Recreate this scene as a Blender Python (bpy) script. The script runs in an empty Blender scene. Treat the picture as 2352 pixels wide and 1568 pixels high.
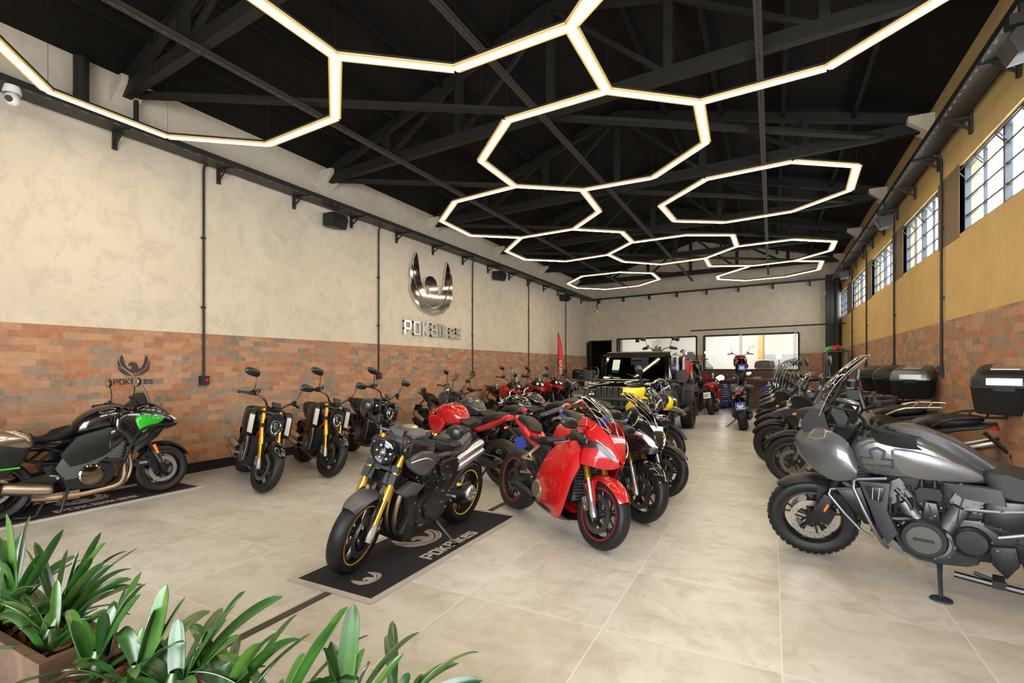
import bpy, bmesh, math, random
from mathutils import Vector, Matrix, Euler, noise
# ---------------------------------------------------------------- camera, world, exposure
SC = bpy.context.scene
COL = SC.collection
F, HC, CX, HY = 1150.0, 1.5, 1176.0, 843.0
TH = math.atan(597 / F); CT, ST = math.cos(TH), math.sin(TH)
cam_d = bpy.data.cameras.new('camera'); cam = bpy.data.objects.new('camera', cam_d); COL.objects.link(cam)
cam.location = (0, 0, HC); cam.rotation_euler = (math.pi / 2, 0, TH)
cam_d.sensor_width = 36; cam_d.lens = 36 * F / 2352; cam_d.shift_y = (HY - 784) / 2352; cam_d.clip_start = 0.05; cam_d.clip_end = 200
SC.camera = cam
SC.view_settings.view_transform = 'Standard'; SC.view_settings.look = 'None'
SC.view_settings.gamma = 1; SC.view_settings.use_curve_mapping = False
SC.view_settings.exposure = .94
SC.cycles.use_denoising = True
SC.cycles.max_bounces = 6; SC.cycles.diffuse_bounces = 4; SC.cycles.glossy_bounces = 3; SC.cycles.transmission_bounces = 4
SC.cycles.transparent_max_bounces = 12; SC.cycles.sample_clamp_indirect = 6; SC.cycles.caustics_reflective = False; SC.cycles.caustics_refractive = False
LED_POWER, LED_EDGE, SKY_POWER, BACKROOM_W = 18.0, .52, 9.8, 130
LED_COL = (1.0, 0.83, 0.57)
w = bpy.data.worlds.new('sky'); SC.world = w; w.use_nodes = True
bg = w.node_tree.nodes['Background']; bg.inputs[0].default_value = (0.93, 0.97, 1.0, 1); bg.inputs[1].default_value = SKY_POWER
def portal(name, loc, rot, sx, sy):
    l = bpy.data.lights.new(name, 'AREA'); l.shape = 'RECTANGLE'; l.size = sx; l.size_y = sy; l.cycles.is_portal = True
    o = bpy.data.objects.new(name, l); o.location = loc; o.rotation_euler = rot; COL.objects.link(o)
XL, XR, YF, EAVE, WALLB = -7.32, 2.03, -2.6, 5.02, 21.58
portal('shopfront_daylight', ((-3.2 + XR) / 2, YF + .05, 1.75), (-math.pi / 2 + math.pi, 0, 0), XR + 3.2, 3.4)

# ---------------------------------------------------------------- helpers
def ray(px, py):
    r = (px - CX) / F
    return Vector((r * CT - ST, r * ST + CT, (HY - py) / F))
def at(px, py, h=0.0):
    d = ray(px, py); return Vector((0, 0, HC)) + d * ((h - HC) / d.z)
def on_x(px, py, X):
    d = ray(px, py); return Vector((0, 0, HC)) + d * (X / d.x)
def on_plane(px, py, p, n):
    d = ray(px, py); o = Vector((0, 0, HC)); return o + d * ((p - o).dot(n) / d.dot(n))
R = random.Random(11)
def cr_closed(pts, k=4):
    n = len(pts); out = []
    for i in range(n):
        p0, p1, p2, p3 = (Vector(pts[(i + j - 1) % n]) for j in range(4))
        for s in range(k):
            t = s / k; out.append(.5 * ((2 * p1) + (p2 - p0) * t + (2 * p0 - 5 * p1 + 4 * p2 - p3) * t * t + (3 * p1 - p0 - 3 * p2 + p3) * t ** 3))
    return out
def cr_open(pts, k=5):
    P = [Vector(p) for p in pts]; n = len(P); out = []
    for i in range(n - 1):
        p0, p1, p2, p3 = P[max(i - 1, 0)], P[i], P[i + 1], P[min(i + 2, n - 1)]
        for s in range(k):
            t = s / k; out.append(.5 * ((2 * p1) + (p2 - p0) * t + (2 * p0 - 5 * p1 + 4 * p2 - p3) * t * t + (3 * p1 - p0 - 3 * p2 + p3) * t ** 3))
    out.append(P[-1]); return out
def lerp_tab(tab, x):
    if x <= tab[0][0]: return tab[0][1]
    for (a, b), (c, d) in zip(tab, tab[1:]):
        if x <= c: return b + (d - b) * (x - a) / (c - a) if c > a else d
    return tab[-1][1]
PIL = ((1, .80), (.82, .93), (.45, .99))          # rounded side layers: (share of half width, outline scale)
PILS = ((1, .93), (.86, .985), (.5, 1.0))        # crisper
PILR = ((1, .5), (.9, .74), (.68, .9), (.35, .985))   # very round
class MB:
    def __init__(s, xf=None): s.v = []; s.f = []; s.mi = []; s.m = 0; s.xf = xf
    def add(s, vs, fs):
        b = len(s.v)
        for p in vs:
            p = Vector(p); s.v.append(s.xf @ p if s.xf else p)
        for f in fs: s.f.append([i + b for i in f]); s.mi.append(s.m)
        return s
    def box(s, c, d, rot=None):
        c = Vector(c); h = [x / 2 for x in d]
        vs = [Vector((x, y, z)) for x in (-h[0], h[0]) for y in (-h[1], h[1]) for z in (-h[2], h[2])]
        if rot is not None:
            m = rot if isinstance(rot, Matrix) else Euler(rot).to_matrix()
            vs = [m @ v for v in vs]
        return s.add([c + v for v in vs], [(0, 1, 3, 2), (4, 6, 7, 5), (0, 4, 5, 1), (2, 3, 7, 6), (0, 2, 6, 4), (1, 5, 7, 3)])
    def bb(s, a, b):
        a, b = Vector(a), Vector(b); return s.box((a + b) / 2, [abs(x) for x in (b - a)])
    def beam(s, a, b, w, h, up=(0, 0, 1)):
        a, b = Vector(a), Vector(b); d = b - a; L = d.length; d.normalize(); u = Vector(up); sd = d.cross(u)
        if sd.length < 1e-4: sd = d.cross(Vector((1, 0, 0)))
        sd.normalize(); u = sd.cross(d)
        return s.box((a + b) / 2, (L, w, h), Matrix((d, sd, u)).transposed())
    def loft(s, rings, caps=True, closed=True):
        n = len(rings[0]); vs = [p for r in rings for p in r]; fs = []
        for i in range(len(rings) - 1):
            for j in range(n if closed else n - 1):
                k = (j + 1) % n; fs.append((i * n + j, i * n + k, (i + 1) * n + k, (i + 1) * n + j))
        if caps: fs.append(list(range(n))[::-1]); fs.append([(len(rings) - 1) * n + j for j in range(n)])
        return s.add(vs, fs)
    def frame(s, d):
        d = Vector(d).normalized(); a = Vector((0, 0, 1)) if abs(d.z) < .9 else Vector((1, 0, 0))
        u = d.cross(a).normalized(); return d, u, d.cross(u)
    def cyl(s, a, b, r, r2=None, n=14, caps=True):
        a, b = Vector(a), Vector(b); r2 = r if r2 is None else r2; d, u, v = s.frame(b - a)
        ring = lambda c, q: [c + (u * math.cos(t * 2 * math.pi / n) + v * math.sin(t * 2 * math.pi / n)) * q for t in range(n)]
        return s.loft([ring(a, r), ring(b, r2)], caps)
    def tube(s, pts, r, n=8, k=0, caps=True, flat=1.0):
        P = cr_open(pts, k) if k else [Vector(p) for p in pts]; m = len(P); rings = []; u = None
        for i, p in enumerate(P):
            d = (P[min(i + 1, m - 1)] - P[max(i - 1, 0)]).normalized()
            if u is None: _, u, v = s.frame(d)
            else:
                u = (u - d * u.dot(d)); u.normalize(); v = d.cross(u)
            if isinstance(r, (int, float)): q = r
            else:
                t = i / (m - 1) * (len(r) - 1); j = min(int(t), len(r) - 2); q = r[j] + (r[j + 1] - r[j]) * (t - j)
            rings.append([p + (u * math.cos(a * 2 * math.pi / n) + v * math.sin(a * 2 * math.pi / n) * flat) * q for a in range(n)])
        return s.loft(rings, caps)
    def lathe(s, prof, c, ax, n=24, caps=False, a0=0, a1=2 * math.pi, ref=None):
        c = Vector(c); d, u, v = s.frame(ax)
        if ref is not None: u = Vector(ref); u = (u - d * u.dot(d)).normalized(); v = d.cross(u)
        full = abs(a1 - a0 - 2 * math.pi) < 1e-6; m = n if full else n + 1
        rings = [[c + d * h + (u * math.cos(a0 + (a1 - a0) * t / n) + v * math.sin(a0 + (a1 - a0) * t / n)) * r for t in range(m)] for r, h in prof]
        return s.loft(rings, caps, closed=full)
    def ring(s, prof, c, ax, n=32, a0=0, a1=2 * math.pi, ref=None):    # closed profile swept round an axis
        return s.lathe(list(prof) + [prof[0]], c, ax, n, False, a0, a1, ref)
    def ell(s, c, r, n=12, m=8, rot=None):
        c = Vector(c); r = (r, r, r) if isinstance(r, (int, float)) else r; rings = []
        for i in range(m + 1):
            p = math.pi * (i + .02 * (i == 0) - .02 * (i == m)) / m; row = []
            for j in range(n):
                a = 2 * math.pi * j / n; q = Vector((r[0] * math.sin(p) * math.cos(a), r[1] * math.sin(p) * math.sin(a), r[2] * math.cos(p)))
                row.append(c + (rot @ q if rot else q))
            rings.append(row)
        return s.loft(rings)
    def prism(s, poly, o, u, v, n, t):          # planar polygon extruded by t along n
        o, u, v, n = Vector(o), Vector(u), Vector(v), Vector(n)
        a = [o + u * p[0] + v * p[1] for p in poly]; return s.loft([a, [p + n * t for p in a]])
    def pillow(s, poly, W, y0=0.0, wf=None, lay=PIL, k=0, yf=None):
        """solid from a side outline (x,z): half width W, rounded towards both sides; wf scales the width along x; yf(x,z) shifts it sideways"""
        P = [(p[0], p[1]) for p in (cr_closed([(a, b, 0) for a, b in poly], k) if k else [Vector((a, b, 0)) for a, b in poly])]
        cx = sum(p[0] for p in P) / len(P); cz = sum(p[1] for p in P) / len(P); rings = []
        for sg, L in ((-1, lay), (1, lay[::-1])):
            for q, sc in L:
                row = []
                for x, z in P:
                    X, Z = cx + (x - cx) * sc, cz + (z - cz) * sc
                    ww = W * (lerp_tab(wf, X) if wf else 1); yy = y0 + sg * q * ww + (yf(X, Z) if yf else 0)
                    row.append((X, yy, Z))
                rings.append(row)
        return s.loft(rings)
    def sheet(s, grid, t=0.004):                # thin curved panel from a grid of points
        n = len(grid); m = len(grid[0]); G = [[Vector(p) for p in r] for r in grid]; N = []
        for i in range(n):
            for j in range(m):
                a = G[min(i + 1, n - 1)][j] - G[max(i - 1, 0)][j]; b = G[i][min(j + 1, m - 1)] - G[i][max(j - 1, 0)]
                N.append(a.cross(b).normalized())
        A = [G[i][j] + N[i * m + j] * t / 2 for i in range(n) for j in range(m)]; B = [G[i][j] - N[i * m + j] * t / 2 for i in range(n) for j in range(m)]
        fs = []; o = n * m
        for i in range(n - 1):
            for j in range(m - 1):
                q = (i * m + j, (i + 1) * m + j, (i + 1) * m + j + 1, i * m + j + 1); fs += [q, tuple(x + o for x in q[::-1])]
        edge = [j for j in range(m)] + [i * m + m - 1 for i in range(1, n)] + [(n - 1) * m + j for j in range(m - 2, -1, -1)] + [i * m for i in range(n - 2, 0, -1)]
        for a, b in zip(edge, edge[1:] + edge[:1]): fs.append((a, b, b + o, a + o))
        return s.add(A + B, fs)
    def build(s, name, mats, parent=None, sharp=35, smooth=True, label=None):
        if not s.v: return None
        me = bpy.data.meshes.new(name); me.from_pydata([tuple(v) for v in s.v], [], s.f)
        for m in (mats if isinstance(mats, (list, tuple)) else [mats]): me.materials.append(m)
        bm = bmesh.new(); bm.from_mesh(me); bm.faces.ensure_lookup_table()
        for f, mi in zip(bm.faces, s.mi): f.material_index = mi; f.smooth = smooth
        bmesh.ops.recalc_face_normals(bm, faces=bm.faces); bm.to_mesh(me); bm.free()
        if smooth: me.set_sharp_from_angle(angle=math.radians(sharp))
        o = bpy.data.objects.new(name, me); COL.objects.link(o)
        if parent: o.parent = parent
        if label: o['label'] = label
        return o
def tag(o, label, cat, group=None, kind=None):
    o['label'] = label; o['category'] = cat
    if group: o['group'] = group
    if kind: o['kind'] = kind
    return o
def struct(o): o['kind'] = 'structure'; return o
def empty(name, loc, rz=0, label=None, cat=None, group=None):
    o = bpy.data.objects.new(name, None); COL.objects.link(o); o.location = loc; o.rotation_euler = (0, 0, rz); o.empty_display_size = .1
    if label: tag(o, label, cat, group)
    return o
def copy_tree(o, parent=None):
    c = o.copy(); COL.objects.link(c); c.parent = parent
    for ch in list(o.children): copy_tree(ch, c)
    return c
# ---------------------------------------------------------------- materials
def srgb(r, g, b):
    f = lambda c: (c / 255 / 12.92) if c / 255 <= .04045 else ((c / 255 + .055) / 1.055) ** 2.4
    return (f(r), f(g), f(b), 1)
MATS = {}
def mat(name, col=(.5, .5, .5), rough=.5, metal=0, coat=0, emit=None, es=0, trans=0, spec=.5, flake=0, bump=0, bscale=60):
    if name in MATS: return MATS[name]
    m = bpy.data.materials.new(name); m.use_nodes = True; nt = m.node_tree; p = nt.nodes['Principled BSDF']
    c = tuple(col) if len(col) == 4 else tuple(col) + (1,)
    p.inputs['Base Color'].default_value = c; p.inputs['Roughness'].default_value = rough; p.inputs['Metallic'].default_value = metal
    p.inputs['Coat Weight'].default_value = coat; p.inputs['Coat Roughness'].default_value = .025; p.inputs['Specular IOR Level'].default_value = spec
    if trans: p.inputs['Transmission Weight'].default_value = trans
    if emit: p.inputs['Emission Color'].default_value = tuple(emit) + (1,); p.inputs['Emission Strength'].default_value = es
    if not emit and not trans:                       # small procedural variation so nothing is perfectly even
        tc = nt.nodes.new('ShaderNodeTexCoord'); n = nt.nodes.new('ShaderNodeTexNoise'); n.inputs['Scale'].default_value = bscale if bump else 9; n.inputs['Detail'].default_value = 2
        nt.links.new(tc.outputs['Object'], n.inputs['Vector'])
        mr = nt.nodes.new('ShaderNodeMapRange'); mr.inputs['To Min'].default_value = max(rough * .85, .02); mr.inputs['To Max'].default_value = min(rough * 1.2, 1)
        nt.links.new(n.outputs['Fac'], mr.inputs['Value']); nt.links.new(mr.outputs['Result'], p.inputs['Roughness'])
        if bump:
            b = nt.nodes.new('ShaderNodeBump'); b.inputs['Strength'].default_value = bump; b.inputs['Distance'].default_value = .004
            nt.links.new(n.outputs['Fac'], b.inputs['Height']); nt.links.new(b.outputs['Normal'], p.inputs['Normal'])
    MATS[name] = m; return m
def glass_mat(name, tint=(1, 1, 1), refl=.08, opacity=0.0, col=(.02, .02, .02)):
    if name in MATS: return MATS[name]
    m = bpy.data.materials.new(name); m.use_nodes = True; nt = m.node_tree; nt.nodes.clear(); N = nt.nodes.new; L = nt.links.new
    out = N('ShaderNodeOutputMaterial'); mx = N('ShaderNodeMixShader'); tr = N('ShaderNodeBsdfTransparent'); gl = N('ShaderNodeBsdfGlossy'); lw = N('ShaderNodeLayerWeight'); fr = N('ShaderNodeMath'); fr.operation = 'POWER'; f2 = N('ShaderNodeMath'); f2.operation = 'MULTIPLY_ADD'; f2.inputs[1].default_value = .7; f2.inputs[2].default_value = .045
    tr.inputs[0].default_value = tuple(tint) + (1,); gl.inputs['Roughness'].default_value = .02; fr.inputs[1].default_value = 4.0; lw.inputs[0].default_value = .5; L(lw.outputs['Facing'], fr.inputs[0]); L(fr.outputs[0], f2.inputs[0])
    L(f2.outputs[0], mx.inputs[0]); L(tr.outputs[0], mx.inputs[1]); L(gl.outputs[0], mx.inputs[2])
    if opacity:
        m2 = N('ShaderNodeMixShader'); df = N('ShaderNodeBsdfDiffuse'); df.inputs[0].default_value = tuple(col) + (1,); m2.inputs[0].default_value = opacity
        L(mx.outputs[0], m2.inputs[1]); L(df.outputs[0], m2.inputs[2]); L(m2.outputs[0], out.inputs[0])
    else: L(mx.outputs[0], out.inputs[0])
    MATS[name] = m; return m
class NT:
    """tiny node-graph helper"""
    def __init__(s, name, rough=.6):
        s.m = bpy.data.materials.new(name); s.m.use_nodes = True; s.t = s.m.node_tree; s.p = s.t.nodes['Principled BSDF']; s.p.inputs['Roughness'].default_value = rough
        s.co = s.n('ShaderNodeTexCoord').outputs['Object']
    def n(s, typ, **kw):
        x = s.t.nodes.new(typ)
        for k, v in kw.items(): setattr(x, k, v)
        return x
    def L(s, a, b): s.t.links.new(a, b)
    def put(s, sock, v):
        if hasattr(v, 'is_linked') or hasattr(v, 'links'): s.L(v, sock)
        else: sock.default_value = v
    def math(s, op, a, b=0.0, c=None):
        x = s.n('ShaderNodeMath', operation=op); s.put(x.inputs[0], a); s.put(x.inputs[1], b)
        if c is not None: s.put(x.inputs[2], c)
        return x.outputs[0]
    def noise(s, vec, scale, detail=4, rough=.55, dist=0):
        x = s.n('ShaderNodeTexNoise'); s.L(vec, x.inputs['Vector']); x.inputs['Scale'].default_value = scale; x.inputs['Detail'].default_value = detail
        x.inputs['Roughness'].default_value = rough; x.inputs['Distortion'].default_value = dist; return x.outputs['Fac']
    def scale(s, vec, v):
        x = s.n('ShaderNodeMapping'); s.L(vec, x.inputs[0]); x.inputs['Scale'].default_value = v; return x.outputs[0]
    def ramp(s, fac, stops, const=False):
        x = s.n('ShaderNodeValToRGB'); e = x.color_ramp.elements
        if const: x.color_ramp.interpolation = 'CONSTANT'
        while len(e) < len(stops): e.new(.5)
        for q, (p, c) in zip(e, stops): q.position = p; q.color = c if len(c) == 4 else tuple(c) + (1,)
        s.L(fac, x.inputs[0]); return x.outputs[0]
    def mix(s, f, a, b, mode='MIX'):
        x = s.n('ShaderNodeMix', data_type='RGBA', blend_type=mode); s.put(x.inputs[0], f); s.put(x.inputs[6], a); s.put(x.inputs[7], b); return x.outputs[2]
    def sep(s, v): x = s.n('ShaderNodeSeparateXYZ'); s.L(v, x.inputs[0]); return x.outputs
    def comb(s, a, b, c=0.0):
        x = s.n('ShaderNodeCombineXYZ')
        for i, q in enumerate((a, b, c)): s.put(x.inputs[i], q)
        return x.outputs[0]
    def bump(s, h, st=.3, d=.01):
        b = s.n('ShaderNodeBump'); b.inputs['Strength'].default_value = st; b.inputs['Distance'].default_value = d; s.L(h, b.inputs['Height']); s.L(b.outputs[0], s.p.inputs['Normal'])
    def col(s, c): s.put(s.p.inputs['Base Color'], c); return s
def brick_mat(name, axis=1, bw=.24, bh=.0795, tint=1.0, z0=0.0):
    g = NT(name, .75); x = g.sep(g.co); u = x[axis]; z = x[2]
    zr = g.math('DIVIDE', g.math('SUBTRACT', z, z0), bh); row = g.math('FLOOR', zr); fz = g.math('SUBTRACT', zr, row)
    sh = g.math('MULTIPLY', g.math('MODULO', g.math('ADD', row, 400.0), 2.0), .5)
    ur = g.math('ADD', g.math('ADD', g.math('DIVIDE', u, bw), 200.0), sh); colm = g.math('FLOOR', ur); fu = g.math('SUBTRACT', ur, colm)
    wn = g.n('ShaderNodeTexWhiteNoise', noise_dimensions='2D'); g.L(g.comb(colm, row), wn.inputs['Vector'])
    base = g.ramp(wn.outputs['Value'], [(0, srgb(164, 116, 86)), (.18, srgb(178, 130, 98)), (.34, srgb(154, 104, 74)), (.48, srgb(174, 134, 106)), (.6, srgb(164, 100, 68)), (.70, srgb(132, 122, 110)), (.82, srgb(112, 108, 102)), (.92, srgb(142, 112, 92))], True)
    nz = g.noise(g.scale(g.co, (1, 1, 1)), 14, 4, .65)
    base = g.mix(g.ramp(nz, [(.35, (0, 0, 0)), (.75, (.5, .5, .5))]), base, srgb(196, 156, 124))
    nz2 = g.noise(g.co, 5, 3); base = g.mix(g.ramp(nz2, [(.5, (0, 0, 0)), (.72, (.38, .38, .38))]), base, srgb(112, 94, 84))
    e = lambda f, wd: g.math('MINIMUM', f, g.math('SUBTRACT', 1.0, f))
    mz = g.math('LESS_THAN', e(fz, 0), .045); mu = g.math('LESS_THAN', e(fu, 0), .014); mo = g.math('MAXIMUM', mz, mu)
    c = g.mix(mo, base, srgb(164, 128, 98)); g.col(c)
    g.bump(g.math('SUBTRACT', g.math('MULTIPLY', nz, .25), mo), .5, .006); return g.m
def plaster_mat(name, a, b, dark):
    g = NT(name, .85); v = g.scale(g.co, (1, 1, 1))
    n1 = g.noise(v, 1.1, 5, .6, .4); n2 = g.noise(g.scale(v, (1, 1, .8)), 4.2, 7, .76, .5); n3 = g.noise(v, 17, 3, .6, .8)
    c = g.ramp(n1, [(.3, b), (.7, a)])
    c = g.mix(g.ramp(n2, [(.50, (0, 0, 0)), (.60, (.30, .30, .30)), (.68, (.04, .04, .04))]), c, dark)
    c = g.mix(g.ramp(n3, [(.6, (0, 0, 0)), (.75, (.14, .14, .14))]), c, dark); g.col(c)
    g.bump(g.math('ADD', n2, g.math('MULTIPLY', n3, .5)), .25, .01); return g.m
def floor_mat():
    g = NT('tile_floor', .3); x = g.sep(g.co)
    tx = g.math('DIVIDE', g.math('SUBTRACT', x[0], .045 - 20 * .912), .912); ty = g.math('DIVIDE', g.math('SUBTRACT', x[1], 4.56 - 20 * .886), .886)
    ix = g.math('FLOOR', tx); iy = g.math('FLOOR', ty); fx = g.math('SUBTRACT', tx, ix); fy = g.math('SUBTRACT', ty, iy)
    wn = g.n('ShaderNodeTexWhiteNoise', noise_dimensions='2D'); g.L(g.comb(ix, iy), wn.inputs['Vector'])
    off = g.n('ShaderNodeVectorMath', operation='ADD'); g.L(g.co, off.inputs[0]); sc = g.n('ShaderNodeVectorMath', operation='SCALE'); g.L(wn.outputs['Color'], sc.inputs[0]); sc.inputs['Scale'].default_value = 30; g.L(sc.outputs[0], off.inputs[1])
    v = off.outputs[0]
    n1 = g.noise(g.scale(v, (1, 1.6, 1)), 1.3, 5, .6, .6); n2 = g.noise(v, 4.5, 5, .7, 1.0)
    c = g.ramp(n1, [(.28, srgb(170, 166, 158)), (.48, srgb(197, 195, 190)), (.72, srgb(212, 211, 208))])
    c = g.mix(g.ramp(n2, [(.48, (0, 0, 0)), (.66, (.45, .45, .45))]), c, srgb(158, 148, 134))
    c = g.mix(g.math('MULTIPLY', wn.outputs['Value'], .25), c, srgb(172, 162, 146))
    e = lambda f: g.math('MINIMUM', f, g.math('SUBTRACT', 1.0, f))
    mo = g.math('LESS_THAN', g.math('MINIMUM', e(fx), e(fy)), .0032)
    c = g.mix(mo, c, srgb(222, 216, 204)); g.col(c)
    g.L(g.ramp(n2, [(.3, (.27, .27, .27)), (.7, (.42, .42, .42))]), g.p.inputs['Roughness']); g.bump(n2, .04, .004); return g.m
M_FLOOR = floor_mat()
M_PLAST = plaster_mat('burnished_plaster', srgb(214, 203, 184), srgb(203, 191, 170), srgb(160, 150, 134))
M_PLASTR = plaster_mat('burnished_plaster_right', srgb(208, 178, 118), srgb(198, 166, 106), srgb(172, 142, 88))
M_BRICKL = brick_mat('thin_brick_cladding', 1, tint=1)
M_BRICKB = brick_mat('thin_brick_cladding_back', 0)
M_BLACKP = mat('black_paint', (.012, .011, .010), .55)
M_ROOF = mat('black_roof_sheet', (.0075, .006, .0048), .75, spec=.2)
M_STEEL = mat('dark_grey_steel', (.016, .0135, .011), .6, spec=.3)
M_RAIL = mat('grey_perforated_rail', (.055, .05, .044), .45, .3)
M_TRAY = mat('black_cable_tray', (.02, .018, .016), .45)
M_WHITE = mat('white_paint', (.82, .82, .80), .6)
M_TAUPE = mat('taupe_jamb', srgb(112, 92, 68), .7)
M_FRAME = mat('grey_window_frame', srgb(48, 54, 60), .45, .2)
M_PANE = glass_mat('window_glass', (.97, .98, .98))
M_DARKBASE = mat('black_baseboard', (.010, .010, .011), .3)
# ---------------------------------------------------------------- room shell
BL = Vector((XL, WALLB, 0)); BU = Vector((.986, -.1663, 0)).normalized(); BN = Vector((BU.y, -BU.x, 0))   # back wall: origin, direction, normal towards the room
BLEN = (XR - XL) / BU.x
def bw(u, z, d=0.0): return BL + BU * u - BN * d + Vector((0, 0, z))      # point on the back wall, d behind it
def on_back(px, py):
    p = on_plane(px, py, BL, BN); return ((p - BL).dot(BU), p.z)
BY = 22.2
def wall_box(name, a, b, m): return struct(MB().bb(a, b).build(name, m, smooth=False))
wall_box('floor', (XL - .2, YF - .3, -.15), (XR + .2, WALLB + .2, 0), M_FLOOR)
BH = 1.985
wl = struct(MB().bb((XL - .2, YF - .2, BH), (XL, WALLB, EAVE + .2)).build('wall_left', M_PLAST, smooth=False))
wall_box('wall_left_brick', (XL - .2, YF - .2, 0), (XL + .012, WALLB, BH), M_BRICKL)
wall_box('baseboard_left', (XL - .1, YF, 0), (XL + .03, WALLB, .14), M_DARKBASE)
BHR = 2.105
WZ0, WZ1 = 3.12, 3.95
wins = [(5.55, 7.93), (8.80, 10.88), (11.75, 13.95), (14.70, 17.15), (18.15, 19.95)]
wins_all = [(0.6, 2.6), (3.1, 5.0)] + wins
m = MB(); XW = XR + .2
m.bb((XR, YF - .2, BHR), (XW, 22, WZ0)); m.bb((XR, YF - .2, WZ1), (XW, 22, EAVE + .2))
prev = YF - .2
wr = None
for a, b in wins_all + [(22, 22)]:
    m.bb((XR, prev, WZ0), (XW, a, WZ1)); prev = b
struct(m.build('wall_right', M_PLASTR, smooth=False))
wall_box('wall_right_brick', (XR - .012, YF - .2, 0), (XW, 22, BHR), M_BRICKL)
wall_box('baseboard_right', (XR - .03, YF, 0), (XR + .1, 21.9, .14), M_DARKBASE)
tr = MB(); prev = YF
for a, b in wins_all + [(21.0, 22)]:
    if a - prev > .2: tr.bb((XR - .006, prev + .0, WZ0 - .03), (XR + .05, a, WZ1 + .03))
    prev = b
struct(tr.build('trim_1', M_TAUPE, smooth=False))
wn = 0
for a, b in wins_all:
    wn += 1; g = empty('window_%d' % wn, (XR + .07, (a + b) / 2, WZ0)); g['kind'] = 'structure'; W2 = (b - a) / 2; H = WZ1 - WZ0
    f = MB()
    for z in (0.02, H - .02): f.box((0, 0, z), (.06, b - a, .04))
    for y in (-W2 + .02, 0, W2 - .02): f.box((0, y, H / 2), (.06, .05 if y == 0 else .04, H))
    for sgn in (-1, 1):
        yc = sgn * W2 / 2; f.box((0, yc, H / 2), (.03, .022, H))
        for k in (1, 2, 3): f.box((0, yc, H * k / 4), (.03, W2, .022))
    f.build('window_frame', M_FRAME, g, smooth=False)
    # top row: small hopper sashes tilted open into the room
    for q in range(4):
        y0 = -W2 + W2 * .5 * q + .03; y1 = y0 + W2 * .5 - .06; hp = MB()
        for y in (y0, y1): hp.beam((-.01, y, H * .78), (-.09, y, H - .08), .010, .010)
        hp.beam((-.09, y0, H - .08), (-.09, y1, H - .08), .010, .010)
        hp.build('hopper_sash', M_FRAME, g, smooth=False)
    MB().box((.012, 0, H / 2), (.006, b - a - .04, H - .04)).build('pane', M_PANE, g, smooth=False)
    portal('window_daylight', (XR + .25, (a + b) / 2, (WZ0 + WZ1) / 2), (0, math.pi / 2, 0), WZ1 - WZ0, b - a)
# front wall with the wide glazed shopfront behind the photographer
m = MB(); m.bb((XL - .2, YF - .2, 0), (-3.2, YF, EAVE + 2)); m.bb((-3.2, YF - .2, 3.4), (XW, YF, EAVE + 2)); struct(m.build('wall_front', M_PLAST, smooth=False))
g = empty('window_%d' % (wn + 1), (0, YF, 0)); g['kind'] = 'structure'; f = MB()
for x in (-3.17, -1.45, .28, XR - .03): f.bb((x - .03, -.12, 0), (x + .03, -.02, 3.4))
f.bb((-3.2, -.12, 3.34), (XR, -.02, 3.4)); f.bb((-3.2, -.12, 0), (XR, -.02, .06)); f.build('window_frame', M_BLACKP, g, smooth=False)
MB().bb((-3.2, -.08, .06), (XR, -.074, 3.34)).build('pane', M_PANE, g, smooth=False)
# back wall with door and two interior windows
d0, d1, dz = on_back(1352, 843)[0] + .02, on_back(1403, 800)[0], on_back(1385, 784)[1]
w1a, w1b = on_back(1418, 800)[0], on_back(1600, 800)[0]
w2a, w2b = on_back(1617, 800)[0], on_back(1835, 800)[0]
wz0 = 1.40; wz1 = .5 * (on_back(1640, 771)[1] + on_back(1820, 764)[1])
m = MB()
def bseg(mm, u0, u1, z0, z1, d=.2, front=0.0):
    mm.loft([[bw(u0, z0, -front), bw(u1, z0, -front), bw(u1, z1, -front), bw(u0, z1, -front)], [bw(u0, z0, d), bw(u1, z0, d), bw(u1, z1, d), bw(u0, z1, d)]])
BHB = 1.99
bseg(m, -.2, d0, BHB, 6.9); bseg(m, d0, d1, dz, 6.9); bseg(m, d1, w1a, BHB, 6.9); bseg(m, w1a, w1b, wz1, 6.9); bseg(m, w1b, w2a, BHB, 6.9); bseg(m, w2a, w2b, wz1, 6.9); bseg(m, w2b, BLEN + .3, BHB, 6.9)
struct(m.build('wall_back', M_PLAST, smooth=False))
m = MB(); bseg(m, -.2, d0, 0, BHB); bseg(m, d1, w1a, 0, BHB); bseg(m, w1a, w1b, 0, wz0); bseg(m, w1b, w2a, 0, BHB); bseg(m, w2a, w2b, 0, wz0); bseg(m, w2b, BLEN + .3, 0, BHB)
struct(m.build('wall_back_brick', M_BRICKB, smooth=False))
for i, (a, b) in enumerate(((w1a, w1b), (w2a, w2b))):
    g = empty('window_%d' % (wn + 2 + i), (0, 0, 0)); g['kind'] = 'structure'; f = MB()
    for u in (a, b): bseg(f, u - .03, u + .03, wz0, wz1, .12, .02)
    for z in (wz0, wz1): bseg(f, a, b, z - .03, z + .03, .12, .02)
    if i == 0:
        for u in (a + .9, a + 2.6): bseg(f, u - .06, u + .06, wz1 - .16, wz1, .1, .02)
    f.build('window_frame', M_BLACKP, g, smooth=False)
    p = MB(); bseg(p, a, b, wz0, wz1, .065, -.06); p.build('pane', M_PANE, g, smooth=False)
g = empty('door_1', (0, 0, 0)); g['kind'] = 'structure'
f = MB(); bseg(f, d0 - .05, d0, 0, dz, .2, .02); bseg(f, d1, d1 + .05, 0, dz, .2, .02); bseg(f, d0 - .05, d1 + .05, dz, dz + .05, .2, .02); f.build('door_frame', M_BLACKP, g, smooth=False)
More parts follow.
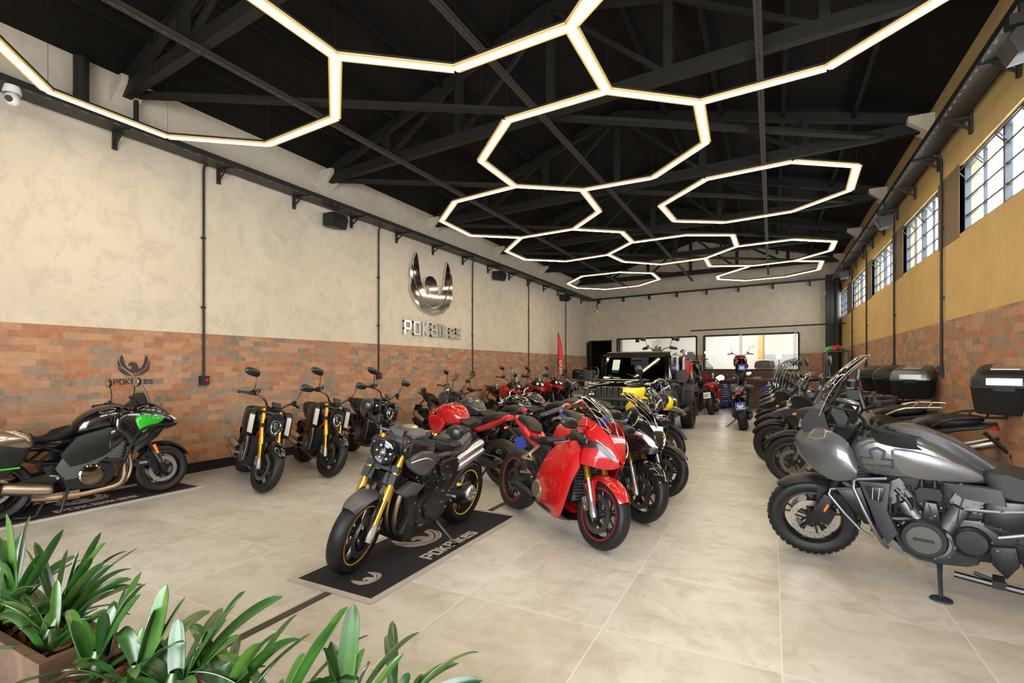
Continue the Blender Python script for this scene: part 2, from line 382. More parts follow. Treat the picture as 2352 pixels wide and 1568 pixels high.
p = MB(); h0 = bw(d0 + .02, 0, .02); dd = (BN * .95 + BU * -.12).normalized(); p.loft([[h0, h0 + dd * .9, h0 + dd * .9 + Vector((0, 0, dz - .04)), h0 + Vector((0, 0, dz - .04))], [q + BU * .045 for q in (h0, h0 + dd * .9, h0 + dd * .9 + Vector((0, 0, dz - .04)), h0 + Vector((0, 0, dz - .04)))]])
lf = p.build('door_leaf', M_STEEL, g, smooth=False)
hp = MB(); q = h0 + dd * .82 + Vector((0, 0, 1.02)); hp.cyl(q, q + BU * .1, .012); hp.cyl(q + BU * .1, q + BU * .1 - dd * .12, .011); hp.build('door_handle', mat('satin_metal', (.5, .5, .5), .3, 1), lf)
# room behind the back wall
BD = 4.2
m = MB(); bseg(m, -.2, BLEN + .3, 0, 4.2, BD + .15, -BD); struct(m.build('wall_annex_back', M_WHITE, smooth=False))
m = MB(); bseg(m, d1 + .35, d1 + .45, 0, 4.2, BD, -.2); bseg(m, BLEN + .15, BLEN + .3, 0, 4.2, BD, -.2); struct(m.build('wall_annex_side', M_WHITE, smooth=False))
m = MB(); bseg(m, d1 + .4, BLEN + .3, -.1, .5, BD, -.2); struct(m.build('floor_annex', M_FLOOR, smooth=False))
m = MB(); bseg(m, -.2, BLEN + .3, 4.2, 4.3, BD, -.2); struct(m.build('ceiling_annex', M_WHITE, smooth=False))
m = MB(); bseg(m, -.25, d1 + .4, -.1, 0, BD, -.2); struct(m.build('floor_corridor', M_BLACKP, smooth=False))
m = MB(); bseg(m, -.3, -.2, 0, 4.2, BD, -.2); struct(m.build('wall_corridor', M_BLACKP, smooth=False))
l = bpy.data.lights.new('annex_ceiling_light', 'AREA'); l.shape = 'RECTANGLE'; l.size = 5; l.size_y = 1.6; l.energy = BACKROOM_W; l.color = (1, .97, .92)  # unseen area lamp added to brighten the room behind the windows
lo = bpy.data.objects.new('annex_ceiling_light', l); COL.objects.link(lo); lo.location = bw(6.2, 4.15, 1.8); lo.rotation_euler = (0, 0, math.atan2(BU.y, BU.x))
# roof: two black slopes on light steel trusses
RZ = 6.45; XM = (XL + XR) / 2
m = MB()
for xa, xb in ((XL - .25, XM), (XR + .25, XM)):
    za = EAVE + .1 - .0
    m.loft([[(xa, YF - .4, za), (xb, YF - .4, RZ), (xb, WALLB + .6, RZ), (xa, WALLB + .6, za)], [(xa, YF - .4, za + .12), (xb, YF - .4, RZ + .12), (xb, WALLB + .6, RZ + .12), (xa, WALLB + .6, za + .12)]])
struct(m.build('ceiling', M_ROOF, smooth=False))
TS = -.083 / .9965
def tie(x, y0): return Vector((x, y0 + (x - XL) * TS, 4.95))
def roof_z(x): return EAVE + .1 + (RZ - EAVE - .1) * (1 - abs(x - XM) / (XM - XL)) - .02
T0, TP = 3.36, 3.26
ty = [T0 + TP * i for i in range(-1, 6)]
for i, y0 in enumerate(ty):
    g = empty('roof_truss', (XL, y0, 4.95)); g.name = 'trim_%d' % (i + 2); g['kind'] = 'structure'; o = Vector((XL, y0, 4.95)); mm = MB(Matrix.Translation(-o))
    mm.beam(tie(XL, y0), tie(XR, y0), .10, .16)
    xs = [XL + (XR - XL) * k / 6 for k in range(7)]
    for sx in (XL, XR):
        a = tie(sx, y0) + Vector((0, 0, .08)); b = tie(XM, y0); b.z = RZ - .1; mm.beam(a, b, .09, .14)
    for k in range(1, 6):
        a = tie(xs[k], y0); b = Vector((a.x, a.y, roof_z(xs[k]) - .1)); mm.beam(a, b, .10, .10)
        if k < 3: c = tie(xs[k + 1], y0); c.z = roof_z(xs[k + 1]) - .12; mm.beam(a, c, .05, .06)
        if k > 3: c = tie(xs[k - 1], y0); c.z = roof_z(xs[k - 1]) - .12; mm.beam(a, c, .05, .06)
    mm.build('truss_frame', M_STEEL, g, smooth=False)
    if i < len(ty) - 1:
        mm = MB(Matrix.Translation(-o)); y1 = ty[i + 1]; dn = Vector((0, 0, -.02))
        mm.beam(tie(XL + .1, y0) + dn, tie(XM, y1) + dn, .13, .05); mm.beam(tie(XM - .2, y0) + dn, tie(XR - .6, y1) + dn, .13, .05)
        mm.build('plan_bracing', M_STEEL, g, smooth=False)
    mm = MB(Matrix.Translation(-o))
    for sx, yy, sg in ((XL, y0, 1), (XR, y0 + (XR - XL) * TS, -1)):
        mm.prism([(0, -.02), (.30, .22), (.30, .30), (0, .30)], (sx, yy - .14, 4.78), (sg, 0, 0), (0, 0, 1), (0, 1, 0), .28)
    mm.build('corbel', M_PLAST, g, smooth=False)
for y in [YF + 1.1 * k for k in range(23)]:
    pass
m = MB()
for sx in (XL, XR):
    for k in range(1, 5):
        x = sx + (XM - sx) * k / 5; m.bb((x - .03, YF, roof_z(x) - .09), (x + .03, WALLB - .3, roof_z(x) - .0))
struct(m.build('trim_20', M_ROOF, smooth=False))
# grey perforated rails hung below the trusses
RH = 4.82
for i, (x, y1) in enumerate(((-5.35, 20.9), (-2.72, 20.4), (-.12, 20.2))):
    g = empty('hanging_rail', (x, 0, RH), label=['grey perforated ceiling rail running over the wheel tracks of the left row of bikes', 'grey perforated ceiling rail along the middle of the roof', 'grey perforated ceiling rail hung over the aisle, rightmost of the three rails'][i], cat='ceiling rail', group='perforated ceiling rails')
    b = MB(); b.bb((-.035, YF + .1, -.004), (.035, y1, .004)); b.bb((-.035, YF + .1, 0), (-.031, y1, .05)); b.bb((.031, YF + .1, 0), (.035, y1, .05)); b.build('channel', M_RAIL, g, smooth=False)
    hl = MB()
    for k in range(int((y1 - 1.0) / .11)): hl.box((0, 1.0 + k * .11, -.0045), (.014, .055, .003))
    hl.build('slots', M_BLACKP, g, smooth=False)['kind'] = 'stuff'
    for y0 in ty:
        yy = y0 + (x - XL) * TS
        if yy < y1: h = MB(); h.cyl((0, yy, .0), (0, yy, .14), .006, n=6); h.box((0, yy, .03), (.03, .05, .07)); h.build('hanger_rod', M_STEEL, g, smooth=False)
# wall-mounted cable trays, brackets, conduits
def tray_side(X, sg, name, z, ys, ends, lab, wd=.30):
    g = empty(name, (X, 0, z), label=lab, cat='cable tray')
    x0, x1 = (sg * .06, sg * (.06 + wd)); a, b = ends
    t = MB(); t.bb((x0, a, 0), (x1, b, .006)); t.bb((x0, a, 0), (x0 + sg * .006, b, .075)); t.bb((x1, a, 0), (x1 + sg * .006, b, .075)); t.build('channel', M_TRAY, g, smooth=False)
    s = MB()
    for k in range(int((b - a) / .16)): s.box((x1 - sg * .02, a + .1 + k * .16, -.001), (.012, .06, .003))
    s.build('perforations', mat('pale_slots', (.30, .27, .22), .6), g, smooth=False)['kind'] = 'stuff'
    p = MB(); p.cyl((sg * .13, a, .12), (sg * .13, b, .12), .045, n=10); p.cyl((sg * .25, a, .10), (sg * .25, b, .10), .02, n=8); p.build('pipe', M_BLACKP, g)
    for y in ys:
        q = MB(); q.box((sg * .02, y, -.07), (.03, .05, .26)); q.beam((sg * .02, y, -.02), (x1, y, -.012), .04, .03); q.beam((sg * .03, y, -.14), (sg * .2, y, -.03), .012, .03); q.build('bracket', M_TRAY, g, smooth=False)
    return g
tray_side(XL, 1, 'cable_tray', 4.42, [3.27 + 1.325 * k for k in range(-4, 14)], (YF + .05, WALLB - .15), 'long black cable tray with pipes on brackets along the left wall above the chrome eagle')
tray_side(XR, -1, 'cable_tray', 4.36, [7.47 + 1.25 * k for k in range(-6, 11)], (YF + .05, WALLB - 1.9), 'long black cable tray on brackets along the right wall above the windows', .24)
g = empty('cable_tray', bw(0, 0), label='thin black cable tray across the back wall under the roof edge', cat='cable tray'); g.rotation_euler = (0, 0, math.atan2(BU.y, BU.x))
zb = .5 * (on_back(1367, 690)[1] + on_back(1905, 643)[1])
t = MB(); t.bb((.3, -.20, zb), (BLEN - .2, -.05, zb + .05)); t.build('channel', M_TRAY, g, smooth=False)
for k in range(8): MB().bb((.55 + k * 1.15, -.2, zb - .16), (.59 + k * 1.15, -.005, zb + .02)).build('bracket', M_TRAY, g, smooth=False)
M_RED = mat('red_plastic', (.55, .01, .015), .3)
def conduit(name, base, out, top, label, box=True, r=.016):
    g = empty(name, base, label=label, cat='conduit', group='wall conduits'); o = Vector(out); H = top - base[2]
    c = MB(); c.cyl(o * .03, o * .03 + Vector((0, 0, H - .05)), r, n=10); c.tube([o * .03 + Vector((0, 0, H - .06)), o * .05 + Vector((0, 0, H)), o * .12 + Vector((0, 0, H + .03))], r, 8, 3)
    for z in (H * .33, H * .66): c.box(o * .02 + Vector((0, 0, z)), (.05, .05, .03))
    c.build('pipe', M_BLACKP, g)
    if box:
        t = Vector((-o.y, o.x, 0)); b = MB(); b.box(o * .035 + Vector((0, 0, -.05)), (.07 + abs(t.x) * .05, .07 + abs(t.y) * .05, .13)); b.build('socket_box', M_BLACKP, g, smooth=False)
        s = MB(); s.cyl(o * .07 + t * .02 + Vector((0, 0, -.045)), o * .078 + t * .02 + Vector((0, 0, -.045)), .022, n=16); s.build('socket', M_RED, g)
for i, (y, z) in enumerate(((4.37, 1.36), (8.0, 1.37), (11.7, 1.36), (15.28, 1.4), (18.7, 1.4))):
    conduit('conduit', (XL, y, z), (1, 0, 0), 4.4, ['vertical black conduit ending in red-socket box on left wall beside the small black eagle decal', 'vertical black conduit on left wall just left of the chrome eagle sign', 'vertical black conduit on left wall just right of the chrome letters', 'vertical black conduit on left wall, second to the right of the chrome eagle', 'vertical black conduit on left wall behind the red feather flag'][i])
for i, (y, z) in enumerate(((8.54, 1.5), (11.45, 1.55), (14.5, 1.6), (16.9, 1.6))):
    conduit('conduit', (XR, y, z), (-1, 0, 0), 4.3, ['vertical black conduit with box on right wall, nearest the camera', 'vertical black conduit on right wall behind the second window from the front', 'vertical black conduit on right wall between third and fourth windows', 'vertical black conduit on right wall, farthest and thinnest'][i])
m = MB(); m.cyl((XR - .12, 19.5, 0), (XR - .12, 19.5, 4.3), .1, n=14); tag(m.build('drain_pipe', M_BLACKP), 'thick black vertical pipe on the right wall near the back corner', 'pipe')
m = MB(); cpt = bw(BLEN - .28, 0, -.14); m.box((cpt.x, cpt.y, 2.3), (.24, .24, 4.6)); struct(m.build('wall_back_column', M_BLACKP, smooth=False))
m = MB(); m.cyl((XL + .14, 2.88, 4.58), (XL + .14, 2.88, 5.12), .075, n=16); tag(m.build('vent_pipe', M_BLACKP), 'short thick black pipe rising from the left tray to the roof', 'pipe')
m = MB(); m.tube([(XL + .14, 3.45, 4.6), (XL + .14, 3.45, 5.15), (XL + .3, 3.45, 5.25), (XL + 2.6, 3.3, 5.8)], .03, 8); tag(m.build('roof_conduit', M_BLACKP), 'black pipe rising from the left tray and bending along the roof', 'pipe')
for i, (y, z) in enumerate(((6.7, 4.2), (12.95, 4.2), (18.2, 4.2))):
    g = empty('loudspeaker', (XL + .16, y, z), label=['black wall speaker under the left tray, nearest the camera', 'black wall speaker under the left tray, right above the chrome letters side', 'black wall speaker under the left tray, farthest, near the back corner'][i], cat='speaker', group='wall speakers')
    b = MB(); b.pillow([(-.13, -.11), (.10, -.15), (.16, .02), (.12, .12), (-.13, .12)], .17, 0, lay=PILS); b.build('cabinet', M_BLACKP, g)
    q = MB(); q.pillow([(.10, -.135), (.135, -.14), (.185, .02), (.15, .10), (.12, .10)], .15, 0, lay=PILS); q.build('grille', mat('speaker_grille', (.006, .006, .006), .9), g)
for i, (y, z) in enumerate(((5.3, 4.02), (10.7, 4.02), (16.3, 4.02))):
    g = empty('loudspeaker', (XR - .28, y, z), label=['black flood lamp and speaker on right wall, at the top right edge of the photo', 'black spot speaker clamped under the right tray above the second window', 'black spot speaker under the far end of the right tray'][i], cat='speaker', group='wall speakers')
    b = MB(); b.pillow([(.10, -.09), (-.08, -.12), (-.14, .02), (-.09, .09), (.10, .09)], .12, 0, lay=PILS); b.build('cabinet', M_BLACKP, g)
    b = MB(); b.box((0, .05, .20), (.04, .04, .29)); b.box((-.08, -.05, .16), (.09, .11, .08)); b.build('clamp', M_STEEL, g, smooth=False)
p = on_x(28, 212, XL + .45); g = empty('security_camera', p, label='white dome security camera under the left tray at the left photo edge', cat='security camera')
MB().lathe([(.0, .06), (.06, .06), (.075, .0), (.07, -.02)], (0, 0, 0), (0, 0, 1), 20).build('base', M_WHITE, g)
MB().ell((.01, -.0, -.07), (.06, .06, .07), 16, 10).build('ball', M_WHITE, g)
MB().cyl((.03, -.03, -.085), (.06, -.05, -.095), .035, .028, n=16).build('lens', M_BLACKP, g)
for i, (px, py, ln) in enumerate(((1372, 716, .6), (1900, 674, .6))):
    u, z = on_back(px, py); g = empty('security_camera', bw(u, z, -.02), label=['white bullet camera on the back wall, near the left corner', 'white bullet camera on the back wall, near the right corner'][i], cat='security camera', group='back wall cameras'); g.rotation_euler = (0, 0, math.atan2(BU.y, BU.x))
    MB().cyl((0, 0, 0), (0, 0, ln), .02, n=8).build('mount_pipe', M_BLACKP, g); MB().bb((-.05, -.2, -.06), (.07, -.02, .06)).build('housing', M_WHITE, g, smooth=False); MB().cyl((.01, -.2, 0), (.01, -.22, 0), .03, n=12).build('lens', M_BLACKP, g)
u, z0 = on_back(1605, 763); u2, z2 = on_back(1940, 743); pa = on_x(1942, 742, XR)
m = MB(); m.cyl(bw(u, z0, -1.0), pa + Vector((0, 0, 0)), .022, n=8); o = m.build('air_line_rail', M_STEEL); tag(o, 'thin dark horizontal rail over the workbench carrying the coiled hoses', 'rail')
for i, (px, y0, y1) in enumerate(((1702, 757, 817), (1826, 750, 822))):
    d = (pa - bw(u, z0, -1.0)); best = None
    for k in range(200):
        q = bw(u, z0, -1.0) + d * (k / 199); r = q.x * CT + q.y * ST; zc = -q.x * ST + q.y * CT
        if best is None or abs(CX + F * r / zc - px) < best[0]: best = (abs(CX + F * r / zc - px), q)
    q = best[1]; L = 1.0 if i == 0 else 1.15
    m = MB(); m.tube([q + Vector((.05 * math.cos(a * 1.05), .05 * math.sin(a * 1.05), -L * a / 90)) for a in range(91)], .009, 5)
    tag(m.build('coiled_hose', mat('pale_hose', (.55, .6, .65), .4)), ['pale coiled air hose hanging in front of the middle of the back window', 'pale coiled air hose hanging at the right end of the back window'][i], 'hose', 'coiled air hoses')
# ---------------------------------------------------------------- octagonal LED lights
M_LED = mat('led_core', (1, 1, 1), .5, emit=LED_COL, es=LED_POWER)
M_LEDE = mat('led_edge', (1, .8, .4), .5, emit=(1.0, .66, .20), es=LED_EDGE)  # three warm emission steps imitate the lens glow around each bar
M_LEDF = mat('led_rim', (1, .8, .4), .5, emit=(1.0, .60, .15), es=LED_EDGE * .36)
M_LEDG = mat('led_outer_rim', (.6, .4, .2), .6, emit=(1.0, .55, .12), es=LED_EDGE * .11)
M_ALU = mat('black_profile', (.015, .014, .013), .4)
LH = HC + 2.7
def L2(px): p = at(px[0], px[1], LH); return Vector((p.x, p.y, 0))
def sym(p):    # octagons are point symmetric: complete five known corners
    c = (p[0] + p[4]) / 2; return p[:5] + [2 * c - q for q in p[1:4]]
pl = sym([L2(q) for q in ((110, 210), (385, 315), (615, 333), (770, 272), (770, 130))])
pn = [L2(q) for q in ((1310, 62), (1394, 210), (1605, 237), (1900, 157))]
e = pn[2] - pn[1]
def rot(v, a): return Vector((v.x * math.cos(a) - v.y * math.sin(a), v.x * math.sin(a) + v.y * math.cos(a), 0))
p4 = pn[3] + (at(2160, 0, LH) - Vector((0, 0, LH)) - pn[3]).normalized() * e.length; pn = sym(pn + [Vector((p4.x, p4.y, 0))])
pm0 = [pl[5], pl[4], L2((1045, 160)), L2((1310, 62))]; ml = (pm0[2] - pm0[1]).length
p4 = pm0[3] + (at(1365, 0, LH) - Vector((0, 0, LH)) - pm0[3]).normalized() * ml; pm = sym(pm0 + [Vector((p4.x, p4.y, 0))])
P = lambda *a: [L2(q) for q in a]
OCT = [('lit octagonal ceiling light over the green tourer, reaching the left edge', pl, ()),
 ('lit octagonal ceiling light at the top middle, cut by the top edge', pm, (0,)),
 ('lit octagonal ceiling light at the top right, cut by the top edge', pn, ()),
 ('large lit octagonal ceiling light in the centre of the photo', P((1165, 278), (1394, 210), (1605, 237), (1621, 328), (1499, 409), (1338, 437), (1182, 428), (1105, 370)), (1,)),
 ('lit octagonal ceiling light left of centre, above the second', P((1045, 464), (1182, 429), (1338, 437), (1376, 486), (1318, 526), (1197, 546), (1081, 541), (1014, 508)), (1,)),
 ('lit octagonal ceiling light standing alone on the right side by the windows', P((1518, 473), (1622, 412), (1820, 372), (1968, 382), (1952, 437), (1819, 486), (1665, 511), (1549, 508)), ()),
 ('lit octagonal ceiling light low left, joined under the left-of-centre octagon', P((1163, 577), (1197, 546), (1318, 527), (1428, 533), (1452, 556), (1396, 585), (1300, 600), (1206, 596)), (1,)),
 ('lit octagonal ceiling light over the black pickup, middle of the far chain', P((1397, 585), (1452, 557), (1575, 540), (1683, 540), (1692, 566), (1620, 593), (1516, 607), (1432, 601)), (0,)),
 ('lit octagonal ceiling light over the aisle, far right of the chain', P((1619, 592), (1692, 566), (1820, 550), (1917, 555), (1908, 575), (1822, 599), (1729, 610), (1630, 611)), (0,)),
 ('lit octagonal ceiling light farthest right, under the chain', P((1648, 634), (1720, 612), (1820, 599), (1888, 600), (1880, 619), (1805, 635), (1712, 644), (1650, 641)), (1,)),
 ('lit octagonal ceiling light standing alone far left, nearest the back wall', P((1304, 651), (1338, 634), (1423, 625), (1497, 627), (1514, 641), (1466, 656), (1391, 664), (1325, 661)), ())]
for lab, pts, skip in OCT:
    c = sum(pts, Vector()) / 8; g = empty('ceiling_light', (c.x, c.y, LH), label=lab, cat='ceiling light', group='octagonal LED ceiling lights')
    for k in range(8):
        a, b = pts[k] - c, pts[(k + 1) % 8] - c
        if k % 2 == 0 or True:
            top = Vector((a.x, a.y, roof_z(a.x + c.x) - LH)); w_ = MB(); w_.cyl(a + Vector((0, 0, .05)), top, .0018, n=4); w_.build('suspension_wire', M_STEEL, g, smooth=False)
        if k in skip: continue
        d = b - a; L = d.length - .012; ctr = (a + b) / 2; rm = Matrix.Translation(ctr) @ Matrix.Rotation(math.atan2(d.y, d.x), 4, 'Z')
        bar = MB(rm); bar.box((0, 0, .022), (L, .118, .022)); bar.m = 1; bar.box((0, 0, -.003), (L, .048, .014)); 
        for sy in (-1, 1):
            for q in range(3): bar.m = 2 + q; bar.box((0, sy * (.030 + .012 * q), .001 + .002 * q), (L, .012, .014))  # glow strips fading outwards, painted halo beside the core
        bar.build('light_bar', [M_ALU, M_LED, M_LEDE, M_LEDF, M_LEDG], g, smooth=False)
# ---------------------------------------------------------------- eagle emblem and lettering
F1 = [(-.72, 1.37), (-.84, 1.17), (-.85, .90), (-.74, .60), (-.52, .34), (-.25, .17), (0, .11), (0, .30), (-.22, .36), (-.42, .50), (-.55, .74), (-.61, 1.0), (-.665, 1.22)]
F2 = [(-.90, 1.08), (-.985, .86), (-.93, .56), (-.72, .28), (-.42, .09), (0, .01), (0, .07), (-.30, .13), (-.58, .32), (-.80, .60), (-.90, .88)]
F3 = [(-.985, .60), (-.96, .42), (-.78, .18), (-.48, -.01), (0, -.09), (0, -.03), (-.40, .05), (-.70, .23), (-.90, .46)]
HEAD = [(-.34, .56), (-.37, .68), (-.31, .80), (-.17, .87), (.0, .87), (.14, .80), (.21, .66), (.25, .48), (.33, .36), (.2, .3), (0, .28), (-.26, .36), (-.17, .42), (-.14, .52), (-.2, .62), (-.3, .63)]
def emblem(m, o, u, v, n, s, t, sv=1.0):
    v = Vector(v) * sv
    for f in (F1, F2, F3):
        m.prism([(x * s, y * s) for x, y in f], o, u, v, n, t); m.prism([(-x * s, y * s) for x, y in f[::-1]], o, u, v, n, t)
    m.prism([(x * s, y * s) for x, y in HEAD], o, u, v, n, t * 1.02)
GL = {'P': [(0, 0, 0, 1), (0, 1, .5, 1), (.5, 1, .6, .9), (.6, .9, .6, .5), (.6, .5, .5, .4), (.5, .4, 0, .4)],
 'D': [(0, 0, 0, 1), (0, 1, .5, 1), (.5, 1, .6, .9), (.6, .9, .6, .1), (.6, .1, .5, 0), (.5, 0, 0, 0)],
 'K': [(0, 0, 0, 1), (.1, .5, .55, 1), (.1, .5, .6, 0)], 'B': [(0, 0, 0, 1), (0, 1, .55, 1), (.55, 1, .55, .55), (0, .52, .6, .52), (.6, .52, .6, 0), (.6, 0, 0, 0)],
 'i': [(0, 0, 0, .66), (0, .95, 0, 1.0)], 'k': [(0, 0, 0, 1), (.1, .42, .45, .85), (.1, .42, .5, 0)],
 'e': [(0, .1, 0, .75), (0, .8, .5, .8), (.5, .8, .5, .42), (.5, .42, 0, .42), (0, 0, .5, 0)], 's': [(.5, .8, 0, .8), (0, .8, 0, .42), (0, .42, .5, .42), (.5, .42, .5, 0), (.5, 0, 0, 0)],
 'M': [(0, 0, 0, 1), (0, 1, .3, .4), (.3, .4, .6, 1), (.6, 1, .6, 0)], 'O': [(0, 0, 0, 1), (0, 1, .6, 1), (.6, 1, .6, 0), (.6, 0, 0, 0)], 'N': [(0, 0, 0, 1), (0, 1, .6, 0), (.6, 0, .6, 1)],
 'S': [(.6, 1, 0, 1), (0, 1, 0, .5), (0, .5, .6, .5), (.6, .5, .6, 0), (.6, 0, 0, 0)], 'T': [(.3, 0, .3, 1), (0, 1, .6, 1)], 'E': [(0, 0, 0, 1), (0, 1, .55, 1), (0, .5, .45, .5), (0, 0, .55, 0)], 'R': [(0, 0, 0, 1), (0, 1, .55, 1), (.55, 1, .55, .5), (.55, .5, 0, .5), (.25, .5, .6, 0)],
 'A': [(0, 0, .3, 1), (.3, 1, .6, 0), (.12, .35, .48, .35)], 'L': [(0, 1, 0, 0), (0, 0, .5, 0)], 'V': [(0, 1, .3, 0), (.3, 0, .6, 1)], 'Y': [(0, 1, .3, .5), (.6, 1, .3, .5), (.3, .5, .3, 0)], 'F': [(0, 0, 0, 1), (0, 1, .55, 1), (0, .5, .45, .5)], 'G': [(.6, 1, 0, 1), (0, 1, 0, 0), (0, 0, .6, 0), (.6, 0, .6, .5), (.6, .5, .35, .5)],
 'C': [(.6, 1, 0, 1), (0, 1, 0, 0), (0, 0, .6, 0)], 'U': [(0, 1, 0, 0), (0, 0, .6, 0), (.6, 0, .6, 1)], 'I': [(0, 0, 0, 1)], '1': [(.2, 0, .2, 1), (.2, 1, 0, .8)], '2': [(0, 1, .55, 1), (.55, 1, .55, .5), (.55, .5, 0, .5), (0, .5, 0, 0), (0, 0, .55, 0)], '7': [(0, 1, .55, 1), (.55, 1, .2, 0)], ' ': []}
def glyph_segs(ch, th):
    for x0, y0, x1, y1 in GL[ch]:
        d = Vector((x1 - x0, y1 - y0)); d.normalize(); nn = Vector((-d.y, d.x)) * th / 2; e = d * th / 2
        if abs(d.x) > .05 and abs(d.y) > .05: e = d * 0.02
        a, b = Vector((x0, y0)) - e, Vector((x1, y1)) + e; yield [a + nn, a - nn, b - nn, b + nn]
def wid(ch): return (max([max(a, c) for a, _, c, _ in GL[ch]], default=.35))
def word(m, txt, o, u, v, n, h, t, th=.2, gap=.36, xs=1.0, each=None):
    x = 0; o = Vector(o); u = Vector(u); v = Vector(v)
    for ch in txt:
        mm = each(ch) if each else m
        for i, q in enumerate(glyph_segs(ch, th)): mm.prism([((p.x + x) * h * xs, p.y * h) for p in q], o, u, v, n, t * (1 + .06 * i))
        x += wid(ch) + gap
    return x * h * xs
def word_w(txt, h, gap=.36, xs=1.0): return sum(wid(c) + gap for c in txt) * h * xs - gap * h * xs
M_CHROME = mat('chrome', (.82, .80, .76), .06, 1)
sgn = empty('eagle_sign', (XL, 9.9, 2.24), label='large chrome eagle emblem with chrome letters under it on the left wall', cat='sign')
m = MB(); emblem(m, (.012, -.06, .60), (0, 1, 0), (0, 0, 1), (1, 0, 0), .86, .05, 1.12); m.build('emblem', M_CHROME, sgn, smooth=False)
x = 0; y0 = -1.12
for ch in 'PDKBikes':
    mm = MB()
    for i, q in enumerate(glyph_segs(ch, .17)): mm.prism([((p.x + x) * .275 * 1.21, p.y * .275) for p in q], (.012, y0 + .04, .02), (0, 1, 0), (0, 0, 1), (1, 0, 0), .045 * (1 + .01 * i))
    x += wid(ch) + .40; mm.build('letter', mat('brushed_letters', (.80, .79, .77), .22, 1), sgn, smooth=False)
M_DECAL = mat('dark_decal', (.035, .028, .024), .6)
dg = empty('eagle_decal', (XL + .012, 3.49, 1.285), label='small dark eagle and letters painted on the brick above the green tourer', cat='decal')
m = MB(); emblem(m, (.0005, 0, .115), (0, 1, 0), (0, 0, 1), (1, 0, 0), .19, .002); m.build('emblem', M_DECAL, dg, smooth=False)
m = MB(); word(m, 'PDKBikes', (.0005, -.225, .0), (0, 1, 0), (0, 0, 1), (1, 0, 0), .06, .002, .22, .34, 1.15); m.build('lettering', M_DECAL, dg, smooth=False)
# ---------------------------------------------------------------- floor mats and cable channel
M_PILE = mat('black_mat_pile', (.008, .008, .013), .95, bump=.6, bscale=900)
M_PILEG = mat('grey_mat_pile', srgb(186, 176, 168), .95, bump=.6, bscale=900)
def floor_mat_thing(name, x0, x1, y0, y1, label, logos):
    g = empty(name, ((x0 + x1) / 2, (y0 + y1) / 2, 0), label=label, cat='mat', group='logo floor mats'); w, l = (x1 - x0) / 2, (y1 - y0) / 2
    MB().bb((-w + .05, -l + .05, 0), (w - .05, l - .05, .011)).build('pile', M_PILE, g, smooth=False)
    b = MB()
    for a, c in (((-w, -l, 0), (w, -l + .05, .012)), ((-w, l - .05, 0), (w, l, .012)), ((-w, -l + .05, 0), (-w + .05, l - .05, .012)), ((w - .05, -l + .05, 0), (w, l - .05, .012))): b.bb(a, c)
    b.build('border', M_PILEG, g, smooth=False)
    for cx, cy, s, txt in logos:
        m = MB(); emblem(m, (cx + (.0 if not txt else -.04), cy, .0105), (0, 1, 0), (-1, 0, 0), (0, 0, 1), s, .0015); m.build('emblem', M_PILEG, g, smooth=False)
        if txt:
            m = MB(); W_ = word_w('PDKBikes', txt, .34, 1.15); word(m, 'PDKBikes', (cx + .185, cy - W_ / 2, .0105), (0, 1, 0), (-1, 0, 0), (0, 0, 1), txt, .0015, .22, .34, 1.15); m.build('lettering', M_PILEG, g, smooth=False)
floor_mat_thing('floor_mat', -3.02, -2.24, 2.39, 4.50, 'black mat with grey border and eagle under the grey round-headlight bike', [(.09, 0.06, .235, .095), (.17, -.78, .11, 0)])
floor_mat_thing('floor_mat', -7.14, -6.32, 1.50, 3.80, 'black mat with grey border and eagle under the green tourer by the left wall', [(.05, .12, .25, .1), (.17, -.85, .11, 0)])
m = MB(); m.bb((-2.645, -1.5, .0), (-2.585, 4.9, .004)); tag(m.build('floor_strip', mat('brown_strip', (.045, .038, .033), .5), smooth=False), 'dark metal strip set in the floor running under the mat of the grey round-headlight bike', 'floor strip')
# ---------------------------------------------------------------- feather flag
p = on_x(1286, 840, XL + .42)
g = empty('feather_flag', (p.x, p.y, 0), label='tall red feather flag with white letters standing by the left wall', cat='flag'); fs = MB()
c1 = Vector((-ST, CT, 0)); fu = Vector((CT, ST, 0)); sc_ = (p.x * -ST + p.y * CT) / F
H0, H1 = 1.5 + (843 - 866) * sc_, 1.5 + (843 - 762) * sc_; Wf = 11.5 * sc_
grid = []
for i in range(25):
    t = i / 24; z = H0 + (H1 - H0) * t; wr_ = Wf * (1 - max(0, (t - .45) / .55) ** 2.2); grid.append([fu * (-.4 * Wf + wr_ * j / 6) + c1 * (.02 * math.sin(j * .9 + t * 5)) + Vector((0, 0, z)) for j in range(7)])
fs.sheet(grid, .004); fs.build('banner', mat('red_flag', (.72, .02, .018), .6), g)
m = MB(); m.tube([(0, 0, 0), (-.4 * Wf * fu.x, -.4 * Wf * fu.y, H0), (-.4 * Wf * fu.x, -.4 * Wf * fu.y, H1)], .014, 6); m.build('pole', M_BLACKP, g); m = MB(); m.lathe([(0, .03), (.2, .02), (.22, 0)], (0, 0, 0), (0, 0, 1), 20); m.build('base', M_BLACKP, g)
m = MB(); word(m, 'DUCATI', fu * (Wf * .33) + Vector((0, 0, H0 + .12)) - c1 * .035, (0, 0, 1), -fu, -c1, Wf * .40, .003, .2, .3, 1.45); m.build('lettering', M_WHITE, g, smooth=False)
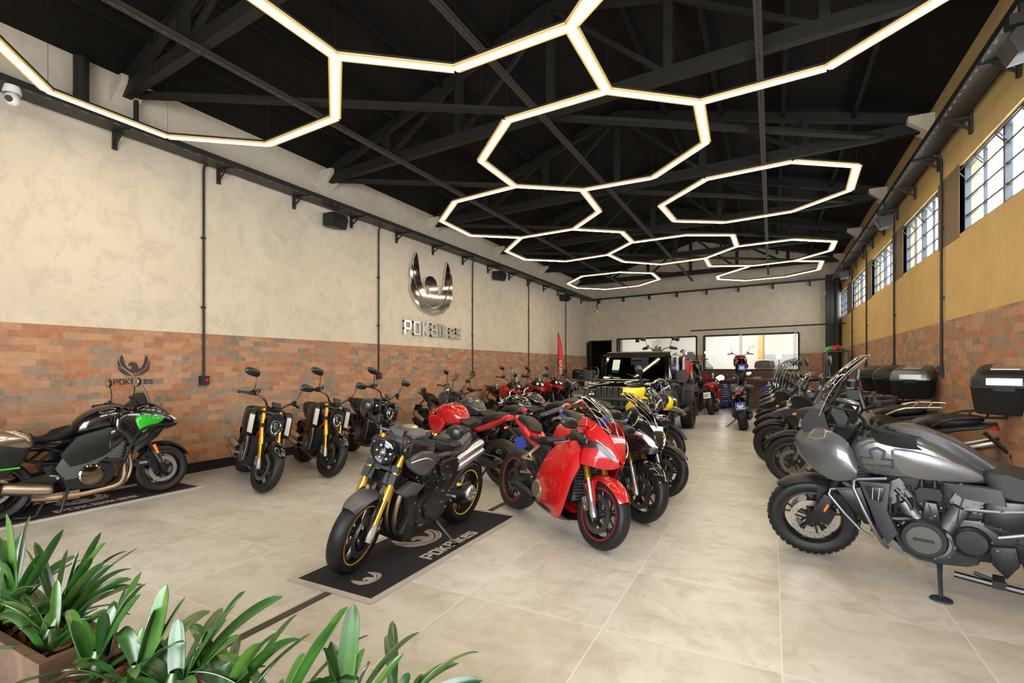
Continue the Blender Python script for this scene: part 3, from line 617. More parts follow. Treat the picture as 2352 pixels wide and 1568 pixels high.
# ---------------------------------------------------------------- motorcycle building blocks
M_TYRE = mat('tyre_rubber', (.009, .009, .0095), .5, spec=.4, bump=.15, bscale=220)
M_BLK = mat('satin_black', (.008, .008, .009), .32)
M_BLKG = mat('gloss_black', (.006, .006, .007), .12, coat=.8)
M_PLA = mat('textured_black_plastic', (.008, .008, .009), .40, spec=.4, bump=.08, bscale=300)
M_SEAT = mat('seat_vinyl', (.008, .008, .009), .48, spec=.35, bump=.25, bscale=160)
M_GOLD = mat('gold_anodised', (.80, .46, .05), .22, .9)
M_SIL = mat('silver_metal', (.62, .62, .63), .28, .95)
M_ALUM = mat('cast_aluminium', (.16, .16, .165), .38, .8)
M_ENG = mat('black_engine_paint', (.018, .018, .02), .30, .3)
M_DISC = mat('brake_disc_steel', (.22, .21, .20), .3, .95)
M_DISCL = mat('bright_disc_steel', (.50, .49, .48), .28, .95)
M_EDGE = mat('screen_edge', (.42, .42, .40), .25, coat=.3)
M_CARB = mat('dark_steel_tube', (.016, .016, .018), .35, .5)
M_GRIP = mat('grip_rubber', (.010, .010, .011), .6)
M_LENS = glass_mat('lamp_glass', (.9, .92, .95), .1)
M_REFL = mat('lamp_reflector', (.75, .76, .78), .12, 1)
M_LAMPD = mat('dark_lamp_inside', (.03, .03, .035), .15, .6)
M_SCR = glass_mat('clear_screen', (.90, .92, .94), .1)
M_SCRS = glass_mat('smoked_screen', (.52, .50, .48), .1)
M_AMB = mat('amber_lens', (.85, .22, .02), .25)
M_REDL = mat('red_lens', (.45, .008, .01), .2)
M_RED2 = mat('red_paint', (.42, .003, .005), .4, coat=1, spec=.25)
M_REDF = mat('red_frame_paint', (.42, .01, .012), .35)
M_GREY = mat('matte_grey_paint', (.085, .085, .09), .38, .35)
M_PANG = mat('grey_metallic_paint', (.10, .103, .11), .3, .5, coat=.7)
M_SILP = mat('silver_metallic_paint', (.34, .36, .38), .25, .6, coat=.8)
M_BLUE = mat('blue_paint', (.012, .02, .28), .35, coat=1, spec=.25)
M_BLUEP = mat('blue_plate', (.02, .045, .34), .4)
M_GREEN = mat('green_paint', (.02, .48, .02), .25, coat=1)
M_YEL = mat('yellow_plastic', (.85, .58, .01), .4)
M_YELS = mat('yellow_stripe', (.85, .62, .02), .4)
M_TITAN = mat('warm_steel_pipe', (.40, .30, .22), .3, .95)
M_SILEN = mat('brushed_silencer', (.52, .46, .38), .32, .95)
M_PLATE = mat('white_plate', (.75, .75, .74), .5)
M_BROWN = mat('brown_seat', (.09, .05, .028), .6, bump=.2, bscale=120)
M_MIRR = mat('mirror_glass', (.8, .8, .8), .04, 1)
M_SGREY = mat('dark_grey_paint', (.05, .053, .058), .28, .3, coat=.4)
M_CHAIN = mat('chain_steel', (.28, .25, .2), .4, .9)
M_RUST = M_TITAN
SCL = .955
class Bike:
    def __init__(s, name, label, front, yaw, wb=1.45, lean=9, steer=0, rake=24, Rf=.30, Rr=.315, wf=.12, wr=.18, lf=.74, group=None, z0=0.0, cat='motorcycle', detail=2, scl=None):
        s.wb, s.Rf, s.Rr, s.wf, s.wr, s.lean, s.d = wb, Rf, Rr, wf, wr, math.radians(lean), detail
        SCL = scl or globals()['SCL']; y = math.radians(yaw); d = Vector((math.cos(y), math.sin(y), 0)); f = Vector((front[0], front[1], z0))
        s.root = empty(name, f - d * wb * SCL, 0, label, cat, group)
        s.root.matrix_world = Matrix.Translation(f - d * wb * SCL + Vector((0, 0, .004))) @ Matrix.Rotation(y, 4, 'Z') @ Matrix.Rotation(-s.lean, 4, 'X') @ Matrix.Scale(SCL, 4)
        r = math.radians(rake); s.s = Vector((-math.sin(r), 0, math.cos(r))); s.ax = Vector((wb, 0, Rf)); s.fw = Vector((s.s.z, 0, -s.s.x))   # fw: forward, square to the fork
        s.top = s.ax + s.s * lf; s.lf = lf
        # steering axis runs a little behind the axle
        o = s.ax - s.fw * .04
        s.M = Matrix.Translation(o) @ Matrix.Rotation(math.radians(steer), 4, s.s) @ Matrix.Translation(-o)
    def mb(s, front=False): return MB(s.M if front else None)
    def put(s, m, name, mats, parent=None, **k): return m.build(name, mats, parent or s.root, **k)
    def ft(s, t, y=0.0, f=0.0): return s.ax + s.s * t + Vector((0, y, 0)) + s.fw * f     # point on the fork
    def wheel(s, front, style='cast', n=5, rim=M_BLK, stripe=None, disc=(.16, 2), dmat=M_DISC, tread=False, single=0):
        R, w, c = (s.Rf, s.wf, s.ax) if front else (s.Rr, s.wr, Vector((0, 0, s.Rr))); hi = s.d >= 2; N = 44 if hi else 24
        nm = 'front_wheel' if front else 'rear_wheel'; sh = .085 if R < .32 else .10; Rr = R - sh; Y = (0, 1, 0)
        m = s.mb(front); hw = w / 2
        m.ring([(Rr + .004, -hw * .74), (Rr - .012, -hw * .78), (Rr - .022, -hw * .5), (Rr - .028, 0), (Rr - .022, hw * .5), (Rr - .012, hw * .78), (Rr + .004, hw * .74), (Rr - .01, hw * .5), (Rr - .016, 0), (Rr - .01, -hw * .5)], c, Y, N)
        m.cyl(c - Vector((0, .06, 0)), c + Vector((0, .06, 0)), .038, n=14)
        P = lambda r, a, y=0: c + Vector((r * math.cos(a), y, r * math.sin(a)))
        if style == 'wire':
            for k in range(28 if hi else 16):
                a = 2 * math.pi * k / (28 if hi else 16); sg = 1 if k % 2 else -1; m.cyl(P(.036, a + .5 * sg * (1 if k % 4 < 2 else -1), .045 * sg), P(Rr - .02, a, 0), .0028, n=4, caps=False)
        else:
            for k in range(n):
                a = 2 * math.pi * k / n + .3
                if style == 'cast':
                    m.tube([P(.03, a, .0), P(.09, a), P(Rr - .02, a + .17)], [.019, .015, .011], 6, flat=.8); m.tube([P(.09, a), P(Rr - .02, a - .17)], [.015, .011], 6, flat=.8)
                else: m.tube([P(.03, a), P(Rr - .02, a + .06)], [.02, .014], 6, flat=.9)
        wl_ = s.put(m, nm, rim)
        t = s.mb(front)
        prof = [(Rr - .002, -hw * .74), (Rr + sh * .35, -hw * .97), (Rr + sh * .6, -hw), (Rr + sh * .80, -hw * .86), (Rr + sh * .93, -hw * .55), (R, -hw * .12), (R, hw * .12), (Rr + sh * .93, hw * .55), (Rr + sh * .80, hw * .86), (Rr + sh * .6, hw), (Rr + sh * .35, hw * .97), (Rr - .002, hw * .74)]
        t.ring(prof, c, Y, N + 8 if hi else N)
        if tread:
            for k in range(38):
                a = 2 * math.pi * k / 38
                for sg in (-1, 1):
                    for rr, yy, wx, wy in ((R + .001, hw * .22, .034, hw * .36), (R - sh * .1, hw * .66, .030, hw * .3)):
                        rm = Matrix.Rotation(-a - (.12 * sg), 3, 'Y') @ Matrix.Rotation(sg * .55 * (yy > hw * .4), 3, 'X').inverted()
                        t.box(P(rr, a + (.04 if sg > 0 else 0), sg * yy), (.012, wy, wx), rm)
        s.put(t, 'tyre', M_TYRE, wl_)
        if stripe:
            q = s.mb(front)
            for sg in (-1, 1): q.ring([(Rr - .003, sg * hw * .775), (Rr + .006, sg * hw * .80), (Rr + .006, sg * hw * .78), (Rr - .003, sg * hw * .755)], c, Y, N)
            s.put(q, 'rim_stripe', stripe, wl_)
        dr, nd = disc
        for sg in ((-1, 1) if nd == 2 else ((single or -1),) if nd else ()):
            q = s.mb(front); y = sg * (.068 if front else .075); q.m = 0
            wv = 24
            q.ring([(dr, y - .0025), (dr, y + .0025), (dr * .72, y + .0025), (dr * .72, y - .0025)], c, Y, 36 if hi else 20)
            q.m = 1
            for k in range(6): a = k * math.pi / 3; q.beam(P(.035, a, y), P(dr * .75, a + .25, y), .016, .006, (0, 1, 0))
            q.ring([(.045, y - .006), (.045, y + .006), (.02, y + .006), (.02, y - .006)], c, Y, 16)
            if hi:
                for k in range(30):
                    a = 2 * math.pi * k / 30; r = dr * (.80 if k % 2 else .92)
                    for e in (-1, 1): q.cyl(P(r, a, y), P(r, a, y + e * .0031), .0042, n=6)
            s.put(q, 'brake_disc', [dmat, M_BLK], wl_)
        return wl_
    def fork(s, upper=M_GOLD, lower=M_SIL, usd=True, y=.105, caliper=M_BLK, r=.027, t0=.30, bolt=True):
        L = s.lf
        for sg in (-1, 1):
            m = s.mb(True); m.m = 0
            if usd: m.cyl(s.ft(t0, sg * y), s.ft(L + .02, sg * y), r, n=16); m.cyl(s.ft(t0 - .012, sg * y), s.ft(t0 + .01, sg * y), r + .002, n=16); m.m = 1; m.cyl(s.ft(.03, sg * y), s.ft(t0, sg * y), r * .74, n=14)
            else: m.cyl(s.ft(t0 + .1, sg * y), s.ft(L + .02, sg * y), r * .78, n=14); m.m = 1; m.cyl(s.ft(.0, sg * y), s.ft(t0 + .1, sg * y), r * 1.05, n=14)
            m.m = 2; m.pillow([(-.035, -.03), (.03, -.03), (.034, .03), (.02, .10), (-.02, .10), (-.034, .03)], .022, 0, lay=PILS) if False else None
            m.tube([s.ft(-.035, sg * y), s.ft(.03, sg * y), s.ft(.10, sg * y)], [.026, .032, .023], 10)
            m.cyl(s.ft(0, sg * (y - .03)), s.ft(0, sg * (y + .034)), .014, n=10)
            s.put(m, 'fork_leg', [upper, lower, M_BLK if usd and caliper is M_BLK else caliper])
            q = s.mb(True); cb = s.ft(.105, sg * .085, -.085); rm = Matrix.Rotation(-.45, 3, 'Y')
            q.box(cb, (.055, .05, .115), rm); q.box(cb + Vector((.01, sg * .027, 0)), (.04, .012, .09), rm); q.cyl(cb + Vector((0, sg * .025, .03)), cb + Vector((0, sg * .037, .03)), .014, n=10); q.cyl(cb + Vector((.0, sg * .025, -.03)), cb + Vector((0, sg * .037, -.03)), .014, n=10)
            s.put(q, 'brake_caliper', caliper if caliper is not M_BLK else M_ENG)
        m = s.mb(True)
        for t, h in ((L - .03, .035), (L - .22, .05)):
            m.beam(s.ft(t, -y - .03), s.ft(t, y + .03), .075, h, s.s)
            if bolt:
                for sg in (-1, 1):
                    for k in (-1, 1): m.cyl(s.ft(t + k * h * .25, sg * y, .030), s.ft(t + k * h * .25, sg * y, .042), .008, n=8)
        s.put(m, 'triple_clamp', M_BLK)
        m = s.mb(True)
        for sg in (-1, 1): m.tube([s.ft(.13, sg * .085, -.07), s.ft(.28, sg * .11, -.06), s.ft(.42, sg * .09, .04), s.ft(L - .1, sg * .05, .05)], .005, 5, 4)
        s.put(m, 'brake_hose', M_GRIP)
    def fender(s, mt, a0=20, a1=150, gap=.022, w=None, stay=True, front=True, peak=0.0, lip=.5, name=None):
        R, c = (s.Rf, s.ax) if front else (s.Rr, Vector((0, 0, s.Rr))); w = w or (s.wf if front else s.wr) * .62; grid = []; m = s.mb(front)
        for i in range(15):
            a = math.radians(a0 + (a1 - a0) * i / 14); row = []
            ew = w * (1 - .35 * abs(2 * i / 14 - 1) ** 3)
            for j in range(9):
                q = (j - 4) / 4; r = R + gap + .012 - .05 * lip * q * q - .01 * (abs(q) > .9) + peak * max(0, (i / 14 - .0)) * 0; row.append(c + Vector((r * math.cos(a), ew * q, r * math.sin(a))))
            grid.append(row)
        m.sheet(grid, .005)
        if stay and front:
            for sg in (-1, 1): m.sheet([[s.ft(.06, sg * (w + .012), .03), s.ft(.05, sg * (w + .012), -.04)], [s.ft(.2, sg * (w + .006), .05), s.ft(.2, sg * (w + .006), -.05)], [s.ft(R - .02, sg * w, .1), s.ft(R - .02, sg * w, -.1)]], .006)
        return s.put(m, name or ('front_fender' if front else 'rear_fender'), mt)
    def bars(s, w=.40, gs=1.0, rise=.10, back=.14, clip=False, guards=None, mirrors='oval', mh=.24, mcol=M_BLK, mout=.02, bar=M_BLK, mglass=True, resv=True, mr=(.075, .05), mfwd=.0):
        T = s.top + s.s * .02; m = s.mb(True); g = s.mb(True)
        ends = []
        for sg in (-1, 1):
            if clip: p = [T + Vector((-.0, sg * .10, -.06)), T + Vector((-.03, sg * .16, -.06)), T + Vector((-back, sg * w, -.10))]
            else: p = [T + Vector((.0, 0, .035)), T + Vector((0, sg * .08, .04)), T + Vector((.015, sg * .17, .03 + rise * .8)), T + Vector((-back * .5, sg * (w - .12), .04 + rise)), T + Vector((-back, sg * w, .03 + rise * .9))]
            m.tube(p, .0125, 10, 0 if clip else 4); a, b = p[-1], p[-2]; d = (a - b).normalized(); g0 = a - d * .125
            gm = s.mb(True); gm.cyl(g0, a, .0175, n=12); gm.cyl(a, a + d * .02, .02, .018, n=12); gm.cyl(g0 - d * .008, g0, .025, n=12); s.put(gm, 'grip', M_GRIP)
            c = s.mb(True); c.box(g0 - d * .035, (.05, .05, .045)); c.box(g0 - d * .03 + Vector((.02, 0, .03)), (.03, .04, .03)); s.put(c, 'switch_gear', M_BLK)
            lv = s.mb(True); l0 = g0 - d * .04 + Vector((.03, 0, .0)); lv.tube([l0, l0 + Vector((.035, sg * .03, -.005)), l0 + d * .11 + Vector((.035, 0, -.01)), l0 + d * .17 + Vector((.03, 0, -.012))], [.010, .008, .006, .006], 6, 3, flat=.7); lv.box(l0 + Vector((0, -sg * .0, 0)), (.035, .045, .03)); s.put(lv, 'lever', M_SIL if bar is M_SIL else M_BLK)
            if resv and sg < 0: rv = s.mb(True); q = l0 + Vector((.02, sg * -.03, .02)); rv.cyl(q, q + Vector((0, 0, .05)), .024, n=12); s.put(rv, 'brake_reservoir', M_BLK)
            if guards:
                hg = s.mb(True); grid = []
                for i in range(9):
                    t = i / 8; q = g0 - d * .05 * gs + (a - g0 + d * .08) * t * (1 + (gs - 1) * .4); fwd = .075 * gs * math.sin(math.pi * min(1, t * .95 + .05)) ** .5 + .005
                    grid.append([q + Vector((fwd + f, sg * .0, z)) for z, f in ((.045 * gs * (1 - .5 * t), -.02), (.02 * gs, .004), (-.02 * gs, .004), (-.05 * gs * (1 - .3 * t), -.022))])
                hg.sheet(grid, .008); s.put(hg, 'hand_guard', guards)
            if mirrors:
                mm = s.mb(True); m0 = g0 - d * .04 + Vector((.01, 0, .03))
                if mirrors == 'sport': m0 = T + Vector((.15, sg * .13, .02))
                if mirrors == 'barend':
                    m1 = a + d * .03 + Vector((0.02, 0, .075)); mm.tube([a, a + d * .03, m1], .006, 6)
                elif mirrors == 'sport': m1 = m0 + Vector((-.03, sg * .17, .05)); mm.tube([m0, m0 + Vector((.02, sg * .06, .05)), m1], [.022, .014, .016], 6, flat=.6)
                else: m1 = m0 + Vector((.02 + mfwd, sg * (.05 + mout), mh)); mm.tube([m0, m0 + Vector((.03, sg * .02, mh * .35)), m1], .0065, 6, 3)
                st = s.put(mm, 'mirror_stalk', M_BLK)
                h = s.mb(True); rx, rz = mr; o = m1 + Vector((0, sg * rx * .6, .01))
                pts = [(-rx, -.25 * rz), (-.7 * rx, -rz), (.5 * rx, -rz * .9), (rx, -.1 * rz), (.85 * rx, .75 * rz), (0, rz), (-.75 * rx, .8 * rz)] if mirrors != 'round' and mirrors != 'barend' else [(rx * math.cos(k * math.pi / 6), rx * math.sin(k * math.pi / 6)) for k in range(12)]
                P_ = cr_closed([(a_, b_, 0) for a_, b_ in pts], 3); rings = []
                for dx, sc in ((.034, .35), (.026, .75), (.008, .98), (-.006, 1.0)): rings.append([o + Vector((dx, sg * q.x * sc, q.y * sc)) for q in P_])
                h.loft(rings); hd = s.put(h, 'mirror_head', mcol, st)
                gl = s.mb(True); gl.loft([[o + Vector((-.0065, sg * q.x * .92, q.y * .92)) for q in P_], [o + Vector((-.009, sg * q.x * .90, q.y * .90)) for q in P_]]); s.put(gl, 'mirror_glass', M_MIRR, st)
            ends.append(a)
        s.put(m, 'handlebar', bar)
        return ends
    def dash(s, c=None, size=(.02, .16, .10), tilt=-.6, mt=M_BLK):
        c = c or s.top + Vector((.05, 0, .10)); m = s.mb(True); rm = Matrix.Rotation(tilt, 3, 'Y'); m.box(c, size, rm); o = s.put(m, 'dashboard', mt)
        q = s.mb(True); q.box(c + rm @ Vector((-size[0] * .55, 0, 0)), (.004, size[1] * .85, size[2] * .8), rm); s.put(q, 'screen', mat('dash_glass', (.02, .022, .025), .08), o)
    def round_lamp(s, r=.095, out=.10, t=None, ring=M_BLK):
        c = s.ft((s.lf - .12) if t is None else t, 0, out); d = Vector((1, 0, -.12)).normalized()
        m = s.mb(True); m.lathe([(.02, -.13), (r * .55, -.11), (r * .85, -.06), (r, 0), (r * 1.02, .015), (r * .93, .02), (r * .9, .012)], c, d, 28); o = s.put(m, 'headlight', ring)
        q = s.mb(True); q.lathe([(0.001, -.03), (r * .5, -.02), (r * .9, .0)], c, d, 24); q.m = 1
        for k in range(6): a = k * math.pi / 3; _, u, v = q.frame(d); q.ell(c + d * -.008 + (u * math.cos(a) + v * math.sin(a)) * r * .58, r * .17, 8, 6)
        q.ell(c, r * .3, 10, 8); q.m = 0
        s.put(q, 'reflector', [M_LAMPD, M_REFL], o)
        q = s.mb(True); q.lathe([(r * .93, .012), (r * .6, .026), (.001, .032)], c, d, 24); s.put(q, 'lens', M_LENS, o)
        b = s.mb(True)
        for sg in (-1, 1): b.tube([c + d * -.05 + Vector((0, sg * r * .8, 0)), s.ft((s.lf - .12) if t is None else t, sg * .1, .0)], .011, 6)
        s.put(b, 'lamp_bracket', M_BLK)
    def engine(s, cx=.66, cz=.40, kind='v2', mt=M_ENG, w=.17, cover=M_ALUM, pipes=M_TITAN, detail=True, cyl=M_ENG):
        m = s.mb(); m.pillow([(cx - .22, cz - .10), (cx - .16, cz - .17), (cx + .12, cz - .19), (cx + .24, cz - .10), (cx + .25, cz + .02), (cx + .12, cz + .10), (cx - .14, cz + .12), (cx - .24, cz + .04)], w, 0, lay=PILS, k=2)
        eng = s.put(m, 'engine', mt)
        for sg in (-1, 1):
            q = s.mb(); c = Vector((cx + .02, sg * (w - .005), cz - .03)); q.lathe([(.115, 0), (.112, .028), (.095, .038), (.09, .034), (.03, .036), (0.001, .036)], c, (0, sg, 0), 28)
            for k in range(8): a = k * math.pi / 4; p = c + Vector((.106 * math.cos(a), 0, .106 * math.sin(a))); q.cyl(p, p + Vector((0, sg * .036, 0)), .008, n=6)
            s.put(q, 'engine_cover', cover, eng)
            q = s.mb(); c = Vector((cx - .17, sg * (w - .02), cz + .0)); q.lathe([(.075, 0), (.07, .024), (.05, .03), (.001, .028)], c, (0, sg, 0), 20)
            for k in range(5): a = k * math.pi * .4; p = c + Vector((.068 * math.cos(a), 0, .068 * math.sin(a))); q.cyl(p, p + Vector((0, sg * .03, 0)), .007, n=6)
            q.box((cx + .18, sg * (w - .05), cz + .02), (.1, .06, .1)); s.put(q, 'engine_cover', mt, eng)
        banks = ((55, .28), (-30, .30)) if kind == 'v2' else ((18, .30),)
        for ang, L in banks:
            a = math.radians(ang); d = Vector((math.sin(a), 0, math.cos(a))); b = Vector((cx + .05 * math.sin(a) * 2, 0, cz + .06)); q = s.mb(); ww = .075 if kind == 'v2' else .16
            px_ = Vector((d.z, 0, -d.x)); rm = Matrix((px_, Vector((0, 1, 0)), d)).transposed()
            q.box(b + d * .10, (.12, ww * 1.9, .2), rm)
            for k in range(7): q.box(b + d * (.04 + .022 * k), (.15, ww * 2.2, .008), rm)
            q.box(b + d * .235, (.15, ww * 2.15, .09), rm)
            for sg in (-1, 1): q.cyl(b + d * .235 + Vector((0, sg * ww, 0)), b + d * .235 + Vector((0, sg * (ww + .03), 0)), .04, n=14)
            s.put(q, 'cylinder', cyl, eng)
        if detail:
            rr = random.Random(int(cx * 1000) + len(s.root.name)); q = s.mb()
            for k in range(7):
                a = Vector((cx + rr.uniform(-.2, .26), rr.choice((-1, 1)) * (w - .04), cz + rr.uniform(.0, .2))); q.tube([a, a + Vector((rr.uniform(-.1, .1), rr.uniform(-.02, .02), rr.uniform(.05, .15))), a + Vector((rr.uniform(-.2, .2), rr.uniform(-.05, .03), rr.uniform(.18, .3)))], rr.uniform(.006, .012), 6, 4)
            s.put(q, 'hoses', M_GRIP, eng)
        return eng
    def headers(s, cx=.66, cz=.40, mt=M_TITAN, n=2):
        q = s.mb()
        for k in range(n):
            y = (k - (n - 1) / 2) * .085; q.tube([(cx + .20, y, cz + .22), (cx + .32, y * 1.1, cz + .18), (cx + .36, y, cz + .0), (cx + .28, y * .8, cz - .18), (cx + .05, y * .5 - .03, cz - .22), (cx - .3, -.06, cz - .20)], .021, 9, 4)
        return s.put(q, 'exhaust_header', mt)
    def silencer(s, a, b, r=.055, mt=M_SILEN, tip=M_BLK, oval=1.0, link=None):
        a, b = Vector(a), Vector(b); d = (b - a).normalized(); m = s.mb(); m.m = 0; m.tube([a, a + d * .04, b - d * .04, b], [r * .7, r, r, r * .9], 14, flat=oval); m.m = 1
        m.tube([b - d * .03, b + d * .02], r * .93, 14, flat=oval); m.tube([a - d * .02, a + d * .03], [r * .5, r * .85], 12, flat=oval)
        if link: m.tube([Vector(p) for p in link] + [a], .022, 8, 4)
        return s.put(m, 'silencer', [mt, tip])
    def swingarm(s, px=.52, pz=.42, mt=M_BLK, y=.11, one=0, th=.045):
        m = s.mb(); zr = s.Rr
        for sg in ((-1, 1) if not one else (one,)):
            m.pillow([(px + .04, pz + .05), (px + .04, pz - .06), (.2, zr - .06), (-.04, zr - .035), (-.06, zr + .03), (.05, zr + .05), (.25, zr + .09)], .02, sg * y, lay=PILS)
            m.cyl((0, sg * (y - .03), zr), (0, sg * (y + .035), zr), .028, n=12)
        m.cyl((px, -y, pz), (px, y, pz), .04, n=12); return s.put(m, 'swingarm', mt)
    def chain(s, px=.50, pz=.40, y=.085, mt=M_CHAIN):
        m = s.mb(); zr = s.Rr; m.ring([(.10, y - .004), (.10, y + .004), (.07, y + .004), (.07, y - .004)], (0, 0, zr), (0, 1, 0), 28)
        for k in range(5): a = k * 2 * math.pi / 5; m.beam((0, y, zr), (.085 * math.cos(a), y, zr + .085 * math.sin(a)), .02, .006, (0, 1, 0))
        for u, v in (((0, y, zr + .1), (px, y, pz + .04)), ((0, y, zr - .1), (px, y, pz - .04))): m.tube([u, v], .009, 6, flat=.6)
        m.cyl((px, y - .01, pz), (px, y + .01, pz), .045, n=14); return s.put(m, 'chain_drive', mt)
    def stand(s, x=.62, z=.24, mt=M_BLK, out=.25, back=.08, pad=.035):
        y1 = .12 + out; zg = y1 * math.tan(s.lean); m = s.mb(); m.tube([(x, .10, z), (x - back * .3, .13 + out * .35, z * .6 + zg * .4), (x - back, y1, zg + .012)], [.017, .014, .011], 8)
        m.lathe([(.001, .010), (pad, .008), (pad * 1.08, .0)], (x - back, y1, zg), (0, -math.sin(s.lean), math.cos(s.lean)), 16); m.cyl((x, .08, z), (x, .125, z), .024, n=12)
        return s.put(m, 'kickstand', mt)
    def pegs(s, x=.42, z=.40, mt=M_SIL, y=.14, plate=M_ENG):
        for sg in (-1, 1):
            m = s.mb(); m.m = 0; m.tube([(x, sg * y, z), (x - .01, sg * (y + .1), z + .005)], [.011, .014], 8); m.tube([(x - .05, sg * (y + .0), z + .03), (x + .12, sg * (y + .03), z - .01), (x + .15, sg * (y + .06), z - .015)], .007, 6); m.m = 1
            m.pillow([(x - .10, z + .12), (x - .04, z - .02), (x + .05, z - .04), (x + .07, z + .05), (x + .0, z + .14)], .009, sg * (y - .02), lay=PILS); s.put(m, 'footpeg', [mt, plate])
    def body(s, name, poly, W, mt, y0=0.0, wf=None, lay=PILR, k=4, front=False, yf=None, parent=None, label=None):
        m = s.mb(front); m.pillow(poly, W, y0, wf, lay, k, yf); return s.put(m, name, mt, parent, sharp=50, label=label)
    def panel(s, name, st, mt, t=.006, front=False, both=True, k=3, parent=None, label=None):
        """side panel: stations (x, ztop, zbot, ytop, ymid, ybot), mirrored to both sides as two parts"""
        out = []
        for sg in ((-1, 1) if both is True else (both,)):
            S = cr_open([Vector(q[:3]) for q in st], k); Y = cr_open([Vector(q[3:6]) for q in st], k); grid = []
            for a, b in zip(S, Y):
                row = []
                for j in range(7):
                    q = j / 6; y = (1 - q) ** 2 * b.x + 2 * q * (1 - q) * (2 * b.y - .5 * (b.x + b.z)) + q * q * b.z; row.append(Vector((a.x, sg * y, a.y + (a.z - a.y) * q)))
                grid.append(row)
            m = s.mb(front); m.sheet(grid, t); out.append(s.put(m, name, mt, parent, label=label))
        return out
    def screen(s, b0, b1, w0, w1, bulge=.06, mt=M_SCR, front=False, n=10, edge=True, round_=.35):
        b0, b1 = Vector(b0), Vector(b1); grid = []
        for i in range(n + 1):
            t = i / n; c = b0 + (b1 - b0) * t + Vector((-.03 * math.sin(t * math.pi) * 0, 0, .0)) + Vector((.04 * math.sin(t * math.pi), 0, .02 * math.sin(t * math.pi))); w = w0 + (w1 - w0) * t
            w *= math.sqrt(max(0.02, 1 - max(0, (t - (1 - round_)) / round_) ** 2 * .75)); grid.append([c + Vector((-bulge * ((j - 4) / 4) ** 2 * (1 - .3 * t), w * (j - 4) / 4, 0)) for j in range(9)])
        m = s.mb(front); m.sheet(grid, .004); o = s.put(m, 'windscreen', mt)
        if edge: m = s.mb(front); m.tube([g[0] for g in grid] + list(grid[-1][1:-1]) + [g[-1] for g in grid[::-1]], .0022, 5); s.put(m, 'screen_edge', M_EDGE, o)
        return o
    def plate(s, c, w=.2, h=.15, tilt=.35, mt=M_PLATE, txt=None, brk=None, emb=False):
        c = Vector(c); rm = Matrix.Rotation(tilt, 3, 'Y'); m = s.mb()
        if brk is not None: m.tube([brk, c + Vector((.04, 0, h * .4))], .018, 6); m.box(c + rm @ Vector((.006, 0, 0)), (.008, w * .8, h * .8), rm)
        else: m.box(c + rm @ Vector((.006, 0, 0)), (.008, w * .8, h * .8), rm)
        o = s.put(m, 'plate_holder', M_BLK); q = s.mb(); q.box(c, (.004, w, h), rm); p = s.put(q, 'licence_plate', mt, o)
        u = Vector((0, -1, 0)); v = rm @ Vector((0, 0, 1)); n_ = rm @ Vector((-1, 0, 0))
        if emb: q = s.mb(); emblem(q, c + n_ * .002 + v * (-h * .18), u, v, n_, h * .36, .002); word(q, 'PDKBikes', c + n_ * .002 - v * h * .36 - u * w * .36, u, v, n_, h * .13, .002, .22, .34, 1.2); s.put(q, 'plate_logo', M_WHITE, o, smooth=False)
        if txt: q = s.mb(); word(q, txt, c + n_ * .002 - v * h * .25 - u * w * .36, u, v, n_, h * .42, .002, .2, .36, .58); s.put(q, 'plate_digits', M_BLK, o, smooth=False)
    def tail_lamp(s, c, w=.1, h=.04, mt=M_REDL):
        m = s.mb(); c = Vector(c); m.pillow([(c.x - .03, c.z - h / 2), (c.x + .03, c.z - h * .5), (c.x + .05, c.z + h / 2), (c.x - .015, c.z + h * .5)], w / 2, 0, lay=PIL); return s.put(m, 'tail_light', mt)
    def blinkers(s, x, z, y=.16, front=False):
        for sg in (-1, 1):
            m = s.mb(front); m.m = 0; m.tube([(x, sg * (y - .09), z), (x, sg * (y - .02), z)], .007, 6); m.m = 1; m.ell((x, sg * y, z), (.022, .035, .016), 10, 6); s.put(m, 'turn_signal', [M_BLK, M_AMB])
    def trellis(s, pts, mt, r=.014, name='frame'):
        m = s.mb()
        for sg in (-1, 1):
            for seg in pts: m.tube([(p[0], sg * p[1], p[2]) for p in seg], r, 7, 3 if len(seg) > 2 else 0)
        return s.put(m, name, mt)
    def box_case(s, name, c, size, mats, lid=None, lab=None, tap=.85):
        c = Vector(c); l, w, h = size; m = s.mb(); zs = [(-.5, tap), (-.42, tap + .05), (.1, 1.0), (.14, 1.03), (.18, 1.0)]; rings = []
        def rr(sc, z, add=0): 
            a, b = l / 2 * sc, w / 2 * sc; q = min(a, b) * .3; out = []
            for sx, sy, o in ((1, 1, 0), (-1, 1, 90), (-1, -1, 180), (1, -1, 270)):
                for t in (0, 45, 90): an = math.radians(o + t); out.append(c + Vector((sx * (a - q) + q * math.cos(an), sy * (b - q) + q * math.sin(an), z * h)))
            return out
        m.loft([rr(sc, z) for z, sc in zs]); b = s.put(m, name, mats[0], label=lab)
        q = s.mb(); q.loft([rr(sc, z) for z, sc in ((.18, 1.01), (.36, .97), (.46, .86), (.5, .7))]); s.put(q, 'lid', mats[1], b)
        for dc, ds in (((-l * .5 - .004, 0, .13 * h), (.02, w * .3, h * .16)), ((0, w * .5, .13 * h), (l * .3, .014, h * .12)), ((0, -w * .5, .13 * h), (l * .3, .014, h * .12))): q = s.mb(); q.box(c + Vector(dc), ds); s.put(q, 'latch', M_BLK, b)
        if lid:
            q = s.mb(); q.box(c + Vector((0, w * .485, .28 * h)), (l * .5, .012, h * .15), (.12, 0, 0)); s.put(q, 'side_plate', lid, b); q = s.mb(); q.box(c + Vector((0, 0, .5 * h)), (l * .42, w * .5, .012)); s.put(q, 'top_plate', lid, b)
        return b
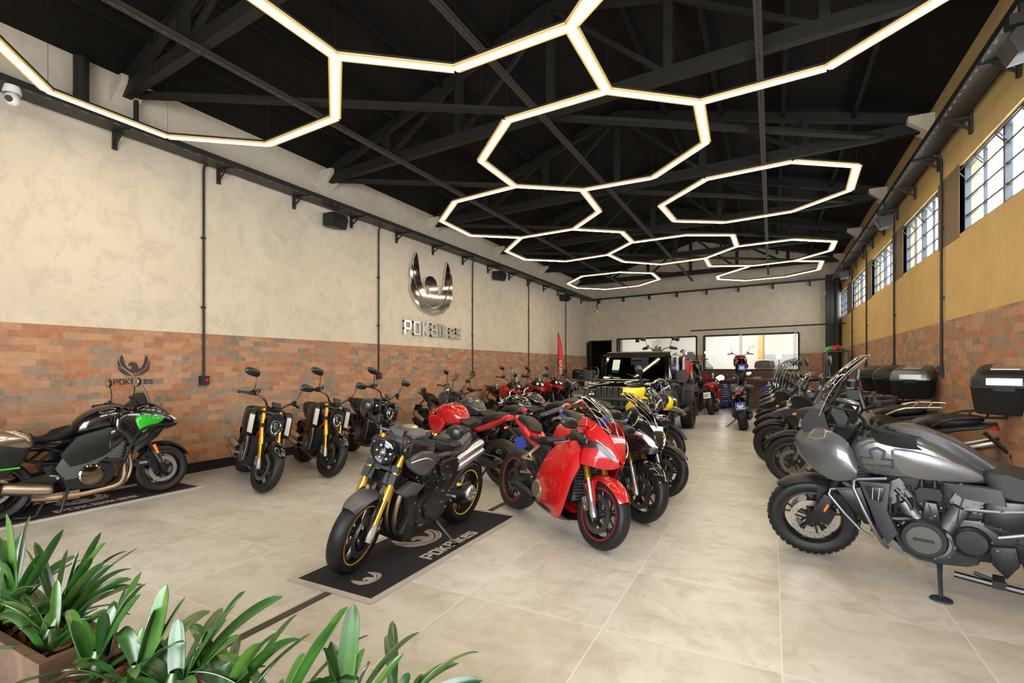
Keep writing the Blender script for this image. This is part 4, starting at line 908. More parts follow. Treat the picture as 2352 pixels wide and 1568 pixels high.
# ---------------------------------------------------------------- motorcycle styles
def face(b, name, mats, c, out, lay, tilt=0.0, front=True, parent=None, k=3, mi=None, yaw=0.0):
    """forward-looking shape: outline in (y,z) about c, layers (dx, scale)"""
    c = Vector(c); P = cr_closed([(a, q, 0) for a, q in out], k) if k else [Vector((a, q, 0)) for a, q in out]; rm = Matrix.Rotation(yaw, 3, 'Z') @ Matrix.Rotation(tilt, 3, 'Y'); m = b.mb(front)
    m.loft([[c + rm @ Vector((dx, p.x * sc, p.y * sc)) for p in P] for dx, sc in lay]); return b.put(m, name, mats, parent, sharp=40)
def mirror_y(o): return o + [(-y, z) for y, z in o[::-1] if abs(y) > 1e-6]
def cruiser(label, F_, yaw, gold=True, group=None, steer=18, shade=None):
    b = Bike('motorcycle', label, F_, yaw, 1.50, 10, steer, 27, .305, .335, .125, .235, .76, group)
    b.wheel(True, 'cast', 5, M_BLK, None, (.165, 2)); b.wheel(False, 'cast', 5, M_BLK, None, (.13, 1))
    b.fork(M_GOLD if gold else M_BLK, M_GOLD if gold else M_SIL, True, .115, M_SIL if gold else M_ENG, .029, .30); b.fender(M_BLKG, 35, 140, .02, None, True)
    b.bars(.42, 1.0, .12, .17, mh=.22, mr=(.10, .05), mout=.0); b.dash(size=(.02, .12, .08), tilt=-.7)
    body = M_PLA if gold else M_BLKG
    b.body('fuel_tank', [(.58, .82), (.68, .95), (.86, 1.03), (1.05, 1.04), (1.17, .98), (1.18, .86), (1.06, .74), (.8, .70), (.62, .73)], .20, body, wf=[(.58, .55), (.8, .9), (1.0, 1.15), (1.2, .9)])
    for sg in (-1, 1):
        b.body('air_scoop', [(.80, .80), (.88, .97), (1.12, 1.0), (1.20, .95), (1.20, .70), (1.10, .64), (.95, .70)], .055, body, sg * .225, lay=PIL)
        face(b, 'indicator_panel', mat('frosted_lens', (.50, .47, .42), .35) if gold else M_BLK, (1.205, sg * .225, .83), [(-.03, -.12), (.03, -.14), (.032, .10), (-.028, .11)], ((-.02, 1), (.006, 1), (.012, .9)), 0, False, k=0)
        b.body('radiator_cover', [(.98, .62), (1.13, .66), (1.16, .50), (1.10, .32), (1.0, .34), (.95, .48)], .02, M_PLA, sg * .20, lay=PIL, k=0)
        m = b.mb(); m.tube([(1.14, sg * .222, .655), (1.17, sg * .222, .5), (1.11, sg * .222, .33)], .006, 6); b.put(m, 'cover_edge', M_SIL)
    m = b.mb(); m.box((1.10, 0, .48), (.05, .34, .34)); b.put(m, 'radiator', M_BLK)
    b.body('seat', [(.20, .80), (.34, .83), (.50, .79), (.63, .83), (.62, .74), (.42, .70), (.22, .75)], .17, M_SEAT)
    b.body('pillion_seat', [(-.10, .95), (.05, 1.0), (.26, .90), (.32, .82), (.2, .79), (-.02, .85)], .15, M_SEAT)
    b.body('tail_unit', [(-.14, .93), (.1, .86), (.45, .72), (.42, .66), (.1, .76), (-.14, .86)], .13, body); b.tail_lamp((-.12, 0, .9))
    lt = face(b, 'headlight', body, b.ft(b.lf - .20, 0, .05), mirror_y([(0, .15), (.075, .12), (.098, .03), (.085, -.07), (.04, -.14), (0, -.155)]), ((-.06, .6), (.0, .95), (.05, 1.0), (.075, .93), (.07, .86)), -.12)
    face(b, 'reflector', M_REFL, b.ft(b.lf - .22, 0, .10), mirror_y([(0, .065), (.05, .055), (.07, .01), (.06, -.06), (.028, -.115), (0, -.125)]), ((-.02, .8), (.012, 1.0), (.02, .9), (.004, .55), (.03, .3)), -.12, True, lt)
    face(b, 'lens', M_LENS, b.ft(b.lf - .22, 0, .103), mirror_y([(0, .07), (.053, .06), (.074, .01), (.064, -.06), (.03, -.12), (0, -.13)]), ((.02, 1.0), (.034, .85), (.044, .4)), -.12, True, lt)
    b.trellis([[(1.18, .10, .88), (.85, .16, .66), (.55, .15, .55)], [(.85, .16, .66), (.9, .15, .45)], [(.55, .15, .55), (.3, .1, .72)], [(1.2, .08, .78), (.92, .15, .48)]], M_REDF if gold else M_BLK)
    b.engine(.68, .40, 'v2', M_ENG, .18); b.headers(.68, .4)
    for dz in (0, .10): b.silencer((.42, -.21, .31 + dz), (.08, -.25, .36 + dz), .055, M_SILEN, M_BLK)
    b.swingarm(.50, .42, M_BLK, .13, 1); b.pegs(.62, .36); b.stand(.62, .24); b.chain(.48, .4); b.fender(M_BLK, 60, 150, .02, None, False, False, name='rear_hugger')
    b.plate((-.32, 0, .52), .2, .14, .3, M_BLK, brk=Vector((-.02, .1, .34))); b.blinkers(-.3, .6, .13)
    return b
def tourer(label, F_, yaw):          # black and green sport tourer with panniers
    b = Bike('motorcycle', label, F_, yaw, 1.50, 2, 0, 26, .30, .315, .12, .18, .74)
    b.wheel(True, 'cast', 5, M_BLK, None, (.155, 2), M_DISCL); b.wheel(False, 'cast', 5, M_BLK, None, (.13, 1), M_DISCL)
    b.fork(M_BLK, M_ALUM, True, .105, M_ENG, .027, .28); b.fender(M_PLA, 25, 135, .03)
    b.bars(.43, 1.0, .10, .2, mh=.22, mr=(.085, .055)); b.dash(b.top + Vector((.10, 0, .14)))
    b.body('fuel_tank', [(.60, .86), (.68, 1.0), (.84, 1.10), (1.02, 1.13), (1.14, 1.08), (1.20, .97), (1.10, .88), (.82, .82), (.66, .80)], .17, M_BLKG, wf=[(.6, .55), (.85, 1), (1.2, 1.05)])
    b.body('seat', [(.12, .94), (.22, .84), (.36, .80), (.52, .82), (.66, .93), (.67, .84), (.5, .76), (.2, .76), (.0, .82)], .16, M_SEAT)
    b.body('pillion_seat', [(-.34, .96), (-.15, .99), (.02, .97), (.12, .90), (.2, .82), (-.05, .84), (-.3, .89)], .15, M_SEAT)
    b.body('tail_unit', [(-.40, .90), (-.1, .86), (.3, .76), (.62, .74), (.55, .66), (.25, .68), (-.1, .78), (-.38, .84)], .14, M_BLKG); b.tail_lamp((-.4, 0, .86))
    for sg in (-1, 1):
        b.body('side_fairing', [(.98, 1.02), (1.15, 1.05), (1.40, 1.02), (1.60, .93), (1.60, .86), (1.42, .80), (1.28, .70), (1.12, .62), (1.05, .74), (.95, .86)], .05, M_BLKG, sg * .215, lay=PIL, yf=lambda x, z, s_=sg: -s_ * max(0, x - 1.2) * .30)
        b.body('green_panel', [(1.16, .98), (1.30, .99), (1.48, .94), (1.42, .88), (1.30, .84), (1.22, .78), (1.16, .88)], .03, M_GREEN, sg * .245, lay=PIL, k=2, yf=lambda x, z, s_=sg: -s_ * max(0, x - 1.2) * .30)
        b.body('side_panel', [(.62, .80), (.92, .88), (1.10, .84), (1.02, .68), (.86, .56), (.70, .50), (.56, .48), (.48, .62)], .03, M_PLA, sg * .18, lay=PILS, k=0)
        b.body('frame_panel', [(.52, .62), (.80, .63), (.96, .58), (.82, .50), (.66, .36), (.52, .34), (.44, .48)], .016, mat('mid_grey_panel', (.07, .073, .08), .4), sg * .185, lay=PILS, k=0)
        m = b.mb(); m.box((.98, sg * .15, .60), (.12, .08, .26), (0, .25, 0)); [m.box((.98 + (k - 3) * .008, sg * .195, .60 + (k - 3) * .034), (.13, .02, .016), (0, .25, 0)) for k in range(7)]; b.put(m, 'cylinder_block', M_ALUM)
        b.body('black_cowl', [(.92, .84), (1.12, .86), (1.05, .72), (.9, .62)], .02, M_BLKG, sg * .20, lay=PILS, k=0)
        b.body('lower_duct', [(1.28, .80), (1.50, .84), (1.40, .72), (1.22, .60), (1.12, .54), (1.14, .66)], .03, M_PLA, sg * .21, lay=PILS, k=0, yf=lambda x, z, s_=sg: -s_ * max(0, x - 1.25) * .25)
        m = b.mb(); m.tube([(.80, sg * .17, .52), (1.02, sg * .26, .50), (1.06, sg * .27, .56), (1.20, sg * .27, .82), (1.46, sg * .24, .86), (1.56, sg * .2, .84)], .017, 8, 3); m.tube([(1.04, sg * .27, .5), (.98, sg * .22, .40)], .017, 8); b.put(m, 'crash_bar', M_BLK)
        m = b.mb(); m.m = 0; m.box((1.20, sg * .28, .44), (.16, .06, .08)); m.m = 1; m.box((1.20, sg * .312, .44), (.08, .006, .025)); b.put(m, 'fog_lamp', [M_BLK, M_SIL])
        m = b.mb(); m.pillow([(-.04, -.015), (.04, -.02), (.05, .015), (-.03, .02)], .012, 0); 
        m.xf = None; q = MB(b.M); q.tube([b.ft(.22, sg * .135, .02), b.ft(.34, sg * .135, .03)], [.016, .02], 8); b.put(q, 'fork_reflector', M_AMB)
    m = b.mb(); word(m, 'VERSYS', Vector((1.20, -.284, .955)), Vector((.97, .22, -.1)).normalized(), (0, 0, 1), (0, -1, 0), .035, .003, .2, .3, 1.2); b.put(m, 'lettering', M_GREEN, smooth=False)
    b.body('nose_cowl', [(1.15, 1.06), (1.32, 1.14), (1.45, 1.10), (1.60, .98), (1.64, .90), (1.60, .86), (1.45, .86), (1.25, .92)], .15, M_BLKG, wf=[(1.15, 1.2), (1.4, 1.0), (1.6, .55), (1.66, .4)])
    b.body('beak', [(1.40, .88), (1.60, .88), (1.70, .84), (1.60, .80), (1.45, .80)], .12, M_PLA, wf=[(1.4, 1.1), (1.6, .7), (1.7, .2)])
    for sg in (-1, 1): b.body('headlight', [(1.50, .97), (1.58, .96), (1.65, .90), (1.62, .87), (1.54, .89)], .02, M_REFL, sg * .095, lay=PIL, k=2)
    b.screen((1.40, 0, 1.12), (1.13, 0, 1.56), .14, .13, .07, M_SCR); m = b.mb(); m.box((1.28, 0, 1.17), (.10, .2, .14), (0, -.5, 0)); b.put(m, 'screen_mount', M_BLK)
    m = b.mb(); m.box((1.06, 0, .62), (.05, .34, .30)); b.put(m, 'radiator', M_BLK)
    b.engine(.72, .40, 'i4', M_ENG, .19, mat('smoked_chrome_cover', (.30, .24, .17), .08, 1)); b.headers(.78, .38, M_TITAN, 4)
    m = b.mb(); m.tube([(1.08, -.12, .42), (1.02, -.16, .22), (.75, -.17, .17), (.45, -.18, .17), (.25, -.18, .20)], .034, 10, 4); m.box((.5, -.1, .18), (.28, .2, .09)); b.put(m, 'exhaust_collector', M_TITAN)
    b.silencer((.40, -.19, .26), (.0, -.23, .36), .085, M_SILEN, M_PLA, .75)
    b.trellis([[(.60, .16, .60), (.35, .15, .72), (.05, .14, .80)], [(.62, .16, .52), (.3, .16, .56), (.12, .15, .72)], [(.45, .16, .68), (.30, .16, .55)]], M_CARB)
    b.swingarm(.52, .42); b.pegs(.46, .38); b.stand(.64, .24); b.chain()
    m = b.mb()
    for sg in (-1, 1): m.tube([(.40, sg * .12, .22), (.30, sg * .17, .05), (.26, sg * .2, .012), (.12, sg * .17, .03)], .014, 8, 2)
    m.cyl((.38, -.15, .2), (.38, .15, .2), .02); b.put(m, 'centre_stand', M_BLK)
    m = b.mb(); m.m = 0; m.tube([(.54, -.2, .25), (.5, -.24, .13), (.46, -.26, .02)], [.02, .016, .016], 8); b.put(m, 'side_stand', M_ENG)
    for sg in (-1, 1):
        g = b.body('pannier', [(-.42, .50), (-.44, .80), (-.34, .90), (.10, .94), (.22, .82), (.19, .68), (.08, .52), (-.04, .46)], .12, M_PLA, sg * .33, lay=PIL)
        b.body('pannier_lid', [(-.43, .82), (-.33, .915), (.10, .955), (.23, .82), (.19, .74), (-.05, .80), (-.3, .80)], .125, mat('bronze_lid', (.22, .17, .12), .18, .7, coat=.8), sg * .332, lay=PIL, parent=g)
        b.body('green_strip', [(-.42, .58), (.12, .575), (.11, .56), (-.42, .565)], .125, M_GREEN, sg * .334, lay=((1, .96), (.96, 1)), k=0, parent=g)
    return b
def retro_naked(label, F_, yaw, steer):          # dark grey naked bike with round lamp, in the foreground
    b = Bike('motorcycle', label, F_, yaw, 1.42, 9, steer, 25, .305, .32, .125, .20, .75, z0=.011)
    b.wheel(True, 'cast', 6, M_BLK, mat('orange_stripe', (.75, .38, .02), .4), (.165, 2), M_SGREY); b.wheel(False, 'cast', 6, M_BLK, M_YELS, (.12, 1), single=1)
    b.fork(M_GOLD, M_GOLD, True, .112, M_SIL, .031, .30); b.fender(M_GREY, 52, 128, .02, .085, False, lip=.8)
    m = b.mb(True)
    for sg in (-1, 1): m.tube([b.ft(.03, sg * .088, .035), b.ft(.2, sg * .10, .065), b.ft(.33, sg * .095, .02)], .014, 7, 3, flat=.6)
    b.put(m, 'fender_stay', M_BLK)
    b.bars(.36, 1.0, .02, .19, mirrors='barend', mr=(.062, .062), bar=M_BLK)
    b.round_lamp(.104, .115, b.lf - .13, M_BLKG); b.dash(b.top + Vector((-.04, 0, .06)), (.12, .13, .05), -.2)
    m = b.mb(True)
    for sg in (-1, 1): m.beam(b.ft(b.lf - .30, sg * .05, .0), b.ft(b.lf - .30, sg * .145, -.0), .072, .085, b.s)
    b.put(m, 'lower_clamp', M_BLK)
    b.body('fuel_tank', [(.60, .85), (.66, .97), (.80, 1.05), (.96, 1.08), (1.08, 1.04), (1.14, .95), (1.06, .86), (.86, .80), (.66, .78)], .18, M_GREY, wf=[(.6, .5), (.75, .8), (.95, 1.05), (1.14, .85)])
    m = b.mb(); m.lathe([(.07, -.02), (.07, .0), (.055, .008), (.03, .006), (.001, .006)], (.93, 0, 1.075), (.08, 0, 1), 24); b.put(m, 'fuel_cap', mat('pale_brass', (.62, .56, .42), .3, .9))
    b.body('tank_stripe', [(.80, 1.045), (.96, 1.075), (1.06, 1.045), (1.10, .98), (.98, 1.0), (.84, .97)], .05, M_BLK, lay=PIL, yf=lambda x, z: 0)
    for k in range(3):
        m = b.mb(); m.box((.83 - k * .035, .125 , 1.035 - k * .012), (.018, .05, .004), (-.72, .25, 0)); 
        if k == 0: m.box((.795, .149, 1.005), (.11, .016, .004), (-.75, .3, 0))
        b.put(m, 'yellow_mark', M_YELS)
    b.body('seat', [(.22, .86), (.30, .89), (.46, .88), (.60, .92), (.62, .84), (.46, .80), (.26, .81)], .15, M_SEAT, wf=[(.2, 1), (.45, 1), (.62, .7)])
    b.body('seat_cowl', [(.0, .90), (.10, .97), (.26, .93), (.36, .86), (.55, .82), (.58, .76), (.3, .76), (.08, .82)], .155, M_GREY, wf=[(0, .6), (.2, 1), (.6, .9)])
    b.body('pillion_pad', [(.02, .95), (.14, 1.0), (.26, .96), (.28, .93), (.12, .94)], .10, M_SEAT)
    for sg in (-1, 1):
        b.body('tank_shroud', [(.78, .86), (.98, .92), (1.16, .86), (1.06, .76), (.92, .70), (.80, .76)], .03, M_GREY, sg * .19, lay=PIL, k=2)
        b.body('radiator_shroud', [(.90, .62), (1.06, .68), (1.22, .62), (1.14, .57), (1.0, .56)], .03, M_GREY, sg * .185, lay=PILS, k=0)
        b.body('lower_shroud', [(.98, .58), (1.12, .60), (1.06, .40), (1.14, .26), (1.0, .22), (.94, .34)], .025, M_BLK, sg * .18, lay=PILS, k=0)
        b.body('air_intake', [(.88, .94), (1.12, 1.0), (1.18, .92), (1.04, .80), (.94, .80)], .03, M_BLK, sg * .16, lay=PIL, k=2)
        m = b.mb(); m.tube([(.80, sg * .21, .80), (.95, sg * .225, .86), (1.13, sg * .215, .85)], .006, 6, 3); b.put(m, 'silver_trim', M_SIL)
        for dz, dx in ((0, 0), (.075, .02)): b.silencer((.34 + dx, sg * .13, .64 + dz), (-.02 + dx, sg * .165, .76 + dz), .042, M_SIL, M_SILEN, 1, None)
        b.body('side_cover', [(.32, .74), (.58, .76), (.62, .66), (.50, .56), (.36, .60)], .03, M_BLK, sg * .13, lay=PILS, k=2)
    m = b.mb(); m.box((1.08, 0, .50), (.05, .30, .40)); b.put(m, 'radiator', M_BLK)
    m = b.mb()
    for k in range(9): m.box((1.108, 0, .34 + k * .04), (.006, .28, .006))
    b.put(m, 'radiator_fins', M_SGREY)
    b.trellis([[(1.12, .08, .88), (.92, .16, .76), (.70, .16, .66)], [(1.12, .08, .78), (.86, .16, .60), (.62, .15, .50)], [(.92, .16, .76), (.86, .16, .60)], [(.70, .16, .66), (.86, .16, .60)], [(.70, .16, .66), (.60, .15, .48)], [(.64, .14, .72), (.30, .12, .80)], [(.62, .14, .6), (.28, .12, .78)]], M_CARB, .014)
    b.engine(.72, .42, 'i4', M_ENG, .185, M_ENG, cyl=M_ENG); b.headers(.78, .40, M_TITAN, 4)
    m = b.mb(); m.pillow([(.92, .26), (1.08, .22), (1.06, .16), (.8, .15), (.5, .2), (.52, .28)], .16, 0, lay=PILS); b.put(m, 'belly_pan', M_BLK)
    b.swingarm(.52, .42, M_BLK, .10, 1, .06); b.pegs(.46, .42, M_SIL); b.stand(.60, .26, M_BLK, .26, .02); b.chain()
    m = b.mb(); m.lathe([(.001, .02), (.07, .02), (.085, 0), (.085, -.03)], (0, .13, b.Rr), (0, 1, 0), 24)
    for k in range(8): a = k * math.pi / 4; m.cyl((.055 * math.cos(a), .14, b.Rr + .055 * math.sin(a)), (.055 * math.cos(a), .165, b.Rr + .055 * math.sin(a)), .009, n=6)
    b.put(m, 'hub_plate', M_SIL)
    m = b.mb(); m.box((.33, .185, .50), (.03, .03, .02)); b.put(m, 'yellow_clip', M_YELS)
    b.fender(M_BLK, 50, 160, .02, .09, False, False, name='rear_hugger'); m = b.mb(); m.tube([(-.02, .1, b.Rr), (-.3, .1, .5), (-.34, .06, .62)], .014, 6, 3); b.put(m, 'plate_arm', M_BLK)
    rr = random.Random(5); m = b.mb()
    for k in range(44):
        sg = 1 if k % 3 else -1; p = Vector((rr.uniform(.45, 1.02), sg * (.19 + rr.uniform(-.01, .012)), rr.uniform(.26, .72))); m.cyl(p, p + Vector((0, sg * .012, 0)), rr.uniform(.005, .01), n=6)
    b.put(m, 'bolts', M_SIL)
    m = b.mb(True)
    for k in range(6):
        p = b.ft(b.lf + .05, rr.uniform(-.1, .2), rr.uniform(-.04, .08)); m.tube([p, p + Vector((.06, rr.uniform(-.06, .06), -.08)), p + Vector((.03, rr.uniform(-.08, .08), -.2))], .006, 6, 4)
    b.put(m, 'cables', M_GRIP)
    return b
def superbike(label, F_, yaw, steer=0, paint=M_RED2, nose=None, side=None, belly=M_BLK, seatc=M_SEAT, forkc=M_GOLD, wheelc=M_BLK, stripe=None, fend=None, tailp=None, screen=M_SCR, wing=M_BLKG, lampc=M_LAMPD, front_only=False, mir=True, lean=9, group=None, deco=None, upper=None):
    b = Bike('motorcycle', label, F_, yaw, 1.43, lean, steer, 24.5, .30, .325, .122, .20, .70, group)
    nose, side, fend, tailp = nose or paint, side or paint, fend or paint, tailp or paint
    b.wheel(True, 'cast', 5, wheelc, stripe, (.165, 2)); b.wheel(False, 'cast', 5, wheelc, stripe, (.12, 1), single=-1)
    b.fork(forkc, M_SIL if forkc is M_GOLD else M_GOLD, True, .105, M_SIL, .027, .31); b.fender(fend, 30, 150, .02, .085, True, lip=.9)
    b.bars(.34, 1.0, 0, .13, True, mirrors='sport' if mir else None, mr=(.09, .048), resv=True)
    nx = lambda x: x - .17 * max(0, (x - 1.0) / .76)
    # nose: two raked halves meeting in a ridge, with deep headlight slots
    S = [(1.76, .80, .74, .0, .03, .0), (1.70, .90, .70, .05, .075, .05), (1.60, 1.00, .69, .10, .135, .12), (1.46, 1.07, .70, .135, .19, .20), (1.30, 1.10, .70, .15, .21, .23), (1.18, 1.06, .72, .16, .21, .23)]
    S = [(nx(q[0]),) + q[1:] for q in S]; b.panel('nose_cowl', S, nose, .008)
    m = b.mb(); m.sheet([[Vector((nx(x), y * w_, z)) for y in (-1, -.5, 0, .5, 1)] for x, z, w_ in ((1.77, .76, .012), (1.73, .86, .042), (1.68, .935, .07), (1.63, .985, .095))], .008); b.put(m, 'nose_top', nose)
    for sg in (-1, 1):
        m = b.mb(); m.sheet([[Vector((nx(1.735), sg * .06, .80)), Vector((nx(1.72), sg * .075, .785)), Vector((nx(1.715), sg * .078, .772))], [Vector((nx(1.67), sg * .112, .86)), Vector((nx(1.655), sg * .123, .838)), Vector((nx(1.65), sg * .124, .82))], [Vector((nx(1.58), sg * .160, .90)), Vector((nx(1.575), sg * .167, .88)), Vector((nx(1.57), sg * .170, .862))], [Vector((nx(1.49), sg * .198, .92)), Vector((nx(1.49), sg * .203, .88)), Vector((nx(1.49), sg * .205, .85))]], .012); b.put(m, 'headlight', lampc)
        m = b.mb(); m.tube([(nx(1.735), sg * .068, .812), (nx(1.67), sg * .122, .87), (nx(1.56), sg * .176, .925)], .007, 6, 3); b.put(m, 'running_light', M_SIL)
        b.body('intake_duct', [(1.14, .99), (1.34, .96), (1.40, .89), (1.32, .83), (1.16, .85)], .02, wing, sg * .225, lay=PIL, k=2)
    # side fairings
    b.panel('side_fairing', [(1.32, .94, .68, .20, .245, .22), (1.25, .95, .52, .22, .27, .235), (1.16, .92, .30, .225, .28, .22), (1.06, .86, .17, .22, .275, .19), (.92, .80, .15, .215, .26, .15), (.78, .70, .17, .20, .235, .13), (.64, .56, .18, .17, .20, .12)], side, .008)
    b.panel('upper_fairing', [(1.30, 1.03, .92, .17, .215, .23), (1.24, 1.02, .90, .17, .22, .235), (1.10, .96, .84, .17, .215, .235), (.98, .88, .78, .17, .205, .225)], upper or side, .008)
    for sg in (-1, 1):
        b.body('fairing_vent', [(1.08, .66), (1.14, .62), (1.02, .50), (.98, .56)], .012, M_BLK, sg * .255, lay=PILS, k=0); b.body('fairing_crease', [(.80, .66), (1.10, .74), (1.24, .80), (1.22, .76), (1.06, .67), (.82, .60)], .012, side, sg * .242, lay=PIL, k=2)
    b.panel('belly_pan', [(1.06, .26, .15, .18, .17, .05), (.9, .22, .12, .165, .15, .04), (.7, .24, .13, .15, .14, .04), (.5, .30, .16, .12, .11, .04)], belly, .008)
    m = b.mb(); m.box((1.20, 0, .56), (.05, .38, .40)); b.put(m, 'radiator', M_BLK); m = b.mb()
    for k in range(14): m.box((1.228, 0, .38 + k * .027), (.006, .36, .008))
    b.put(m, 'radiator_fins', M_SGREY)
    b.screen((nx(1.66), 0, .965), (1.07, 0, 1.30), .075, .145, .07, screen, round_=.45, n=14)
    b.body('fuel_tank', [(.62, .84), (.68, .97), (.82, 1.04), (1.0, 1.06), (1.12, 1.02), (1.18, .92), (1.05, .82), (.84, .78), (.68, .77)], .17, paint, wf=[(.6, .5), (.78, .85), (1.0, 1.1), (1.2, .9)])
    b.body('seat', [(.24, .84), (.34, .83), (.52, .82), (.66, .88), (.66, .80), (.48, .77), (.28, .79)], .14, seatc)
    b.body('pillion_seat', [(-.10, 1.02), (.02, 1.03), (.18, .96), (.26, .88), (.12, .90), (-.08, .96)], .10, seatc)
    b.body('tail_unit', [(-.20, 1.03), (-.05, 1.0), (.16, .92), (.34, .80), (.52, .74), (.44, .70), (.2, .78), (-.02, .90), (-.19, .98)], .12, tailp, wf=[(-.2, .7), (.1, 1), (.5, 1.1)]); b.tail_lamp((-.2, 0, 1.0), .12, .03)
    b.engine(.72, .44, 'v2', M_ENG, .17, M_SILEN, detail=False)
    m = b.mb(); m.lathe([(.09, 0), (.085, .02), (.07, .03), (.06, .026), (.001, .03)], (.70, -.205, .36), (0, -1, 0), 28); b.put(m, 'clutch_cover', M_SILEN)
    b.swingarm(.55, .46, M_BLK, .10, -1, .06); b.chain(.5, .44); b.pegs(.40, .46, mat('pale_peg', (.62, .54, .38), .3, .9))
    m = b.mb()
    for sg in (-1, 1): m.tube([(.50, sg * .12, .76), (.38, sg * .15, .66), (.28, sg * .17, .60)], .016, 7, 0); m.tube([(.38, sg * .15, .66), (.46, sg * .15, .60), (.28, sg * .17, .60)], .012, 7)
    b.put(m, 'peg_hanger', mat('pale_peg', (.62, .54, .38), .3, .9))
    b.silencer((.50, -.12, .24), (.26, -.16, .30), .055, M_ENG, M_BLK); b.stand(.66, .24, M_BLK, .2)
    b.body('subframe_cover', [(.30, .78), (.62, .80), (.66, .60), (.5, .52), (.34, .66)], .10, M_BLK, lay=PIL, k=2)
    return b
def adventure(label, F_, yaw, paint=M_BLK, wire=True, screen='tall', rack=None, case=None, guards=M_PLA, seatc=M_SEAT, tankc=None, steer=12, group=None, detail=2, beak=True, spoke=M_BLK, wb=1.50, lean=9, lamp='twin', z0=0.0, mir='oval', bags=None, plate=False, scl=None):
    b = Bike('motorcycle', label, F_, yaw, wb, lean, steer, 26, .33, .32, .11, .16, .82, group, z0, detail=detail, scl=scl); tankc = tankc or paint
    b.wheel(True, 'wire' if wire else 'cast', 5, spoke, None, (.15, 2)); b.wheel(False, 'wire' if wire else 'cast', 5, spoke, None, (.13, 1))
    b.fork(M_BLK, M_ALUM, False, .10, M_ENG, .027, .3); b.fender(M_PLA, 30, 130, .035)
    b.bars(.44, 1.0, .09, .16, guards=guards, mirrors=mir, mh=.20, mr=(.085, .05)); b.dash(b.top + Vector((.06, 0, .12)), (.03, .18, .12), -.5)
    b.body('fuel_tank', [(.62, .90), (.72, 1.02), (.90, 1.10), (1.08, 1.10), (1.20, 1.02), (1.16, .86), (.9, .80), (.68, .82)], .17, tankc, wf=[(.6, .5), (.85, 1), (1.2, 1.2)])
    for sg in (-1, 1):
        b.body('side_fairing', [(.98, 1.0), (1.16, 1.06), (1.36, 1.0), (1.36, .90), (1.22, .74), (1.08, .66), (1.0, .80)], .04, paint, sg * .22, lay=PIL, k=2, yf=lambda x, z, s_=sg: -s_ * max(0, x - 1.15) * .3)
        b.body('radiator_shroud', [(1.02, .74), (1.22, .78), (1.18, .58), (1.06, .52)], .025, M_PLA, sg * .20, lay=PILS, k=0)
        m = b.mb(); m.tube([(.85, sg * .17, .36), (1.05, sg * .25, .40), (1.14, sg * .26, .62), (1.10, sg * .22, .74), (.9, sg * .17, .60)], .014, 7, 3); b.put(m, 'crash_bar', M_BLK)
        face(b, 'headlight', M_REFL, (1.47 if beak else 1.42, sg * .065, 1.06), [(-.05, -.035), (.05, -.05), (.055, .03), (-.04, .045)], ((-.05, .6), (0, 1), (.015, .9), (.02, .6)), -.3, False)
    b.body('nose_cowl', [(1.16, 1.06), (1.30, 1.16), (1.42, 1.15), (1.50, 1.05), (1.46, .98), (1.25, .96)], .14, M_PLA if beak else paint, wf=[(1.16, 1.1), (1.5, .7)], lay=PIL)
    if beak: b.body('beak', [(1.30, 1.0), (1.48, 1.0), (1.66, .93), (1.74, .86), (1.66, .85), (1.45, .90), (1.28, .90)], .10, paint, wf=[(1.3, 1.4), (1.55, .9), (1.74, .3)], lay=PIL)
    if screen == 'tall': b.screen((1.44, 0, 1.14), (1.20, 0, 1.60), .13, .17, .10, M_SCR, n=12)
    elif screen == 'short': b.screen((1.42, 0, 1.14), (1.28, 0, 1.40), .12, .12, .08, M_SCR)
    m = b.mb(); m.box((1.32, 0, 1.18), (.02, .03, .2), (0, -.45, 0)); m.box((1.10, 0, .62), (.05, .32, .26)); b.put(m, 'radiator', M_BLK)
    b.body('seat', [(.22, .94), (.34, .88), (.50, .86), (.66, .94), (.68, .86), (.5, .80), (.24, .82), (.1, .88)], .16, seatc)
    b.body('pillion_seat', [(-.22, .98), (-.05, .99), (.18, .98), (.26, .90), (.1, .88), (-.18, .93)], .14, seatc)
    b.body('tail_unit', [(-.30, .94), (0, .90), (.3, .82), (.6, .78), (.5, .72), (.2, .76), (-.1, .86), (-.28, .90)], .12, paint); b.tail_lamp((-.30, 0, .90), .14, .05)
    rm_ = rack or M_BLK; m = b.mb()
    for sg in (-1, 1): m.tube([(.15, sg * .15, .90), (-.05, sg * .17, 1.0), (-.38, sg * .13, 1.02)], .012, 7, 3)
    for x in (-.12, -.25, -.38): m.tube([(x, -.15, 1.015), (x, .15, 1.015)], .009, 6)
    b.put(m, 'luggage_rack', rm_)
    b.engine(.72, .42, 'v2', M_ENG, .18, detail=detail > 1); b.headers(.72, .42); b.silencer((.22, -.17, .52), (-.30, -.21, .70), .055, M_SILEN, M_BLK, link=[(.5, -.1, .25), (.36, -.14, .35)])
    b.trellis([[(1.15, .09, .92), (.85, .16, .72), (.55, .15, .50)], [(.58, .15, .70), (.1, .13, .84), (-.2, .1, .90)]], M_CARB)
    b.swingarm(.54, .44); b.chain(); b.pegs(.46, .40, M_ENG); b.stand(.64, .26)
    b.blinkers(1.36, .96, .24); b.plate((-.42, 0, .60), .2, .14, .3, M_BLK, brk=Vector((-.22, 0, .84)))
    if case: b.box_case('top_case', (-.38, 0, 1.27), (.46, .56, .40), case[:2], case[2] if len(case) > 2 else None)
    if bags:
        for sg in (-1, 1): b.box_case('side_case', (-.15, sg * .33, .68), (.42, .22, .38), bags, None)
    return b
